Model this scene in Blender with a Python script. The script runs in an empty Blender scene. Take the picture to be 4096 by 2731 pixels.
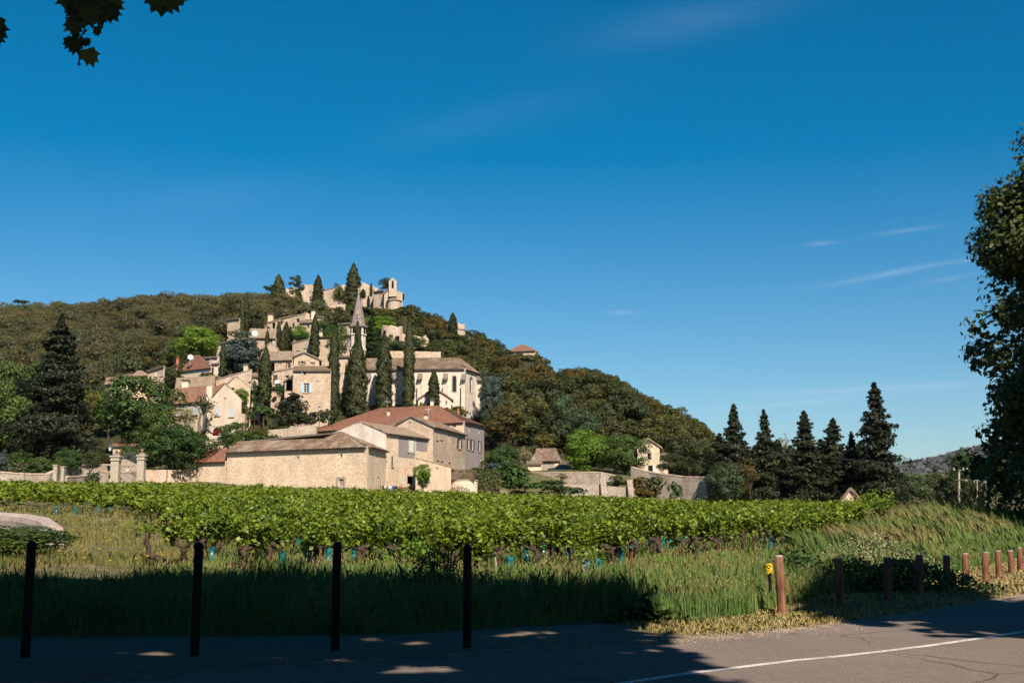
import bpy, math, random
import numpy as np
from mathutils import Vector, Matrix
from mathutils.geometry import tessellate_polygon
random.seed(7); RNG = np.random.default_rng(11)
D2R = math.radians
scene = bpy.context.scene
col = scene.collection

# ------------------------------------------------------------------ camera
EYE = 1.55; FPX = 1180.0; PITCH = math.atan(179/1180)
ST, CT = math.sin(PITCH), math.cos(PITCH)
cd = bpy.data.cameras.new('camera'); cam = bpy.data.objects.new('camera', cd); col.objects.link(cam)
cam.location = (0, 0, EYE); cam.rotation_euler = (math.pi/2+PITCH, 0, 0)
cd.sensor_width = 36; cd.lens = 36*FPX/1024; cd.clip_start = 0.1; cd.clip_end = 20000
scene.camera = cam

# ------------------------------------------------------------------ light
SUN_AZ, SUN_EL = 19.0, 42.0          # degrees to the right of straight behind the camera, height
SD = Vector((math.sin(D2R(SUN_AZ))*math.cos(D2R(SUN_EL)), -math.cos(D2R(SUN_AZ))*math.cos(D2R(SUN_EL)), math.sin(D2R(SUN_EL))))
sl = bpy.data.lights.new('sun', 'SUN'); sl.energy = 5.0; sl.angle = D2R(0.5); sl.color = (1, .875, .735)
so = bpy.data.objects.new('sun', sl); col.objects.link(so); so.rotation_euler = SD.to_track_quat('Z', 'Y').to_euler(); so.location = (0, -40, 60)
scene.view_settings.view_transform = 'Standard'; scene.view_settings.look = 'None'
scene.view_settings.exposure = 1.0; scene.view_settings.gamma = 1
scene.view_settings.use_curve_mapping = False

class NT:
    "tiny node-graph writer"
    def __init__(s, tree): s.t = tree; s.n = tree.nodes; s.l = tree.links
    def node(s, typ, **kw):
        n = s.n.new(typ)
        for k, v in kw.items(): setattr(n, k, v)
        return n
    def put(s, sock, v):
        if hasattr(v, 'is_output'): s.l.new(v, sock)
        elif isinstance(v, (tuple, list)):
            v = tuple(v)
            if len(v) == 3 and len(sock.default_value) == 4: v = v+(1,)
            sock.default_value = v
        else: sock.default_value = v
    def m(s, op, a, b=0, c=0):
        n = s.node('ShaderNodeMath', operation=op)
        for i, v in enumerate((a, b, c)):
            if i < len(n.inputs): s.put(n.inputs[i], v)
        return n.outputs[0]
    def mix(s, f, a, b, typ='MIX'):
        n = s.node('ShaderNodeMix', data_type='RGBA', blend_type=typ)
        s.put(n.inputs[0], f); s.put(n.inputs[6], a); s.put(n.inputs[7], b); return n.outputs[2]
    def ramp(s, f, stops, interp='LINEAR'):
        n = s.node('ShaderNodeValToRGB'); r = n.color_ramp; r.interpolation = interp
        while len(r.elements) < len(stops): r.elements.new(.5)
        for e, (p, c) in zip(r.elements, stops):
            e.position = p; e.color = tuple(c)+(1,) if len(c) == 3 else c
        s.put(n.inputs[0], f); return n.outputs[0]
    def noise(s, vec, scale, detail=3, rough=.55, out=0):
        n = s.node('ShaderNodeTexNoise'); n.inputs['Scale'].default_value = scale
        n.inputs['Detail'].default_value = detail; n.inputs['Roughness'].default_value = rough
        if vec is not None: s.put(n.inputs['Vector'], vec)
        return n.outputs[out]
    def mapping(s, vec, scale=(1, 1, 1), rot=(0, 0, 0), loc=(0, 0, 0)):
        n = s.node('ShaderNodeMapping'); s.put(n.inputs[0], vec)
        n.inputs['Scale'].default_value = scale; n.inputs['Rotation'].default_value = rot; n.inputs['Location'].default_value = loc
        return n.outputs[0]

W = bpy.data.worlds.new('World'); scene.world = W; W.use_nodes = True
t = NT(W.node_tree); t.n.clear()
sky = t.node('ShaderNodeTexSky', sky_type='NISHITA'); sky.sun_disc = False
sky.sun_elevation = D2R(SUN_EL); sky.sun_rotation = D2R(180-SUN_AZ)
sky.altitude = 0; sky.air_density = 1.0; sky.dust_density = 0.45; sky.ozone_density = 6.0
hs = t.node('ShaderNodeHueSaturation'); hs.inputs['Saturation'].default_value = 1.35; hs.inputs['Hue'].default_value = 0.488
t.put(hs.inputs['Color'], sky.outputs[0])
tc = t.node('ShaderNodeTexCoord'); sx = t.node('ShaderNodeSeparateXYZ'); t.put(sx.inputs[0], tc.outputs['Generated'])
mr = t.node('ShaderNodeMapRange'); t.put(mr.inputs[0], sx.outputs[2]); mr.inputs[1].default_value = 0; mr.inputs[2].default_value = .33; mr.inputs[3].default_value = 1.12; mr.inputs[4].default_value = 1.42; t.l.new(mr.outputs[0], hs.inputs['Saturation'])
yy = t.m('MAXIMUM', sx.outputs[1], .05)
S_ = t.m('DIVIDE', sx.outputs[0], yy); E_ = t.m('DIVIDE', sx.outputs[2], yy)
cb = t.node('ShaderNodeCombineXYZ'); t.put(cb.inputs[0], S_); t.put(cb.inputs[1], E_)
fib = t.noise(t.mapping(cb.outputs[0], (3, 26, 1), (0, 0, D2R(-9))), 2.2, 5, .6)
cirrus = None
def SE(u, v):
    a = (u-512)/FPX; b = (341-v)/FPX; d = CT-b*ST
    return a/d, (ST+b*CT)/d
for (u, v, w, h, ang, amp) in [(690, 20, 95, 14, 12, .09), (890, 273, 60, 2.2, 11, .34), (985, 258, 28, 1.8, 8, .30), (822, 243, 16, 1.6, 5, .25), (908, 230, 30, 1.6, 8, .28),
                               (950, 278, 30, 2.0, 10, .2), (880, 388, 130, 2.6, 3, .26), (800, 402, 120, 2.6, 5, .20), (622, 312, 12, 1.8, 0, .22), (617, 325, 9, 1.6, 0, .16),
                               (220, 195, 90, 12, 5, .04), (480, 120, 110, 12, 14, .035)]:
    s0, e0 = SE(u, v); ca, sa = math.cos(D2R(ang)), math.sin(D2R(ang))
    ds = t.m('SUBTRACT', S_, s0); de = t.m('SUBTRACT', E_, e0)
    p = t.m('MULTIPLY_ADD', ds, ca*FPX/w, t.m('MULTIPLY', de, sa*FPX/w))
    h *= 1.35
    q = t.m('MULTIPLY_ADD', de, ca*FPX/h, t.m('MULTIPLY', ds, -sa*FPX/h))
    g = t.m('EXPONENT', t.m('MULTIPLY', t.m('ADD', t.m('MULTIPLY', p, p), t.m('MULTIPLY', q, q)), -1.0))
    g = t.m('MULTIPLY', g, amp)
    cirrus = g if cirrus is None else t.m('ADD', cirrus, g)
cirrus = t.m('MULTIPLY', cirrus, t.m('MULTIPLY', fib, 1.0))
skc = t.mix(cirrus, hs.outputs[0], (7, 8, 9.5))
bg = t.node('ShaderNodeBackground'); t.put(bg.inputs[0], skc); bg.inputs[1].default_value = 0.051
wo = t.node('ShaderNodeOutputWorld'); t.l.new(bg.outputs[0], wo.inputs[0])

# ------------------------------------------------------------------ measuring helpers: angles of the view -> places in the world
def P(u, v, Y):
    s, e = SE(u, v); return Vector((s*Y, Y, EYE+e*Y))
ZN = {'1A': (200, 250, 10.453), '2A': (150, 350, 10.453), '3A': (300, 312.5, 10.453), '4A': (0, 287.5, 10.453), '1B': (175, 387.5, 7.84),
      '2B': (0, 412.5, 10.453), '3B': (450, 325, 8.553), '4B': (675, 350, 6.739), 'R1': (0, 487.5, 7.237), 'R2': (300, 487.5, 6.72),
      'R3': (625, 487.5, 5.895), 'TL': (0, 0, 11.76), 'F': (0, 0, 1.0)}
def uv(z, x, y):
    a, b, c = ZN[z]; return a+x/c, b+y/c
def Q(z, x, y, Y): return P(*uv(z, x, y), Y)

# ------------------------------------------------------------------ terrain
def zv(v, Y): return EYE+SE(512, v)[1]*Y
COLS = [(-700, [(28, .1), (60, 1.5), (100, 3.4), (130, 5.0), (150, 7), (200, 435.), (250, 400.), (320, 365.), (400, 335.), (450, 325.), (600, 345.), (1200, 420.), (4000, 470.)]),
        (-60, [(28, .1), (60, 1.5), (100, 3.4), (130, 492.), (150, 482.), (200, 445.), (250, 400.), (320, 362.), (400, 332.), (450, 322.), (600, 345.), (1200, 420.), (4000, 470.)]),
        (60, [(28, .1), (60, 1.5), (100, 3.4), (130, 492.), (150, 482.), (200, 440.), (250, 398.), (320, 358.), (400, 330.), (450, 318.), (600, 345.), (1200, 420.), (4000, 470.)]),
        (160, [(28, .1), (60, 1.4), (100, 3.2), (130, 492.), (142, 491.), (165, 480.), (190, 450.), (225, 400.), (280, 358.), (350, 325.), (420, 311.), (600, 345.), (1200, 420.), (4000, 470.)]),
        (250, [(28, .1), (60, 1.3), (100, 3.0), (145, 495.), (160, 489.), (170, 478.), (197, 437.), (215, 405.), (240, 373.), (270, 343.), (300, 322.), (350, 315.), (420, 311.), (600, 350.), (1200, 430.), (4000, 470.)]),
        (340, [(28, .1), (60, 1.2), (100, 2.8), (146, 499.), (156, 492.), (170, 480.), (197, 447.), (207, 418.), (220, 395.), (250, 360.), (275, 332.), (295, 309.), (320, 304.), (360, 330.), (600, 400.), (1200, 450.), (4000, 470.)]),
        (400, [(28, .1), (60, 1.1), (100, 2.6), (148, 502.), (158, 495.), (170, 482.), (195, 455.), (208, 415.), (225, 395.), (250, 362.), (275, 335.), (295, 307.), (320, 308.), (360, 340.), (600, 410.), (1200, 455.), (4000, 470.)]),
        (450, [(28, .1), (60, 1.1), (100, 2.5), (152, 503.), (162, 496.), (175, 484.), (200, 462.), (210, 420.), (235, 395.), (260, 360.), (285, 330.), (310, 330.), (360, 360.), (600, 430.), (1200, 460.), (4000, 472.)]),
        (520, [(28, .1), (60, 1.1), (100, 2.3), (155, 504.), (175, 496.), (188, 474.), (206, 471.5), (225, 430.), (250, 395.), (275, 362.), (300, 360.), (350, 390.), (600, 450.), (1200, 465.), (4000, 474.)]),
        (600, [(28, .1), (60, 1.0), (100, 2.2), (150, 507.), (180, 499.), (190, 473.), (212, 467.), (230, 430.), (250, 395.), (265, 386.), (290, 395.), (350, 430.), (600, 465.), (1200, 470.), (4000, 476.)]),
        (660, [(28, .1), (60, 1.0), (100, 2.0), (150, 510.), (180, 501.), (192, 477.), (214, 472.), (230, 440.), (245, 416.), (260, 413.), (290, 425.), (350, 450.), (600, 470.), (1200, 475.), (4000, 478.)]),
        (715, [(28, .1), (60, .9), (100, 1.8), (150, 512.), (180, 503.), (200, 490.), (215, 470.), (230, 458.), (245, 455.), (290, 465.), (600, 480.), (1200, 480.), (4000, 480.)]),
        (770, [(28, .1), (60, .9), (100, 1.7), (150, 511.), (200, 503.), (300, 498.), (600, 492.), (1200, 485.), (4000, 482.)]),
        (1000, [(28, .1), (60, .9), (100, 1.6), (150, 512.), (200, 508.), (300, 500.), (600, 492.), (1200, 485.), (4000, 482.)]),
        (2500, [(28, .1), (60, .9), (100, 1.6), (150, 512.), (200, 508.), (300, 500.), (600, 492.), (1200, 485.), (4000, 482.)])]
CS = np.array([(c[0]-512)/FPX/CT for c in COLS])
CY = [np.array([-500., 16.6, 20.]+[p[0] for p in c[1]]) for c in COLS]
CZ = [np.array([-.012, -.012, .03]+[(p[1] if isinstance(p[1], float) and p[1] < 50 or isinstance(p[1], int) else zv(p[1], p[0])) for p in c[1]]) for c in COLS]
POSTS = [('R3', 903, 395, 928, 750), ('R3', 1253, 410, 1280, 718), ('R3', 1543, 405, 1552, 690), ('R3', 1731, 391, 1737, 650), ('R3', 1892, 394, 1898, 622),
         ('R3', 2001, 382, 2014, 600), ('R3', 2122, 375, 2125, 580), ('R3', 2195, 367, 2206, 562), ('R3', 2267, 365, 2280, 546), ('R3', 2322, 349, 2334, 536)]
def flat(u, v):
    s, e = SE(u, v); Y = -EYE/e; return s*Y, Y
def frac(x): return x-math.floor(x)
PXY = np.array([flat(*uv(p[0], p[3], p[4])) for p in POSTS])
_d = PXY[-1]-PXY[2]; PDIR = _d/np.linalg.norm(_d); PN = np.array([-PDIR[1], PDIR[0]])
ASPH = [(-90, 694), (0, 687), (55, 681), (152, 673), (235, 667.5), (325, 663), (434, 656), (493, 650.5), (590, 646), (650, 641.5), (735, 635), (820, 626), (913, 613), (1024, 594), (1100, 583)]
EDGE = [(-120, 640), (0, 637), (200, 636), (400, 634), (480, 629), (560, 624), (610, 622), (640, 630), (680, 635), (735, 633.5)]
_ex = sorted([flat(u, v) for u, v in EDGE]+[flat(u, v) for u, v in ASPH[11:]]+[(60, 60)]); EXX = np.array([p[0] for p in _ex]); EXY = np.array([p[1] for p in _ex])
def H(x, y):
    x = np.asarray(x, float); y = np.asarray(y, float)
    s = x/np.maximum(y, 4.0)
    zs = np.stack([np.interp(y, cy, cz) for cy, cz in zip(CY, CZ)])
    i = np.clip(np.searchsorted(CS, s)-1, 0, len(CS)-2)
    f = np.clip((s-CS[i])/(CS[i+1]-CS[i]), 0, 1); f = f*f*(3-2*f)
    if zs.ndim == 1: z = zs[i]*(1-f)+zs[i+1]*f
    else: z = np.take_along_axis(zs, i[None], 0)[0]*(1-f)+np.take_along_axis(zs, (i+1)[None], 0)[0]*f
    d = (x-PXY[0][0])*PN[0]+(y-PXY[0][1])*PN[1]
    a = (x-PXY[0][0])*PDIR[0]+(y-PXY[0][1])*PDIR[1]
    bump = np.clip((d-.3)/8, 0, 1); bump = bump*bump*(3-2*bump)*np.clip((32-d)/18, 0, 1)*np.clip((a+1)/9, 0, 1)
    bump = bump*np.clip((s-.27)/.09, 0, 1)
    z = z+bump*1.0
    ed = y-np.interp(x, EXX, EXY); z = np.where(ed < 0, np.where(y < 60, -.012, z), -.012+(z+.012)*np.clip(ed/1.6, 0, 1)**.7)
    far = np.clip((y-60)/120, 0, 1)
    z = z+far*(np.sin(x*.11+y*.07)*.35+np.sin(x*.31-y*.23)*.2)
    z = z+np.clip((ed-.3)/3, 0, 1)*(np.sin(x*1.1+y*.6)*.02+np.sin(x*.5-y*.9)*.03)
    return z
def h1(x, y): return float(H(np.array([x]), np.array([y]))[0])
def G(u, v):
    s, e = SE(u, v); Y = np.concatenate([np.arange(8, 60, .1), np.arange(60, 420, .5)])
    hit = np.nonzero(H(s*Y, Y) >= EYE+e*Y)[0]
    y = Y[hit[0]] if len(hit) else 400
    return Vector((s*y, y, h1(s*y, y)))

# ------------------------------------------------------------------ object helpers
def tag(o, label=None, cat=None, group=None, kind=None):
    if label: o['label'] = label
    if cat: o['category'] = cat
    if group: o['group'] = group
    if kind: o['kind'] = kind
    return o
def empty(name, loc, label, cat, group=None, rz=0):
    o = bpy.data.objects.new(name, None); o.empty_display_size = .3; col.objects.link(o)
    o.location = loc; o.rotation_euler = (0, 0, rz); return tag(o, label, cat, group)
def link(name, me, mats, parent=None):
    o = bpy.data.objects.new(name, me); col.objects.link(o)
    for m_ in (mats if isinstance(mats, (list, tuple)) else [mats]):
        if len(me.materials) < (len(mats) if isinstance(mats, (list, tuple)) else 1): me.materials.append(m_)
    if parent is not None:
        o.parent = parent
        if parent.type == 'EMPTY' or True:
            o.matrix_parent_inverse = Matrix.Identity(4)
    return o
def np_mesh(name, V, F, smooth=False, uvs=None):
    V = np.asarray(V, np.float32); F = np.asarray(F, np.int32)
    me = bpy.data.meshes.new(name); me.vertices.add(len(V)); me.vertices.foreach_set('co', V.ravel())
    k = F.shape[1]; me.loops.add(F.size); me.loops.foreach_set('vertex_index', F.ravel())
    me.polygons.add(len(F)); me.polygons.foreach_set('loop_start', np.arange(0, F.size, k, dtype=np.int32))
    if smooth: me.polygons.foreach_set('use_smooth', np.ones(len(F), bool))
    me.update(calc_edges=True)
    if uvs is not None:
        l = me.uv_layers.new(name='UVMap'); l.data.foreach_set('uv', np.asarray(uvs, np.float32).ravel())
    return me
class MB:
    "collects faces of one mesh, world or local coordinates"
    def __init__(s): s.v = []; s.f = []; s.uv = []; s.mi = []
    def face(s, pts, uvs=None, mi=0):
        b = len(s.v); s.v += [tuple(p) for p in pts]; s.f.append(tuple(range(b, b+len(pts))))
        s.uv.append(uvs if uvs else [(p[0], p[2]) for p in pts]); s.mi.append(mi); return s
    def box(s, c, size, ax=None, mi=0):
        "box at centre c, half-axes along ax (3 unit vectors)"
        c = Vector(c); X, Y, Z = ax if ax else (Vector((1, 0, 0)), Vector((0, 1, 0)), Vector((0, 0, 1)))
        X = X*size[0]/2; Y = Y*size[1]/2; Z = Z*size[2]/2
        for (a, b, n, la, lb) in ((X, Z, -Y, 0, 2), (-X, Z, Y, 0, 2), (Y, Z, X, 1, 2), (-Y, Z, -X, 1, 2), (X, Y, Z, 0, 1), (X, -Y, -Z, 0, 1)):
            w, h = size[la], size[lb]
            s.face([c+n-a-b, c+n+a-b, c+n+a+b, c+n-a+b], [(0, 0), (w, 0), (w, h), (0, h)], mi)
        return s
    def tube(s, pts, rad, n=7, mi=0, cap=True):
        pts = [Vector(p) for p in pts]; rings = []; up = Vector((.13, .3, 1)).normalized(); L = 0
        for i, p in enumerate(pts):
            d = (pts[min(i+1, len(pts)-1)]-pts[max(i-1, 0)]).normalized()
            a = d.cross(up if abs(d.dot(up)) < .95 else Vector((1, 0, 0))).normalized(); b = d.cross(a)
            r = rad[i] if isinstance(rad, (list, tuple)) else rad
            rings.append([p+(a*math.cos(k*2*math.pi/n)+b*math.sin(k*2*math.pi/n))*r for k in range(n)])
        base = len(s.v)
        for r in rings: s.v += [tuple(q) for q in r]
        for i in range(len(rings)-1):
            l2 = L+(pts[i+1]-pts[i]).length
            for k in range(n):
                k2 = (k+1) % n
                s.f.append((base+i*n+k, base+i*n+k2, base+(i+1)*n+k2, base+(i+1)*n+k)); s.mi.append(mi)
                s.uv.append([(k/n, L), ((k+1)/n, L), ((k+1)/n, l2), (k/n, l2)])
            L = l2
        if cap:
            for i in (0, len(rings)-1):
                s.f.append(tuple(base+i*n+k for k in range(n))); s.mi.append(mi); s.uv.append([(0, 0)]*n)
        return s
    def lathe(s, c, prof, n=16, mi=0):
        "prof: list of (radius, z)"
        c = Vector(c); base = len(s.v)
        for r, z in prof: s.v += [(c.x+r*math.cos(k*2*math.pi/n), c.y+r*math.sin(k*2*math.pi/n), c.z+z) for k in range(n)]
        for i in range(len(prof)-1):
            for k in range(n):
                k2 = (k+1) % n
                s.f.append((base+i*n+k, base+i*n+k2, base+(i+1)*n+k2, base+(i+1)*n+k)); s.mi.append(mi)
                R = max(prof[i][0], .05); a0, a1 = k*2*math.pi*R/n, (k+1)*2*math.pi*R/n
                s.uv.append([(a0, prof[i][1]), (a1, prof[i][1]), (a1, prof[i+1][1]), (a0, prof[i+1][1])])
        s.f.append(tuple(base+(len(prof)-1)*n+k for k in range(n))); s.mi.append(mi); s.uv.append([(0, 0)]*n)
        return s
    def build(s, name, mats, parent=None, smooth=False, origin=None):
        me = bpy.data.meshes.new(name); v = s.v
        if origin is not None: v = [(a[0]-origin[0], a[1]-origin[1], a[2]-origin[2]) for a in v]
        me.from_pydata(v, [], s.f)
        l = me.uv_layers.new(name='UVMap'); flat_ = [c for f in s.uv for p in f for c in p]
        l.data.foreach_set('uv', flat_); me.polygons.foreach_set('material_index', s.mi)
        if smooth: me.polygons.foreach_set('use_smooth', [True]*len(s.f))
        me.update(); o = link(name, me, mats, parent)
        if origin is not None and parent is None: o.location = origin
        return o

# ------------------------------------------------------------------ materials
def mat(name, fn, rough=.9, spec=.3):
    m_ = bpy.data.materials.new(name); m_.use_nodes = True; t = NT(m_.node_tree)
    p = t.n['Principled BSDF']; p.inputs['Roughness'].default_value = rough; p.inputs['Specular IOR Level'].default_value = spec
    fn(t, p); return m_
def bump(t, p, h, strength=.5, dist=.05):
    n = t.node('ShaderNodeBump'); n.inputs['Strength'].default_value = strength; n.inputs['Distance'].default_value = dist
    t.put(n.inputs['Height'], h); t.l.new(n.outputs[0], p.inputs['Normal'])
def plain(name, c, rough=.7, spec=.3, var=.15, scale=6):
    def f(t, p):
        tc = t.node('ShaderNodeTexCoord')
        n = t.noise(tc.outputs['Object'], scale, 4)
        a = tuple(x*(1-var) for x in c); b = tuple(min(1, x*(1+var)) for x in c)
        t.put(p.inputs['Base Color'], t.ramp(n, [(.3, a), (.7, b)])); bump(t, p, n, .2, .01)
    return mat(name, f, rough, spec)
def stone(name, cols, mortar, size=.34, flat_=2.0, stain=.5, strength=.9, patch=.5):
    size *= 1.4; g_ = .5*(len(cols)-1); cols = [tuple(x*k*(1+.16*(i-g_)) for x, k in zip(c, (1.26, 1.30, 1.46))) for i, c in enumerate(cols)]; mortar = tuple(x*.74 for x in mortar)
    "rubble masonry on metric UVs"
    def f(t, p):
        u = t.node('ShaderNodeUVMap').outputs[0]
        wob = t.noise(u, 3.0, 3, .6, 1)
        vec = t.mix(.06, u, wob, 'ADD')
        vec = t.mapping(vec, (1/size, flat_/size, 1))
        vo = t.node('ShaderNodeTexVoronoi', voronoi_dimensions='2D'); t.put(vo.inputs['Vector'], vec); vo.inputs['Randomness'].default_value = .8
        ve = t.node('ShaderNodeTexVoronoi', voronoi_dimensions='2D', feature='DISTANCE_TO_EDGE'); t.put(ve.inputs['Vector'], vec); ve.inputs['Randomness'].default_value = .8
        sp = t.node('ShaderNodeSeparateColor'); t.put(sp.inputs[0], vo.outputs['Color'])
        c = t.ramp(sp.outputs[0], [(i/(len(cols)-1), k) for i, k in enumerate(cols)])
        c = t.mix(t.m('MULTIPLY', sp.outputs[1], .35), c, tuple(x*.55 for x in cols[0]))
        edge = t.ramp(ve.outputs['Distance'], [(.0, (.9, .9, .9)), (.085, (0, 0, 0))])
        c = t.mix(edge, c, mortar)
        pt = t.noise(t.mapping(u, (.8, 2.2, 1)), .9, 4, .7); c = t.mix(t.ramp(pt, [(.38, (patch, patch, patch)), (.62, (0, 0, 0))]), c, t.mix(1, c, (.66, .60, .54), 'MULTIPLY'))
        st = t.noise(t.mapping(u, (1, .55, 1)), .35, 5, .62)
        c = t.mix(t.m('MULTIPLY', t.ramp(st, [(.42, (0, 0, 0)), (.68, (1, 1, 1))]), stain), c, t.mix(1, c, (.62, .56, .50), 'MULTIPLY'))
        t.put(p.inputs['Base Color'], c)
        bump(t, p, t.m('ADD', t.m('MINIMUM', ve.outputs['Distance'], .18), t.m('MULTIPLY', t.noise(u, 12, 3), .08)), strength, .05)
    return mat(name, f, .95, .15)
def plaster(name, c, dirt=(.5, .45, .38), amt=.5):
    def f(t, p):
        u = t.node('ShaderNodeUVMap').outputs[0]
        a = t.noise(t.mapping(u, (.9, .35, 1)), .9, 6, .65)
        k = t.mix(t.m('MULTIPLY', t.ramp(a, [(.4, (0, 0, 0)), (.7, (1, 1, 1))]), amt), c, t.mix(1, c, dirt, 'MULTIPLY'))
        b = t.noise(t.mapping(u, (2.2, .12, 1)), 2.2, 3)
        k = t.mix(t.m('MULTIPLY', t.ramp(b, [(.55, (0, 0, 0)), (.75, (1, 1, 1))]), amt*.5), k, t.mix(1, k, (.6, .55, .5), 'MULTIPLY'))
        t.put(p.inputs['Base Color'], k); bump(t, p, t.noise(u, 14, 4), .25, .03)
    return mat(name, f, .95, .15)
def tiles(name, cols, lich=(.30, .27, .21)):
    def f(t, p):
        g = t.node('ShaderNodeNewGeometry'); tc = t.node('ShaderNodeTexCoord')
        c = t.ramp(g.outputs['Random Per Island'], [(i/(len(cols)-1), k) for i, k in enumerate(cols)])
        n = t.noise(g.outputs['Position'], .45, 5, .65)
        c = t.mix(t.ramp(n, [(.45, (0, 0, 0)), (.7, (.75, .75, .75))]), c, lich)
        n2 = t.noise(g.outputs['Position'], 6, 3)
        c = t.mix(.35, c, n2, 'OVERLAY')
        t.put(p.inputs['Base Color'], c)
    return mat(name, f, .9, .15)
def leafmat(name, dark, mid, light, trans=.25, tc_=None, nscale=.25, spec=.25, rough=.6, alt=None, ascale=.1):
    m_ = bpy.data.materials.new(name); m_.use_nodes = True; t = NT(m_.node_tree)
    p = t.n['Principled BSDF']; p.inputs['Roughness'].default_value = rough; p.inputs['Specular IOR Level'].default_value = spec
    g = t.node('ShaderNodeNewGeometry')
    c = t.ramp(g.outputs['Random Per Island'], [(0, dark), (.5, mid), (1, light)])
    n = t.noise(g.outputs['Position'], nscale, 4, .6)
    oi = t.node('ShaderNodeObjectInfo')
    v = t.m('ADD', t.m('MULTIPLY', n, .9), t.m('MULTIPLY', oi.outputs['Random'], .45))
    c = t.mix(t.ramp(v, [(.35, (0, 0, 0)), (.95, (1, 1, 1))]), t.mix(1, c, (.72, .78, .8), 'MULTIPLY'), t.mix(1, c, (1.35, 1.2, 1.0), 'MULTIPLY'))
    if alt: c = t.mix(t.ramp(t.noise(g.outputs['Position'], ascale, 3, .6), [(.45, (0, 0, 0)), (.6, (.85, .85, .85))]), c, t.mix(1, c, alt, 'MULTIPLY'))
    t.put(p.inputs['Base Color'], c)
    tr = t.node('ShaderNodeBsdfTranslucent'); t.put(tr.inputs[0], t.mix(1, c, tc_ or (1.3, 1.35, .6), 'MULTIPLY'))
    ms = t.node('ShaderNodeMixShader'); ms.inputs[0].default_value = trans
    t.l.new(p.outputs[0], ms.inputs[1]); t.l.new(tr.outputs[0], ms.inputs[2]); t.l.new(ms.outputs[0], t.n['Material Output'].inputs[0])
    return m_

M = {}
M['barn'] = stone('rubble_cream', [(0.482, 0.36, 0.224), (0.579, 0.453, 0.295), (0.637, 0.517, 0.356), (0.541, 0.369, 0.196), (0.657, 0.554, 0.401)], (0.405, 0.314, 0.214), .42, 2.7, .45, patch=.35)
M['stone'] = stone('rubble_tan', [(0.346, 0.26, 0.171), (0.442, 0.343, 0.233), (0.499, 0.399, 0.278), (0.403, 0.288, 0.179)], (0.269, 0.204, 0.139), .38, 2.0, .6)
M['stonegrey'] = stone('rubble_grey', [(0.349, 0.268, 0.181), (0.442, 0.343, 0.237), (0.522, 0.407, 0.285), (0.395, 0.3, 0.2)], (0.232, 0.182, 0.124), .36, 2.0, .7)
M['church'] = stone('church_ashlar', [(0.445, 0.366, 0.269), (0.49, 0.408, 0.31), (0.521, 0.444, 0.337), (0.46, 0.374, 0.262)], (0.386, 0.316, 0.229), .5, 1.7, .3, .4, patch=.12)
M['pinkstone'] = stone('terrace_stone', [(0.261, 0.208, 0.156), (0.319, 0.261, 0.2), (0.363, 0.308, 0.237), (0.291, 0.23, 0.17)], (0.189, 0.154, 0.119), .42, 2.2, .8)
M['ruin'] = stone('ruin_stone', [(0.329, 0.257, 0.175), (0.426, 0.342, 0.24), (0.484, 0.4, 0.287), (0.367, 0.285, 0.194)], (0.271, 0.218, 0.158), .45, 1.7, .7)
M['spire'] = stone('spire_stone', [(0.155, 0.123, 0.102), (0.194, 0.154, 0.131), (0.233, 0.191, 0.159), (0.181, 0.141, 0.119)], (0.116, 0.0952, 0.0793), .6, 2.0, .6, .4)
M['cream'] = plaster('cream_render', (0.536, 0.45, 0.347), (0.524, 0.45, 0.399), .5)
M['whitepl'] = plaster('old_white_render', (0.501, 0.452, 0.404), (.5, .42, .32), .8)
M['greypl'] = plaster('grey_render', (0.222, 0.192, 0.185), (.75, .7, .66), .5)
M['peach'] = plaster('peach_render', (0.49, 0.372, 0.256), (0.595, 0.54, 0.475), .4)
M['tanpl'] = plaster('tan_render', (0.481, 0.385, 0.28), (.6, .5, .4), .6)
M['cap'] = plain('weathered_cap_stone', (0.15, 0.122, 0.109), .9, .1, .3, 3)
M['trim'] = plain('dressed_stone', (0.307, 0.262, 0.201), .9, .1, .15, 3)
M['tile'] = tiles('canal_tiles_weathered', [(0.0789, 0.0504, 0.0337), (0.122, 0.0769, 0.0505), (0.163, 0.107, 0.0702), (0.14, 0.0799, 0.0477), (0.206, 0.148, 0.101)])
M['tilepale'] = tiles('canal_tiles_pale', [(0.158, 0.112, 0.0759), (0.211, 0.155, 0.109), (0.251, 0.191, 0.132), (0.191, 0.125, 0.0825)], (0.238, 0.205, 0.158))
M['tilered'] = tiles('flat_tiles_red', [(0.151, 0.0603, 0.037), (0.192, 0.0803, 0.0492), (0.221, 0.097, 0.0615), (0.127, 0.0573, 0.0432), (0.243, 0.115, 0.074)], (0.14, 0.0803, 0.0615))
M['tileorange'] = tiles('canal_tiles_orange', [(0.178, 0.0842, 0.0502), (0.208, 0.106, 0.0627), (0.149, 0.0729, 0.0502), (0.228, 0.134, 0.0878)], (0.164, 0.112, 0.0815))
M['glass'] = plain('window_glass', (0.0136, 0.015, 0.019), .12, .5, .2)
M['void'] = plain('painted_inner_shade', (0.0102, 0.00816, 0.0068), .9, .1)  # near-black colour standing in for unlit depth behind openings
M['blue'] = plain('pale_blue_paint', (0.286, 0.422, 0.503), .6)
M['bluewhite'] = plain('pale_lilac_paint', (0.374, 0.422, 0.503), .6)
M['white'] = plain('white_paint', (0.49, 0.476, 0.449), .6)
M['palegreen'] = plain('pale_green_paint', (0.272, 0.299, 0.204), .6)
M['greendk'] = plain('dark_green_paint', (0.0204, 0.0476, 0.034), .5)
M['brownsh'] = plain('brown_shutter', (0.15, 0.0612, 0.0306), .6)
M['greysh'] = plain('grey_shutter', (0.068, 0.0646, 0.068), .6)
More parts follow.
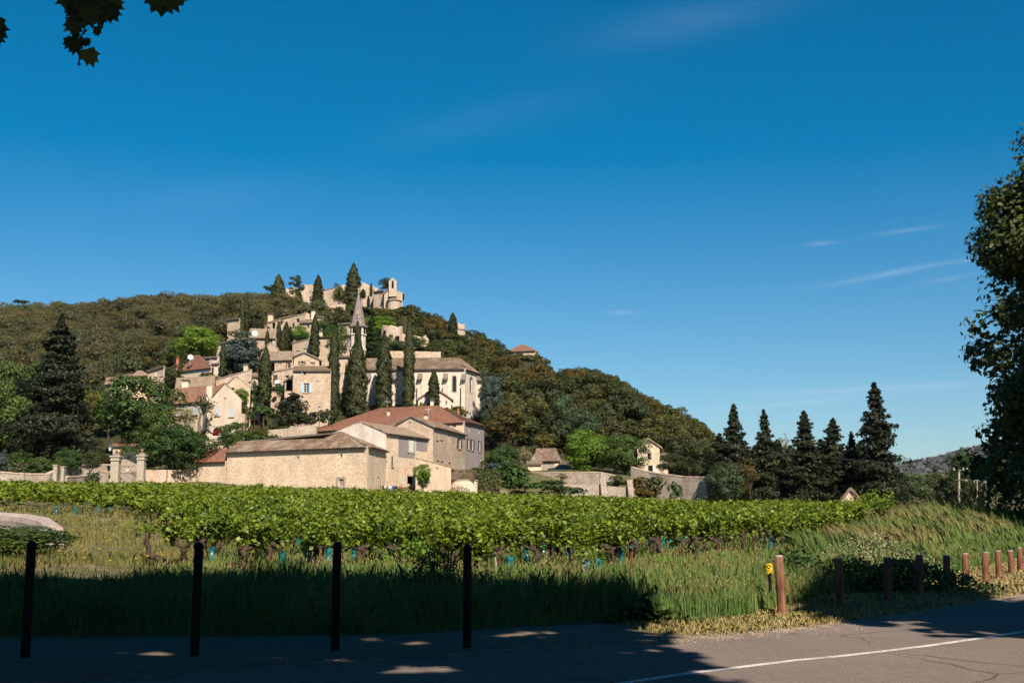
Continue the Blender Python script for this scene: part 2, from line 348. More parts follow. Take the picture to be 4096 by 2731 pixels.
M['oldwood'] = plain('grey_old_wood', (0.272, 0.231, 0.19), .8, .2, .3, 5)
M['wooddk'] = plain('dark_wood', (0.068, 0.0374, 0.0238), .7, .2, .3)
M['iron'] = plain('painted_iron', (0.068, 0.0782, 0.0816), .5)
M['metal'] = plain('galvanised_metal', (0.306, 0.306, 0.299), .4)
M['clay'] = plain('clay_pot', (0.286, 0.116, 0.0612), .8)
M['bark'] = plain('bark_brown', (0.0578, 0.0408, 0.0292), .95, .1, .45, 9)
M['barkgrey'] = plain('bark_grey', (0.129, 0.105, 0.0816), .95, .1, .4, 6)
def vb(t, p):
    tc = t.node('ShaderNodeTexCoord'); n = t.noise(t.mapping(tc.outputs['Object'], (18, 18, 6)), 1.6, 5, .7)
    t.put(p.inputs['Base Color'], t.ramp(n, [(.3, (.014, .009, .007)), (.5, (.05, .034, .025)), (.72, (.12, .085, .062))])); bump(t, p, n, .9, .03)
M['vinebark'] = mat('vine_bark', vb, .95, .1)
# leaves
def hillmat():
    m_ = leafmat('hill_wood_leaves', (.9, .9, .9), (1, 1, 1), (1.1, 1.1, 1.1), .06, None, .06)
    t = NT(m_.node_tree); p = t.n['Principled BSDF']; a = t.node('ShaderNodeAttribute', attribute_name='tint')
    tint = t.ramp(a.outputs['Fac'], [(0, (0.0193, 0.0173, 0.00658)), (.3, (0.026, 0.0228, 0.00731)), (.5, (0.0183, 0.0218, 0.00731)), (.72, (0.0164, 0.0255, 0.00731)), (.86, (0.0366, 0.031, 0.00876)), (1, (0.0251, 0.0255, 0.0139))])
    src = p.inputs['Base Color'].links[0].from_socket; c = t.mix(1, src, tint, 'MULTIPLY'); t.put(p.inputs['Base Color'], c)
    return m_
M['oak'] = leafmat('evergreen_oak_leaves', (0.0166, 0.0221, 0.00475), (0.037, 0.0453, 0.00871), (0.0628, 0.0695, 0.0142), .12)
M['oakb'] = leafmat('oak_leaves_rusty', (0.0305, 0.0246, 0.00497), (0.0611, 0.0474, 0.0085), (0.0942, 0.0722, 0.0142), .12)
M['oakg'] = leafmat('oak_leaves_dark_green', (0.0135, 0.0207, 0.00598), (0.029, 0.0394, 0.0105), (0.0504, 0.0612, 0.0165), .12)
M['hill'] = hillmat()
M['broad'] = leafmat('broadleaf_green', (0.0194, 0.0396, 0.00704), (0.0405, 0.0748, 0.0123), (0.0704, 0.114, 0.0211), .2)
M['bright'] = leafmat('fresh_green_leaves', (0.0417, 0.0889, 0.00651), (0.0833, 0.156, 0.0112), (0.13, 0.219, 0.0205), .28)
M['yellowg'] = leafmat('yellow_green_leaves', (0.0616, 0.066, 0.0123), (0.106, 0.106, 0.0194), (0.158, 0.15, 0.0352), .3)
M['deep'] = leafmat('deep_green_leaves', (0.0117, 0.0293, 0.00499), (0.0233, 0.0524, 0.00906), (0.0428, 0.0838, 0.015), .12)
M['cypress'] = leafmat('cypress_foliage', (0.0106, 0.0158, 0.00352), (0.022, 0.0299, 0.00704), (0.037, 0.0466, 0.0106), .08, None, .5)
M['conifer'] = leafmat('dark_conifer_foliage', (0.00786, 0.0113, 0.00421), (0.0158, 0.0216, 0.00774), (0.0281, 0.036, 0.012), .06)
M['bluecedar'] = leafmat('blue_cedar_foliage', (0.0194, 0.0314, 0.0273), (0.0334, 0.0527, 0.0458), (0.0528, 0.0786, 0.0686), .08, (1, 1.05, 1))
M['pineg'] = leafmat('pine_green_foliage', (0.0176, 0.0334, 0.0141), (0.0334, 0.0598, 0.0229), (0.0546, 0.088, 0.0352), .12)
M['plane'] = leafmat('plane_tree_leaves', (0.0137, 0.0242, 0.0044), (0.0297, 0.0462, 0.00792), (0.0686, 0.0825, 0.0176), .10, None, .5)
M['vine'] = leafmat('vine_leaves', (0.0362, 0.0646, 0.00418), (0.0967, 0.151, 0.00837), (0.185, 0.251, 0.0209), .32, (1.3, 1.25, .35), .12, .35, .5)
M['vinefar'] = leafmat('vine_leaves_distant', (0.0615, 0.0921, 0.00502), (0.109, 0.156, 0.01), (0.166, 0.223, 0.0184), .3, (1.3, 1.25, .35), .06, .3, .55)
M['hedge'] = leafmat('hedge_leaves', (0.0176, 0.037, 0.00528), (0.0334, 0.0616, 0.0088), (0.0528, 0.0862, 0.0123), .1)
M['tan'] = leafmat('tawny_leaves', (0.123, 0.0968, 0.044), (0.211, 0.167, 0.0792), (0.282, 0.229, 0.114), .15)
def gmat(name, cs, trans=.25):
    m_ = bpy.data.materials.new(name); m_.use_nodes = True; t = NT(m_.node_tree); p = t.n['Principled BSDF']
    p.inputs['Roughness'].default_value = .7; p.inputs['Specular IOR Level'].default_value = .2
    g = t.node('ShaderNodeNewGeometry')
    n = t.noise(g.outputs['Position'], .55, 5, .65)
    f = t.m('ADD', t.m('MULTIPLY', g.outputs['Random Per Island'], .45), t.m('MULTIPLY', t.m('SUBTRACT', n, .34), 1.7))
    c = t.ramp(f, [(i/(len(cs)-1), k) for i, k in enumerate(cs)]); t.put(p.inputs['Base Color'], c)
    tr = t.node('ShaderNodeBsdfTranslucent'); t.put(tr.inputs[0], c); ms = t.node('ShaderNodeMixShader'); ms.inputs[0].default_value = trans
    t.l.new(p.outputs[0], ms.inputs[1]); t.l.new(tr.outputs[0], ms.inputs[2]); t.l.new(ms.outputs[0], t.n['Material Output'].inputs[0]); return m_
M['grass'] = gmat('meadow_grass', [(0.0455, 0.102, 0.0275), (0.0708, 0.138, 0.032), (0.106, 0.174, 0.041), (0.162, 0.203, 0.0547), (0.243, 0.24, 0.0777)])
M['grassdry'] = gmat('dry_meadow_grass', [(0.0585, 0.0924, 0.0264), (0.101, 0.12, 0.0352), (0.15, 0.143, 0.044), (0.2, 0.166, 0.0572), (0.167, 0.111, 0.0528)])
M['lush'] = gmat('lush_grass', [(0.0405, 0.101, 0.0158), (0.081, 0.162, 0.0194), (0.141, 0.223, 0.0264), (0.202, 0.253, 0.0396)], .35)
M['rust'] = gmat('rusty_grass_heads', [(0.141, 0.088, 0.044), (0.211, 0.132, 0.0616), (0.264, 0.167, 0.088)], .2)
M['straw'] = gmat('cut_straw', [(0.115, 0.132, 0.029), (0.261, 0.202, 0.0678), (0.345, 0.263, 0.106), (0.397, 0.314, 0.145)], .1)
M['ear'] = gmat('grass_ears', [(0.162, 0.155, 0.0543), (0.228, 0.194, 0.0723), (0.294, 0.243, 0.0994)], .2)
def gr(t, p):
    g = t.node('ShaderNodeNewGeometry'); n = t.noise(g.outputs['Position'], .18, 6, .6); n2 = t.noise(g.outputs['Position'], 2.5, 5, .65)
    a = t.ramp(n2, [(.3, (.04, .048, .018)), (.5, (.075, .075, .03)), (.72, (.15, .12, .065))])
    b = t.ramp(n2, [(.3, (.18, .13, .07)), (.7, (.32, .24, .15))])
    sp = t.node('ShaderNodeSeparateXYZ'); t.put(sp.inputs[0], g.outputs['Position']); c = t.mix(t.ramp(n, [(.52, (0, 0, 0)), (.66, (1, 1, 1))]), a, b)
    fl = t.ramp(n2, [(.3, (.016, .018, .007)), (.7, (.042, .040, .017))])   # leaf litter and scrub floor of the wooded hill
    t.put(p.inputs['Base Color'], t.mix(t.ramp(t.m('MULTIPLY', sp.outputs[2], .05), [(.40, (0, 0, 0)), (.6, (1, 1, 1))]), c, fl)); bump(t, p, n2, .6, .08)
M['ground'] = mat('field_soil_and_weeds', gr, .95, .1)
def asp(t, p):
    g = t.node('ShaderNodeNewGeometry'); n = t.noise(g.outputs['Position'], .35, 5, .6); n2 = t.noise(g.outputs['Position'], 55, 2, .7)
    a = t.ramp(n2, [(.35, (.105, .082, .070)), (.5, (.160, .131, .114)), (.68, (.29, .25, .22))])
    vo = t.node('ShaderNodeTexVoronoi'); vo.inputs['Scale'].default_value = 7; t.put(vo.inputs['Vector'], g.outputs['Position'])
    a = t.mix(t.ramp(vo.outputs['Distance'], [(.0, (.7, .7, .7)), (.07, (0, 0, 0))]), a, (.3, .27, .24))
    n3 = t.noise(t.mapping(g.outputs['Position'], (1, 1, 1)), 7, 5, .75); a = t.mix(t.ramp(n3, [(.42, (.45, .45, .45)), (.6, (0, 0, 0))]), a, t.mix(1, a, (.7, .68, .68), 'MULTIPLY'))
    wv = t.mix(.35, g.outputs['Position'], t.noise(g.outputs['Position'], 1.1, 4, .6, 1), 'ADD'); ve = t.node('ShaderNodeTexVoronoi', feature='DISTANCE_TO_EDGE'); ve.inputs['Scale'].default_value = .42; t.put(ve.inputs['Vector'], wv)
    gate = t.ramp(t.noise(g.outputs['Position'], .25, 2), [(.48, (0, 0, 0)), (.56, (1, 1, 1))])
    a = t.mix(t.m('MULTIPLY', t.ramp(ve.outputs['Distance'], [(0, (.8, .8, .8)), (.014, (0, 0, 0))]), gate), a, (.035, .028, .024))
    t.put(p.inputs['Base Color'], t.mix(t.ramp(n, [(.35, (0, 0, 0)), (.7, (.5, .5, .5))]), a, t.mix(1, a, (.65, .65, .68), 'MULTIPLY'))); bump(t, p, n2, .5, .01)
M['asphalt'] = mat('worn_asphalt', asp, 1.0, .03)
def grav(t, p):
    g = t.node('ShaderNodeNewGeometry'); n = t.noise(g.outputs['Position'], .8, 5, .6); n2 = t.noise(g.outputs['Position'], 30, 3, .7)
    a = t.ramp(n2, [(.3, (.075, .058, .044)), (.5, (.13, .102, .078)), (.7, (.24, .195, .15))])
    t.put(p.inputs['Base Color'], t.mix(t.ramp(n, [(.5, (0, 0, 0)), (.75, (.6, .6, .6))]), a, (.22, .15, .09))); bump(t, p, n2, .7, .02)
M['gravel'] = mat('pale_gravel', grav, 1.0, .02)
def ln2(t, p):
    g = t.node('ShaderNodeNewGeometry'); n = t.noise(g.outputs['Position'], 14, 5, .8)
    t.put(p.inputs['Base Color'], t.ramp(n, [(.42, (.13, .10, .085)), (.58, (.30, .27, .25))]))
M['oldline'] = mat('almost_gone_road_paint', ln2, 1, .02)
def line_(t, p):
    g = t.node('ShaderNodeNewGeometry'); n = t.noise(g.outputs['Position'], 25, 4, .8)
    n2 = t.noise(g.outputs['Position'], 2.2, 4, .7); t.put(p.inputs['Base Color'], t.ramp(t.m('ADD', t.m('MULTIPLY', n, .7), t.m('MULTIPLY', n2, .4)), [(.47, (.20, .155, .13)), (.56, (.50, .48, .46))]))
M['gravelstone'] = plain('loose_grit', (.22, .17, .13), .95, .05, .4, 3)
M['line'] = mat('worn_white_road_paint', line_, .8, .2)
def log_(t, p):
    tc = t.node('ShaderNodeTexCoord'); n = t.noise(t.mapping(tc.outputs['Object'], (30, 30, 2.2)), 1.2, 4, .6); n2 = t.noise(tc.outputs['Object'], 2.5, 3)
    c = t.ramp(n, [(.32, (.035, .015, .008)), (.5, (.12, .052, .026)), (.7, (.20, .095, .05))])
    t.put(p.inputs['Base Color'], t.mix(t.ramp(n2, [(.5, (0, 0, 0)), (.7, (.6, .6, .6))]), c, (.16, .10, .07))); bump(t, p, n, .7, .01)
M['log'] = mat('treated_log', log_, .8, .2)
M['blackpaint'] = plain('black_painted_steel', (.006, .006, .006), .6, .15)
M['tube'] = plain('teal_plastic_sleeve', (.012, .12, .125), .3, .5, .25, 14)
M['yellow'] = plain('yellow_tape', (0.51, 0.34, 0.0136), .6)
M['stake'] = plain('rusty_stake', (0.109, 0.0476, 0.0238), .8, .2, .35, 12)
M['concrete'] = plain('pale_concrete', (0.286, 0.238, 0.211), .95, .1, .25, 4)
M['carpaint'] = plain('dark_car_paint', (0.0204, 0.0238, 0.0306), .2, .5)
M['carred'] = plain('red_car_paint', (0.15, 0.0102, 0.0102), .25, .5)
M['rubber'] = plain('black_rubber', (.02, .02, .02), .8)
M['clothred'] = plain('red_cloth', (0.306, 0.0272, 0.034), .9)
M['clothblue'] = plain('blue_cloth', (0.0612, 0.102, 0.218), .9)
M['clothwhite'] = plain('white_cloth', (0.442, 0.449, 0.476), .9)
M['clothdark'] = plain('dark_cloth', (0.0204, 0.0238, 0.0408), .9)
M['farhill'] = leafmat('haze_tinted_far_woods', (0.0209, 0.027, 0.032), (0.0247, 0.031, 0.036), (0.0294, 0.036, 0.041), .0, None, .02)  # distance haze is put into this blue grey leaf colour

# ------------------------------------------------------------------ builders
def chain(o):
    v = Vector((0, 0, 0))
    while o is not None: v = v+o.location; o = o.parent
    return v
def wb(mb, name, mats, parent, smooth=False):
    return mb.build(name, mats, parent, smooth, origin=chain(parent))
Z3 = Vector((0, 0, 1))
def ray_wall(A, B, z, x, y):
    u_, v_ = uv(z, x, y); s, e = SE(u_, v_)
    # point (s*Y, Y) on the line A-B
    dx, dy = B.x-A.x, B.y-A.y; den = s*dy-dx
    Y = (A.x*dy-A.y*dx)/(den if abs(den) > 1e-6 else 1e-6)*1.0
    Y = (dy*A.x-dx*A.y)/(dy*s-dx)
    L = math.hypot(dx, dy); p = Vector((s*Y, Y, EYE+e*Y))
    return ((p.x-A.x)*dx+(p.y-A.y)*dy)/L, p.z, Y
def arch_pts(c, w, zb, zt, n=8):
    r = w/2; zc = zt-r
    pts = [(c-r, zb), (c+r, zb)]
    pts += [(c+r*math.cos(a), zc+r*math.sin(a)) for a in [i*math.pi/n for i in range(n+1)]]
    return pts
class Bld:
    def __init__(s, z, name, label, cat, pts, zb=None, group=None):
        "pts: eave corners as world vectors; first two make the face best seen"
        s.z = z; s.p = pts; c = sum(pts, Vector())/len(pts)
        s.zb = zb if zb is not None else min(h1(q.x, q.y) for q in pts)-.8
        s.c = Vector((c.x, c.y, s.zb)); s.root = empty(name, s.c, label, cat, group)
        s.apex = {}; s.holes = {}; s.wins = []
    def frame(s, i):
        A = s.p[i]; B = s.p[(i+1) % len(s.p)]; d = Vector((B.x-A.x, B.y-A.y, 0)); L = d.length; d = d/L
        n = Vector((d.y, -d.x, 0)); c = s.c-A; c.z = 0
        if n.dot(c) > 0: n = -n
        return A, B, d, L, n
    def win(s, i, x, y, w, h, style='dark', col_='blue', wm=None):
        A, B, d, L, n = s.frame(i)
        s0, zt, Y0 = ray_wall(A, B, s.z, x, y-h/2); s1, zb, _ = ray_wall(A, B, s.z, x, y+h/2)
        sa, _, _ = ray_wall(A, B, s.z, x-w/2, y); sb, _, _ = ray_wall(A, B, s.z, x+w/2, y)
        if sa > sb: sa, sb = sb, sa
        if wm: m_ = (sa+sb)/2; sa, sb = m_-wm/2, m_+wm/2
        if sa < .12 or sb > L-.12: sa = max(sa, .12); sb = min(sb, L-.12)
        if sb-sa < .15: return
        s.wins.append((i, sa, sb, zb, zt, style, col_))
    def walls(s, mats, mi=None, thick=.3):
        mb = MB(); mats = mats if isinstance(mats, list) else [mats]
        for i in range(len(s.p)):
            A, B, d, L, n = s.frame(i); k = (mi or {}).get(i, 0)
            out = [(0, s.zb), (L, s.zb), (L, B.z)]
            if i in s.apex:
                for q in s.apex[i]: out.append(((q-A).dot(d), q.z))
            out.append((0, A.z)); polys = [out]
            for (j, a, b, zb, zt, st, c_) in s.wins:
                if j == i and st != 'flat':
                    polys.append(arch_pts((a+b)/2, b-a, zb, zt) if st == 'arch' or st == 'archopen' else [(a, zb), (b, zb), (b, zt), (a, zt)])
            allp = [p for q in polys for p in q]
            tri = tessellate_polygon([[Vector((p[0], p[1], 0)) for p in q] for q in polys])
            W_ = lambda p, dep=0: A.xy.to_3d()+d*p[0]+Z3*p[1]-n*dep
            for t_ in tri: mb.face([W_(allp[j]) for j in t_], [(allp[j][0]+i*3.3, allp[j][1]) for j in t_], k)
            for q in polys[1:]:
                for j in range(len(q)):
                    a, b = q[j], q[(j+1) % len(q)]
                    if a == b: continue
                    mb.face([W_(a), W_(b), W_(b, thick), W_(a, thick)], [(a[0], a[1]), (b[0], b[1]), (b[0]+.1, b[1]+.3), (a[0]+.1, a[1]+.3)], k)
        s.wall = wb(mb, 'wall', mats, s.root)
        for (i, a, b, zb, zt, st, c_) in s.wins:
            A, B, d, L, n = s.frame(i); cx = (a+b)/2; w = b-a; h = zt-zb; cz = (zb+zt)/2
            P_ = lambda q, z_, o: A.xy.to_3d()+d*q+Z3*z_+n*o
            ax = (d, n, Z3)
            if st == 'flat':   # rendered or differently built patch, 2 cm proud
                wb(MB().box(P_(cx, cz, .01), (w, .03, h), ax), 'render_patch', M[c_], s.root); continue
            if st == 'door':
                o = wb(MB().box(P_(cx, cz, -.12), (w, .06, h), ax), 'door', M[c_], s.root)
                m2 = MB()
                for k in range(1, max(2, int(w/.35))): m2.box(P_(a+k*w/max(2, int(w/.35)), cz, -.08), (.04, .02, h*.96), ax)
                wb(m2, 'door_batten', M[c_], o); continue
            fr = MB(); t_ = .07
            if st not in ('arch', 'archopen', 'slit', 'open'):
                for (x_, z_, sw, sh) in ((a+t_/2, cz, t_, h), (b-t_/2, cz, t_, h), (cx, zt-t_/2, w-2*t_, t_), (cx, zb+t_/2, w-2*t_, t_)):
                    fr.box(P_(x_, z_, -.14), (sw, .05, sh), ax)
                if st in ('mun', 'cross'):
                    fr.box(P_(cx, cz, -.14), (.07, .05, h-2*t_), ax)
                    for k in range(1, 4 if st == 'mun' else 2): fr.box(P_(cx, zb+h*k/(4 if st == 'mun' else 2), -.142), (w-2*t_, .035, .05), ax)
            if st in ('arch', 'slit', 'archopen', 'open'):
                # stone surround standing 3 cm proud
                if st == 'arch':
                    pts = arch_pts(cx, w, zb, zt); c0 = (cx, cz)
                    for j in range(len(pts)):
                        p0, p1 = pts[j], pts[(j+1) % len(pts)]
                        g = .16; f_ = lambda p: (p[0]+(g if p[0] > cx else -g), p[1]+(g if p[1] > cz else -g))
                        if p0 == p1: continue
                        q0, q1 = f_(p0), f_(p1)
                        fr.face([P_(p0[0], p0[1], .03), P_(p1[0], p1[1], .03), P_(q1[0], q1[1], .03), P_(q0[0], q0[1], .03)])
                else:
                    fr.box(P_(cx, zt+.09, .0), (w+.3, .06, .16), ax)
            wn = wb(fr, 'window', M['trim'] if st in ('arch', 'slit', 'archopen', 'open') else M['white'], s.root)
            pane = MB()
            pm = M['void'] if st in ('slit', 'open', 'archopen') else M['glass']  # openings without glass get a black panel painted as inner shade
            if st in ('archopen', 'open'): pane.box(P_(cx, cz, -1.6), (w+1, .02, h+.2), ax); pane.box(P_(cx, zt+.06, -.9), (w+1, 1.2, .02), ax)
            elif st == 'arch': pane.face([P_(p[0], p[1], -.22) for p in arch_pts(cx, w, zb, zt)])
            else: pane.box(P_(cx, cz, -.2), (w, .02, h), ax)
            if st != 'closed': wb(pane, 'pane', pm, wn)
            if st in ('sh', 'mun', 'shl', 'shr'):
                for sg in ((-1, 1) if st in ('sh', 'mun') else (-1,) if st == 'shl' else (1,)):
                    sm = MB(); xx = (a-w*.27 if sg < 0 else b+w*.27); sw = w*.5
                    sm.box(P_(xx, cz, .05), (sw, .04, h), ax)
                    for k in range(3): sm.box(P_(xx, zb+h*(.15+.35*k), .08), (sw*.96, .02, .09), ax)
                    wb(sm, 'shutter', M[c_], wn)
            if st == 'closed':
                for sg in (-1, 1): wb(MB().box(P_(cx+sg*w*.25, cz, -.04), (w*.5-.02, .05, h-.04), ax), 'shutter', M[c_], wn)
            if st in ('closed', 'mun', 'sh') : wb(MB().box(P_(cx, zb-.06, .05), (w+.3, .18, .1), ax), 'sill', M['trim'], wn)
        return s
    def roof(s, faces, m_='tile', over=.4, side=.25, thick=.14, kind='canal', tw=.28, tl=.45):
        "faces: [eave0, eave1, ridge1, ridge0] world points"
        slab = MB(); tl_ = MB()
        for fc in faces:
            e0, e1 = fc[0].copy(), fc[1].copy(); rest = [q.copy() for q in fc[2:]]
            d = (e1-e0).normalized(); r1, r0 = rest[0], rest[-1]
            n = (e1-e0).cross(r0-e0 if len(rest) > 1 else r1-e0)
            n = (e1-e0).cross(((r0+r1)/2)-e0).normalized()
            if n.z < 0: n = -n
            up = n.cross(d).normalized()
            if up.z < 0: up = -up
            O = e0
            S2 = lambda p: ((p-O).dot(d), (p-O).dot(up), (p-O).dot(n))
            poly = [S2(p) for p in [e0, e1]+rest]
            L = poly[1][0]
            # push eave outwards, verge sideways where the edge is a gable
            q = [[a, b] for a, b, _ in poly]; q[0][1] -= over; q[1][1] -= over
            if side:
                if abs(q[-1][0]) < .6: q[0][0] -= side; q[-1][0] -= side
                if abs(q[2][0]-L) < .6 and len(q) > 3: q[1][0] += side; q[2][0] += side
                elif abs(q[-2][0]-L) < .6: q[1][0] += side
            off = [c for _, _, c in poly]; fan = [(0, j, j+1) for j in range(1, len(q)-1)]; B3 = lambda a, b, c=0: O+d*a+up*b+n*(c)
            top = [B3(a, b, o+.02) for (a, b), o in zip(q, off)]; bot = [B3(a, b, o+.02-thick) for (a, b), o in zip(q, off)]
            uvs = [(a, b) for a, b in q]
            for f3 in fan: slab.face([top[j] for j in f3], [uvs[j] for j in f3]); slab.face([bot[j] for j in f3[::-1]], [uvs[j] for j in f3[::-1]])
            for j in range(len(top)):
                k = (j+1) % len(top); slab.face([bot[j], bot[k], top[k], top[j]])
            # individual tiles
            xs = [a for a, b in q]; x0, x1 = min(xs), max(xs); nn = max(1, int((x1-x0)/tw)); w = (x1-x0)/nn
            for i in range(nn):
                xc = x0+(i+.5)*w; ys = []
                for j in range(len(q)):
                    (a0, b0), (a1, b1) = q[j], q[(j+1) % len(q)]
                    if (a0-xc)*(a1-xc) <= 0 and abs(a1-a0) > 1e-5: ys.append(b0+(xc-a0)/(a1-a0)*(b1-b0))
                if len(ys) < 2: continue
                y0, y1 = min(ys)-.04, max(ys); y = y0; k = 0
                # local height offset of non-flat quads
                while y < y1-.05:
                    ye = min(y+tl, y1); jt = random.uniform(-.015, .015); lf = random.uniform(0, .02)
                    pl = []
                    if kind == 'canal':
                        prof = [(-.42, .0), (-.25, .085), (.25, .085), (.42, .0)]
                    else: prof = [(-.48, .035), (.48, .035)]
                    for (fx, fz) in prof: pl.append((xc+fx*w+jt, fz+lf+.03))
                    for a in range(len(pl)-1):
                        (xa, za), (xb, zb_) = pl[a], pl[a+1]
                        if a == 0: bi = len(tl_.v)
                    base = len(tl_.v)
                    hz = lambda yy_: interp_off(q, off, xc, yy_)
                    for (xa, za) in pl: tl_.v.append(tuple(B3(xa, y, za+.03+hz(y))))
                    for (xa, za) in pl: tl_.v.append(tuple(B3(xa, ye+.02, za+hz(ye))))
                    m2 = len(pl)
                    for a in range(m2-1):
                        tl_.f.append((base+a, base+a+1, base+m2+a+1, base+m2+a)); tl_.uv.append([(0, 0)]*4); tl_.mi.append(0)
                    if kind == 'canal': tl_.f.append(tuple(base+a for a in range(m2))); tl_.uv.append([(0, 0)]*m2); tl_.mi.append(0)
                    y = ye; k += 1
        s.roofo = wb(slab, 'roof', M['cap'], s.root)
        wb(tl_, 'roof_tiles', M[m_], s.roofo)
        return s
    def chimney(s, x, y, Y, w, h, m_='cream', cap=True, pot=False):
        p = Q(s.z, x, y, Y); sc = Y/FPX/ZN[s.z][2]; w = w*sc; h = h*sc
        mb = MB(); mb.box(p-Z3*.6, (w, w, h+1.2)); ch = wb(mb, 'chimney', M[m_], s.roofo)
        t_ = p+Z3*(h/2)
        if cap: wb(MB().box(t_+Z3*.05, (w+.16, w+.16, .09)).box(t_+Z3*.3, (w+.2, w+.2, .08)).box(t_+Z3*.18+Vector((w*.4, -w*.4, 0)), (.1, .1, .2)).box(t_+Z3*.18+Vector((-w*.4, -w*.4, 0)), (.1, .1, .2)).box(t_+Z3*.18+Vector((0, w*.4, 0)), (.3, .1, .2)), 'chimney_cap', M['cap' if m_ != 'clay' else 'clay'], ch)
        return s
def interp_off(q, off, x, y):
    if max(off)-min(off) < .02: return off[0]
    best = None
    for j in range(1, len(q)-1):
        (x0, y0), (x1, y1), (x2, y2) = q[0], q[j], q[j+1]; den = (y1-y2)*(x0-x2)+(x2-x1)*(y0-y2)
        if abs(den) < 1e-6: continue
        a = ((y1-y2)*(x-x2)+(x2-x1)*(y-y2))/den; b = ((y2-y0)*(x-x2)+(x0-x2)*(y-y2))/den; c = 1-a-b; m_ = min(a, b, c)
        if best is None or m_ > best[0]: best = (m_, off[0]*a+off[j]*b+off[j+1]*c)
    return best[1]
def _old(q, off, x, y):
    # bilinear-ish blend by slope position
    y0, y1 = q[0][1], max(q[2][1], q[3][1]); f = min(1, max(0, (y-y0)/max(.1, y1-y0)))
    g = min(1, max(0, (x-q[0][0])/max(.1, q[1][0]-q[0][0])))
    return (off[0]*(1-g)+off[1]*g)*(1-f)+(off[3]*(1-g)+off[2]*g)*f
def back(A, B, d):
    c = (A+B)/2; return Vector((B.x*1.02, B.y, 0)).normalized()*d   # receding along the line of sight, as the lanes do here
def house(z, name, label, A, B, C, roof='front', rise=1.5, wall='stone', tile='tile', wins=(), cat='house', t=.5, over=.4, mi=None, C2=None, kind='canal', zb=None, group=None, D=None, level=True, hipk=.45):
    A, B = Q(z, *A), Q(z, *B)
    if level and roof not in ('monoside', 'none'): zz = (A.z+B.z)/2; A.z = B.z = zz
    if isinstance(C, tuple): C = Q(z, *C)
    else: C = B+back(A, B, C)
    C.z = B.z
    D_ = A+C-B
    if D: D_ = Q(z, *D)
    D_.z = A.z
    b = Bld(z, name, label, cat, [A, B, C, D_], zb, group)
    up = Z3*rise
    if roof == 'front':
        R1 = (A+D_)/2+up; R2 = (B+C)/2+up; b.apex[1] = [R2]; b.apex[3] = [R1]; F = [[A, B, R2, R1], [C, D_, R1, R2]]
    elif roof == 'gable':
        R1 = A.lerp(B, t)+up; R2 = D_.lerp(C, t)+up; b.apex[0] = [R1]; b.apex[2] = [R2]; F = [[B, C, R2, R1], [D_, A, R1, R2]]
    elif roof == 'mono':
        C.z += rise; D_.z += rise; F = [[A, B, C, D_]]
    elif roof == 'monoside': F = [[B, C, D_, A]] if B.z < A.z else [[D_, A, B, C]]
    elif roof == 'hip':
        L = (B-A).length; dd = (B-A).normalized(); dp = (C-B).length/2; k = min(dp, L*hipk)
        R1 = (A+D_)/2+dd*k+up; R2 = (B+C)/2-dd*k+up
        F = [[A, B, R2, R1], [B, C, R2], [C, D_, R1, R2], [D_, A, R1]]
    else: F = []
    for w in wins: b.win(*w)
    b.walls([M[w] for w in wall] if isinstance(wall, (list, tuple)) else M[wall], mi)
    if F: b.roof(F, tile, over=over, kind=kind, tl=.45 if kind == 'canal' else .3, tw=.28 if kind == 'canal' else .24)
    return b
def ragged_wall(z, name, label, cat, pts, thick, zb, m_, jag=.25, group=None, cope=None):
    "free-standing wall along world points (top heights), uneven top"
    c = sum(pts, Vector())/len(pts); c.z = zb; root = empty(name, c, label, cat, group); mb = MB()
    L = 0
    for a, b in zip(pts[:-1], pts[1:]):
        d = b-a; ln = math.hypot(d.x, d.y); n = max(1, int(ln/.8)); dd = Vector((d.x/ln, d.y/ln, 0)); nn = Vector((dd.y, -dd.x, 0))*thick/2
        top = [a.lerp(b, i/n) for i in range(n+1)]
        for i in range(n+1):
            if 0 < i < n: top[i].z += random.uniform(-jag, jag*.3)
        for i in range(n):
            p, q = top[i], top[i+1]; l0 = L+ln*i/n; l1 = L+ln*(i+1)/n
            pb, qb = p.copy(), q.copy(); pb.z = zb if zb is not None else 0; qb.z = pb.z
            for sg in (1, -1):
                o = nn*sg; mb.face([pb+o, qb+o, q+o, p+o], [(l0, pb.z), (l1, qb.z), (l1, q.z), (l0, p.z)])
            mb.face([p+nn, q+nn, q-nn, p-nn], [(l0, 0), (l1, 0), (l1, thick), (l0, thick)])
        for p in (top[0], top[-1]):
            pb = p.copy(); pb.z = zb; mb.face([pb+nn, pb-nn, p-nn, p+nn], [(0, zb), (thick, zb), (thick, p.z), (0, p.z)])
        L += ln
    wb(mb, 'wall', M[m_], root)
    if cope:
        m2 = MB()
        for a, b in zip(pts[:-1], pts[1:]):
            d = b-a; ln = d.length; dd = d.normalized(); nn = Vector((dd.y, -dd.x, 0)).normalized(); n = max(1, int(ln/.6)); u_ = nn.cross(dd)
            if u_.z < 0: u_ = -u_
            for i in range(n):
                w = ln/n; m2.box(a.lerp(b, (i+.5)/n)+Z3*random.uniform(.03, .09), (w*.96, thick+random.uniform(.05, .14), .14), (dd, nn, u_))
        wb(m2, 'coping', M[cope], root)
    return root

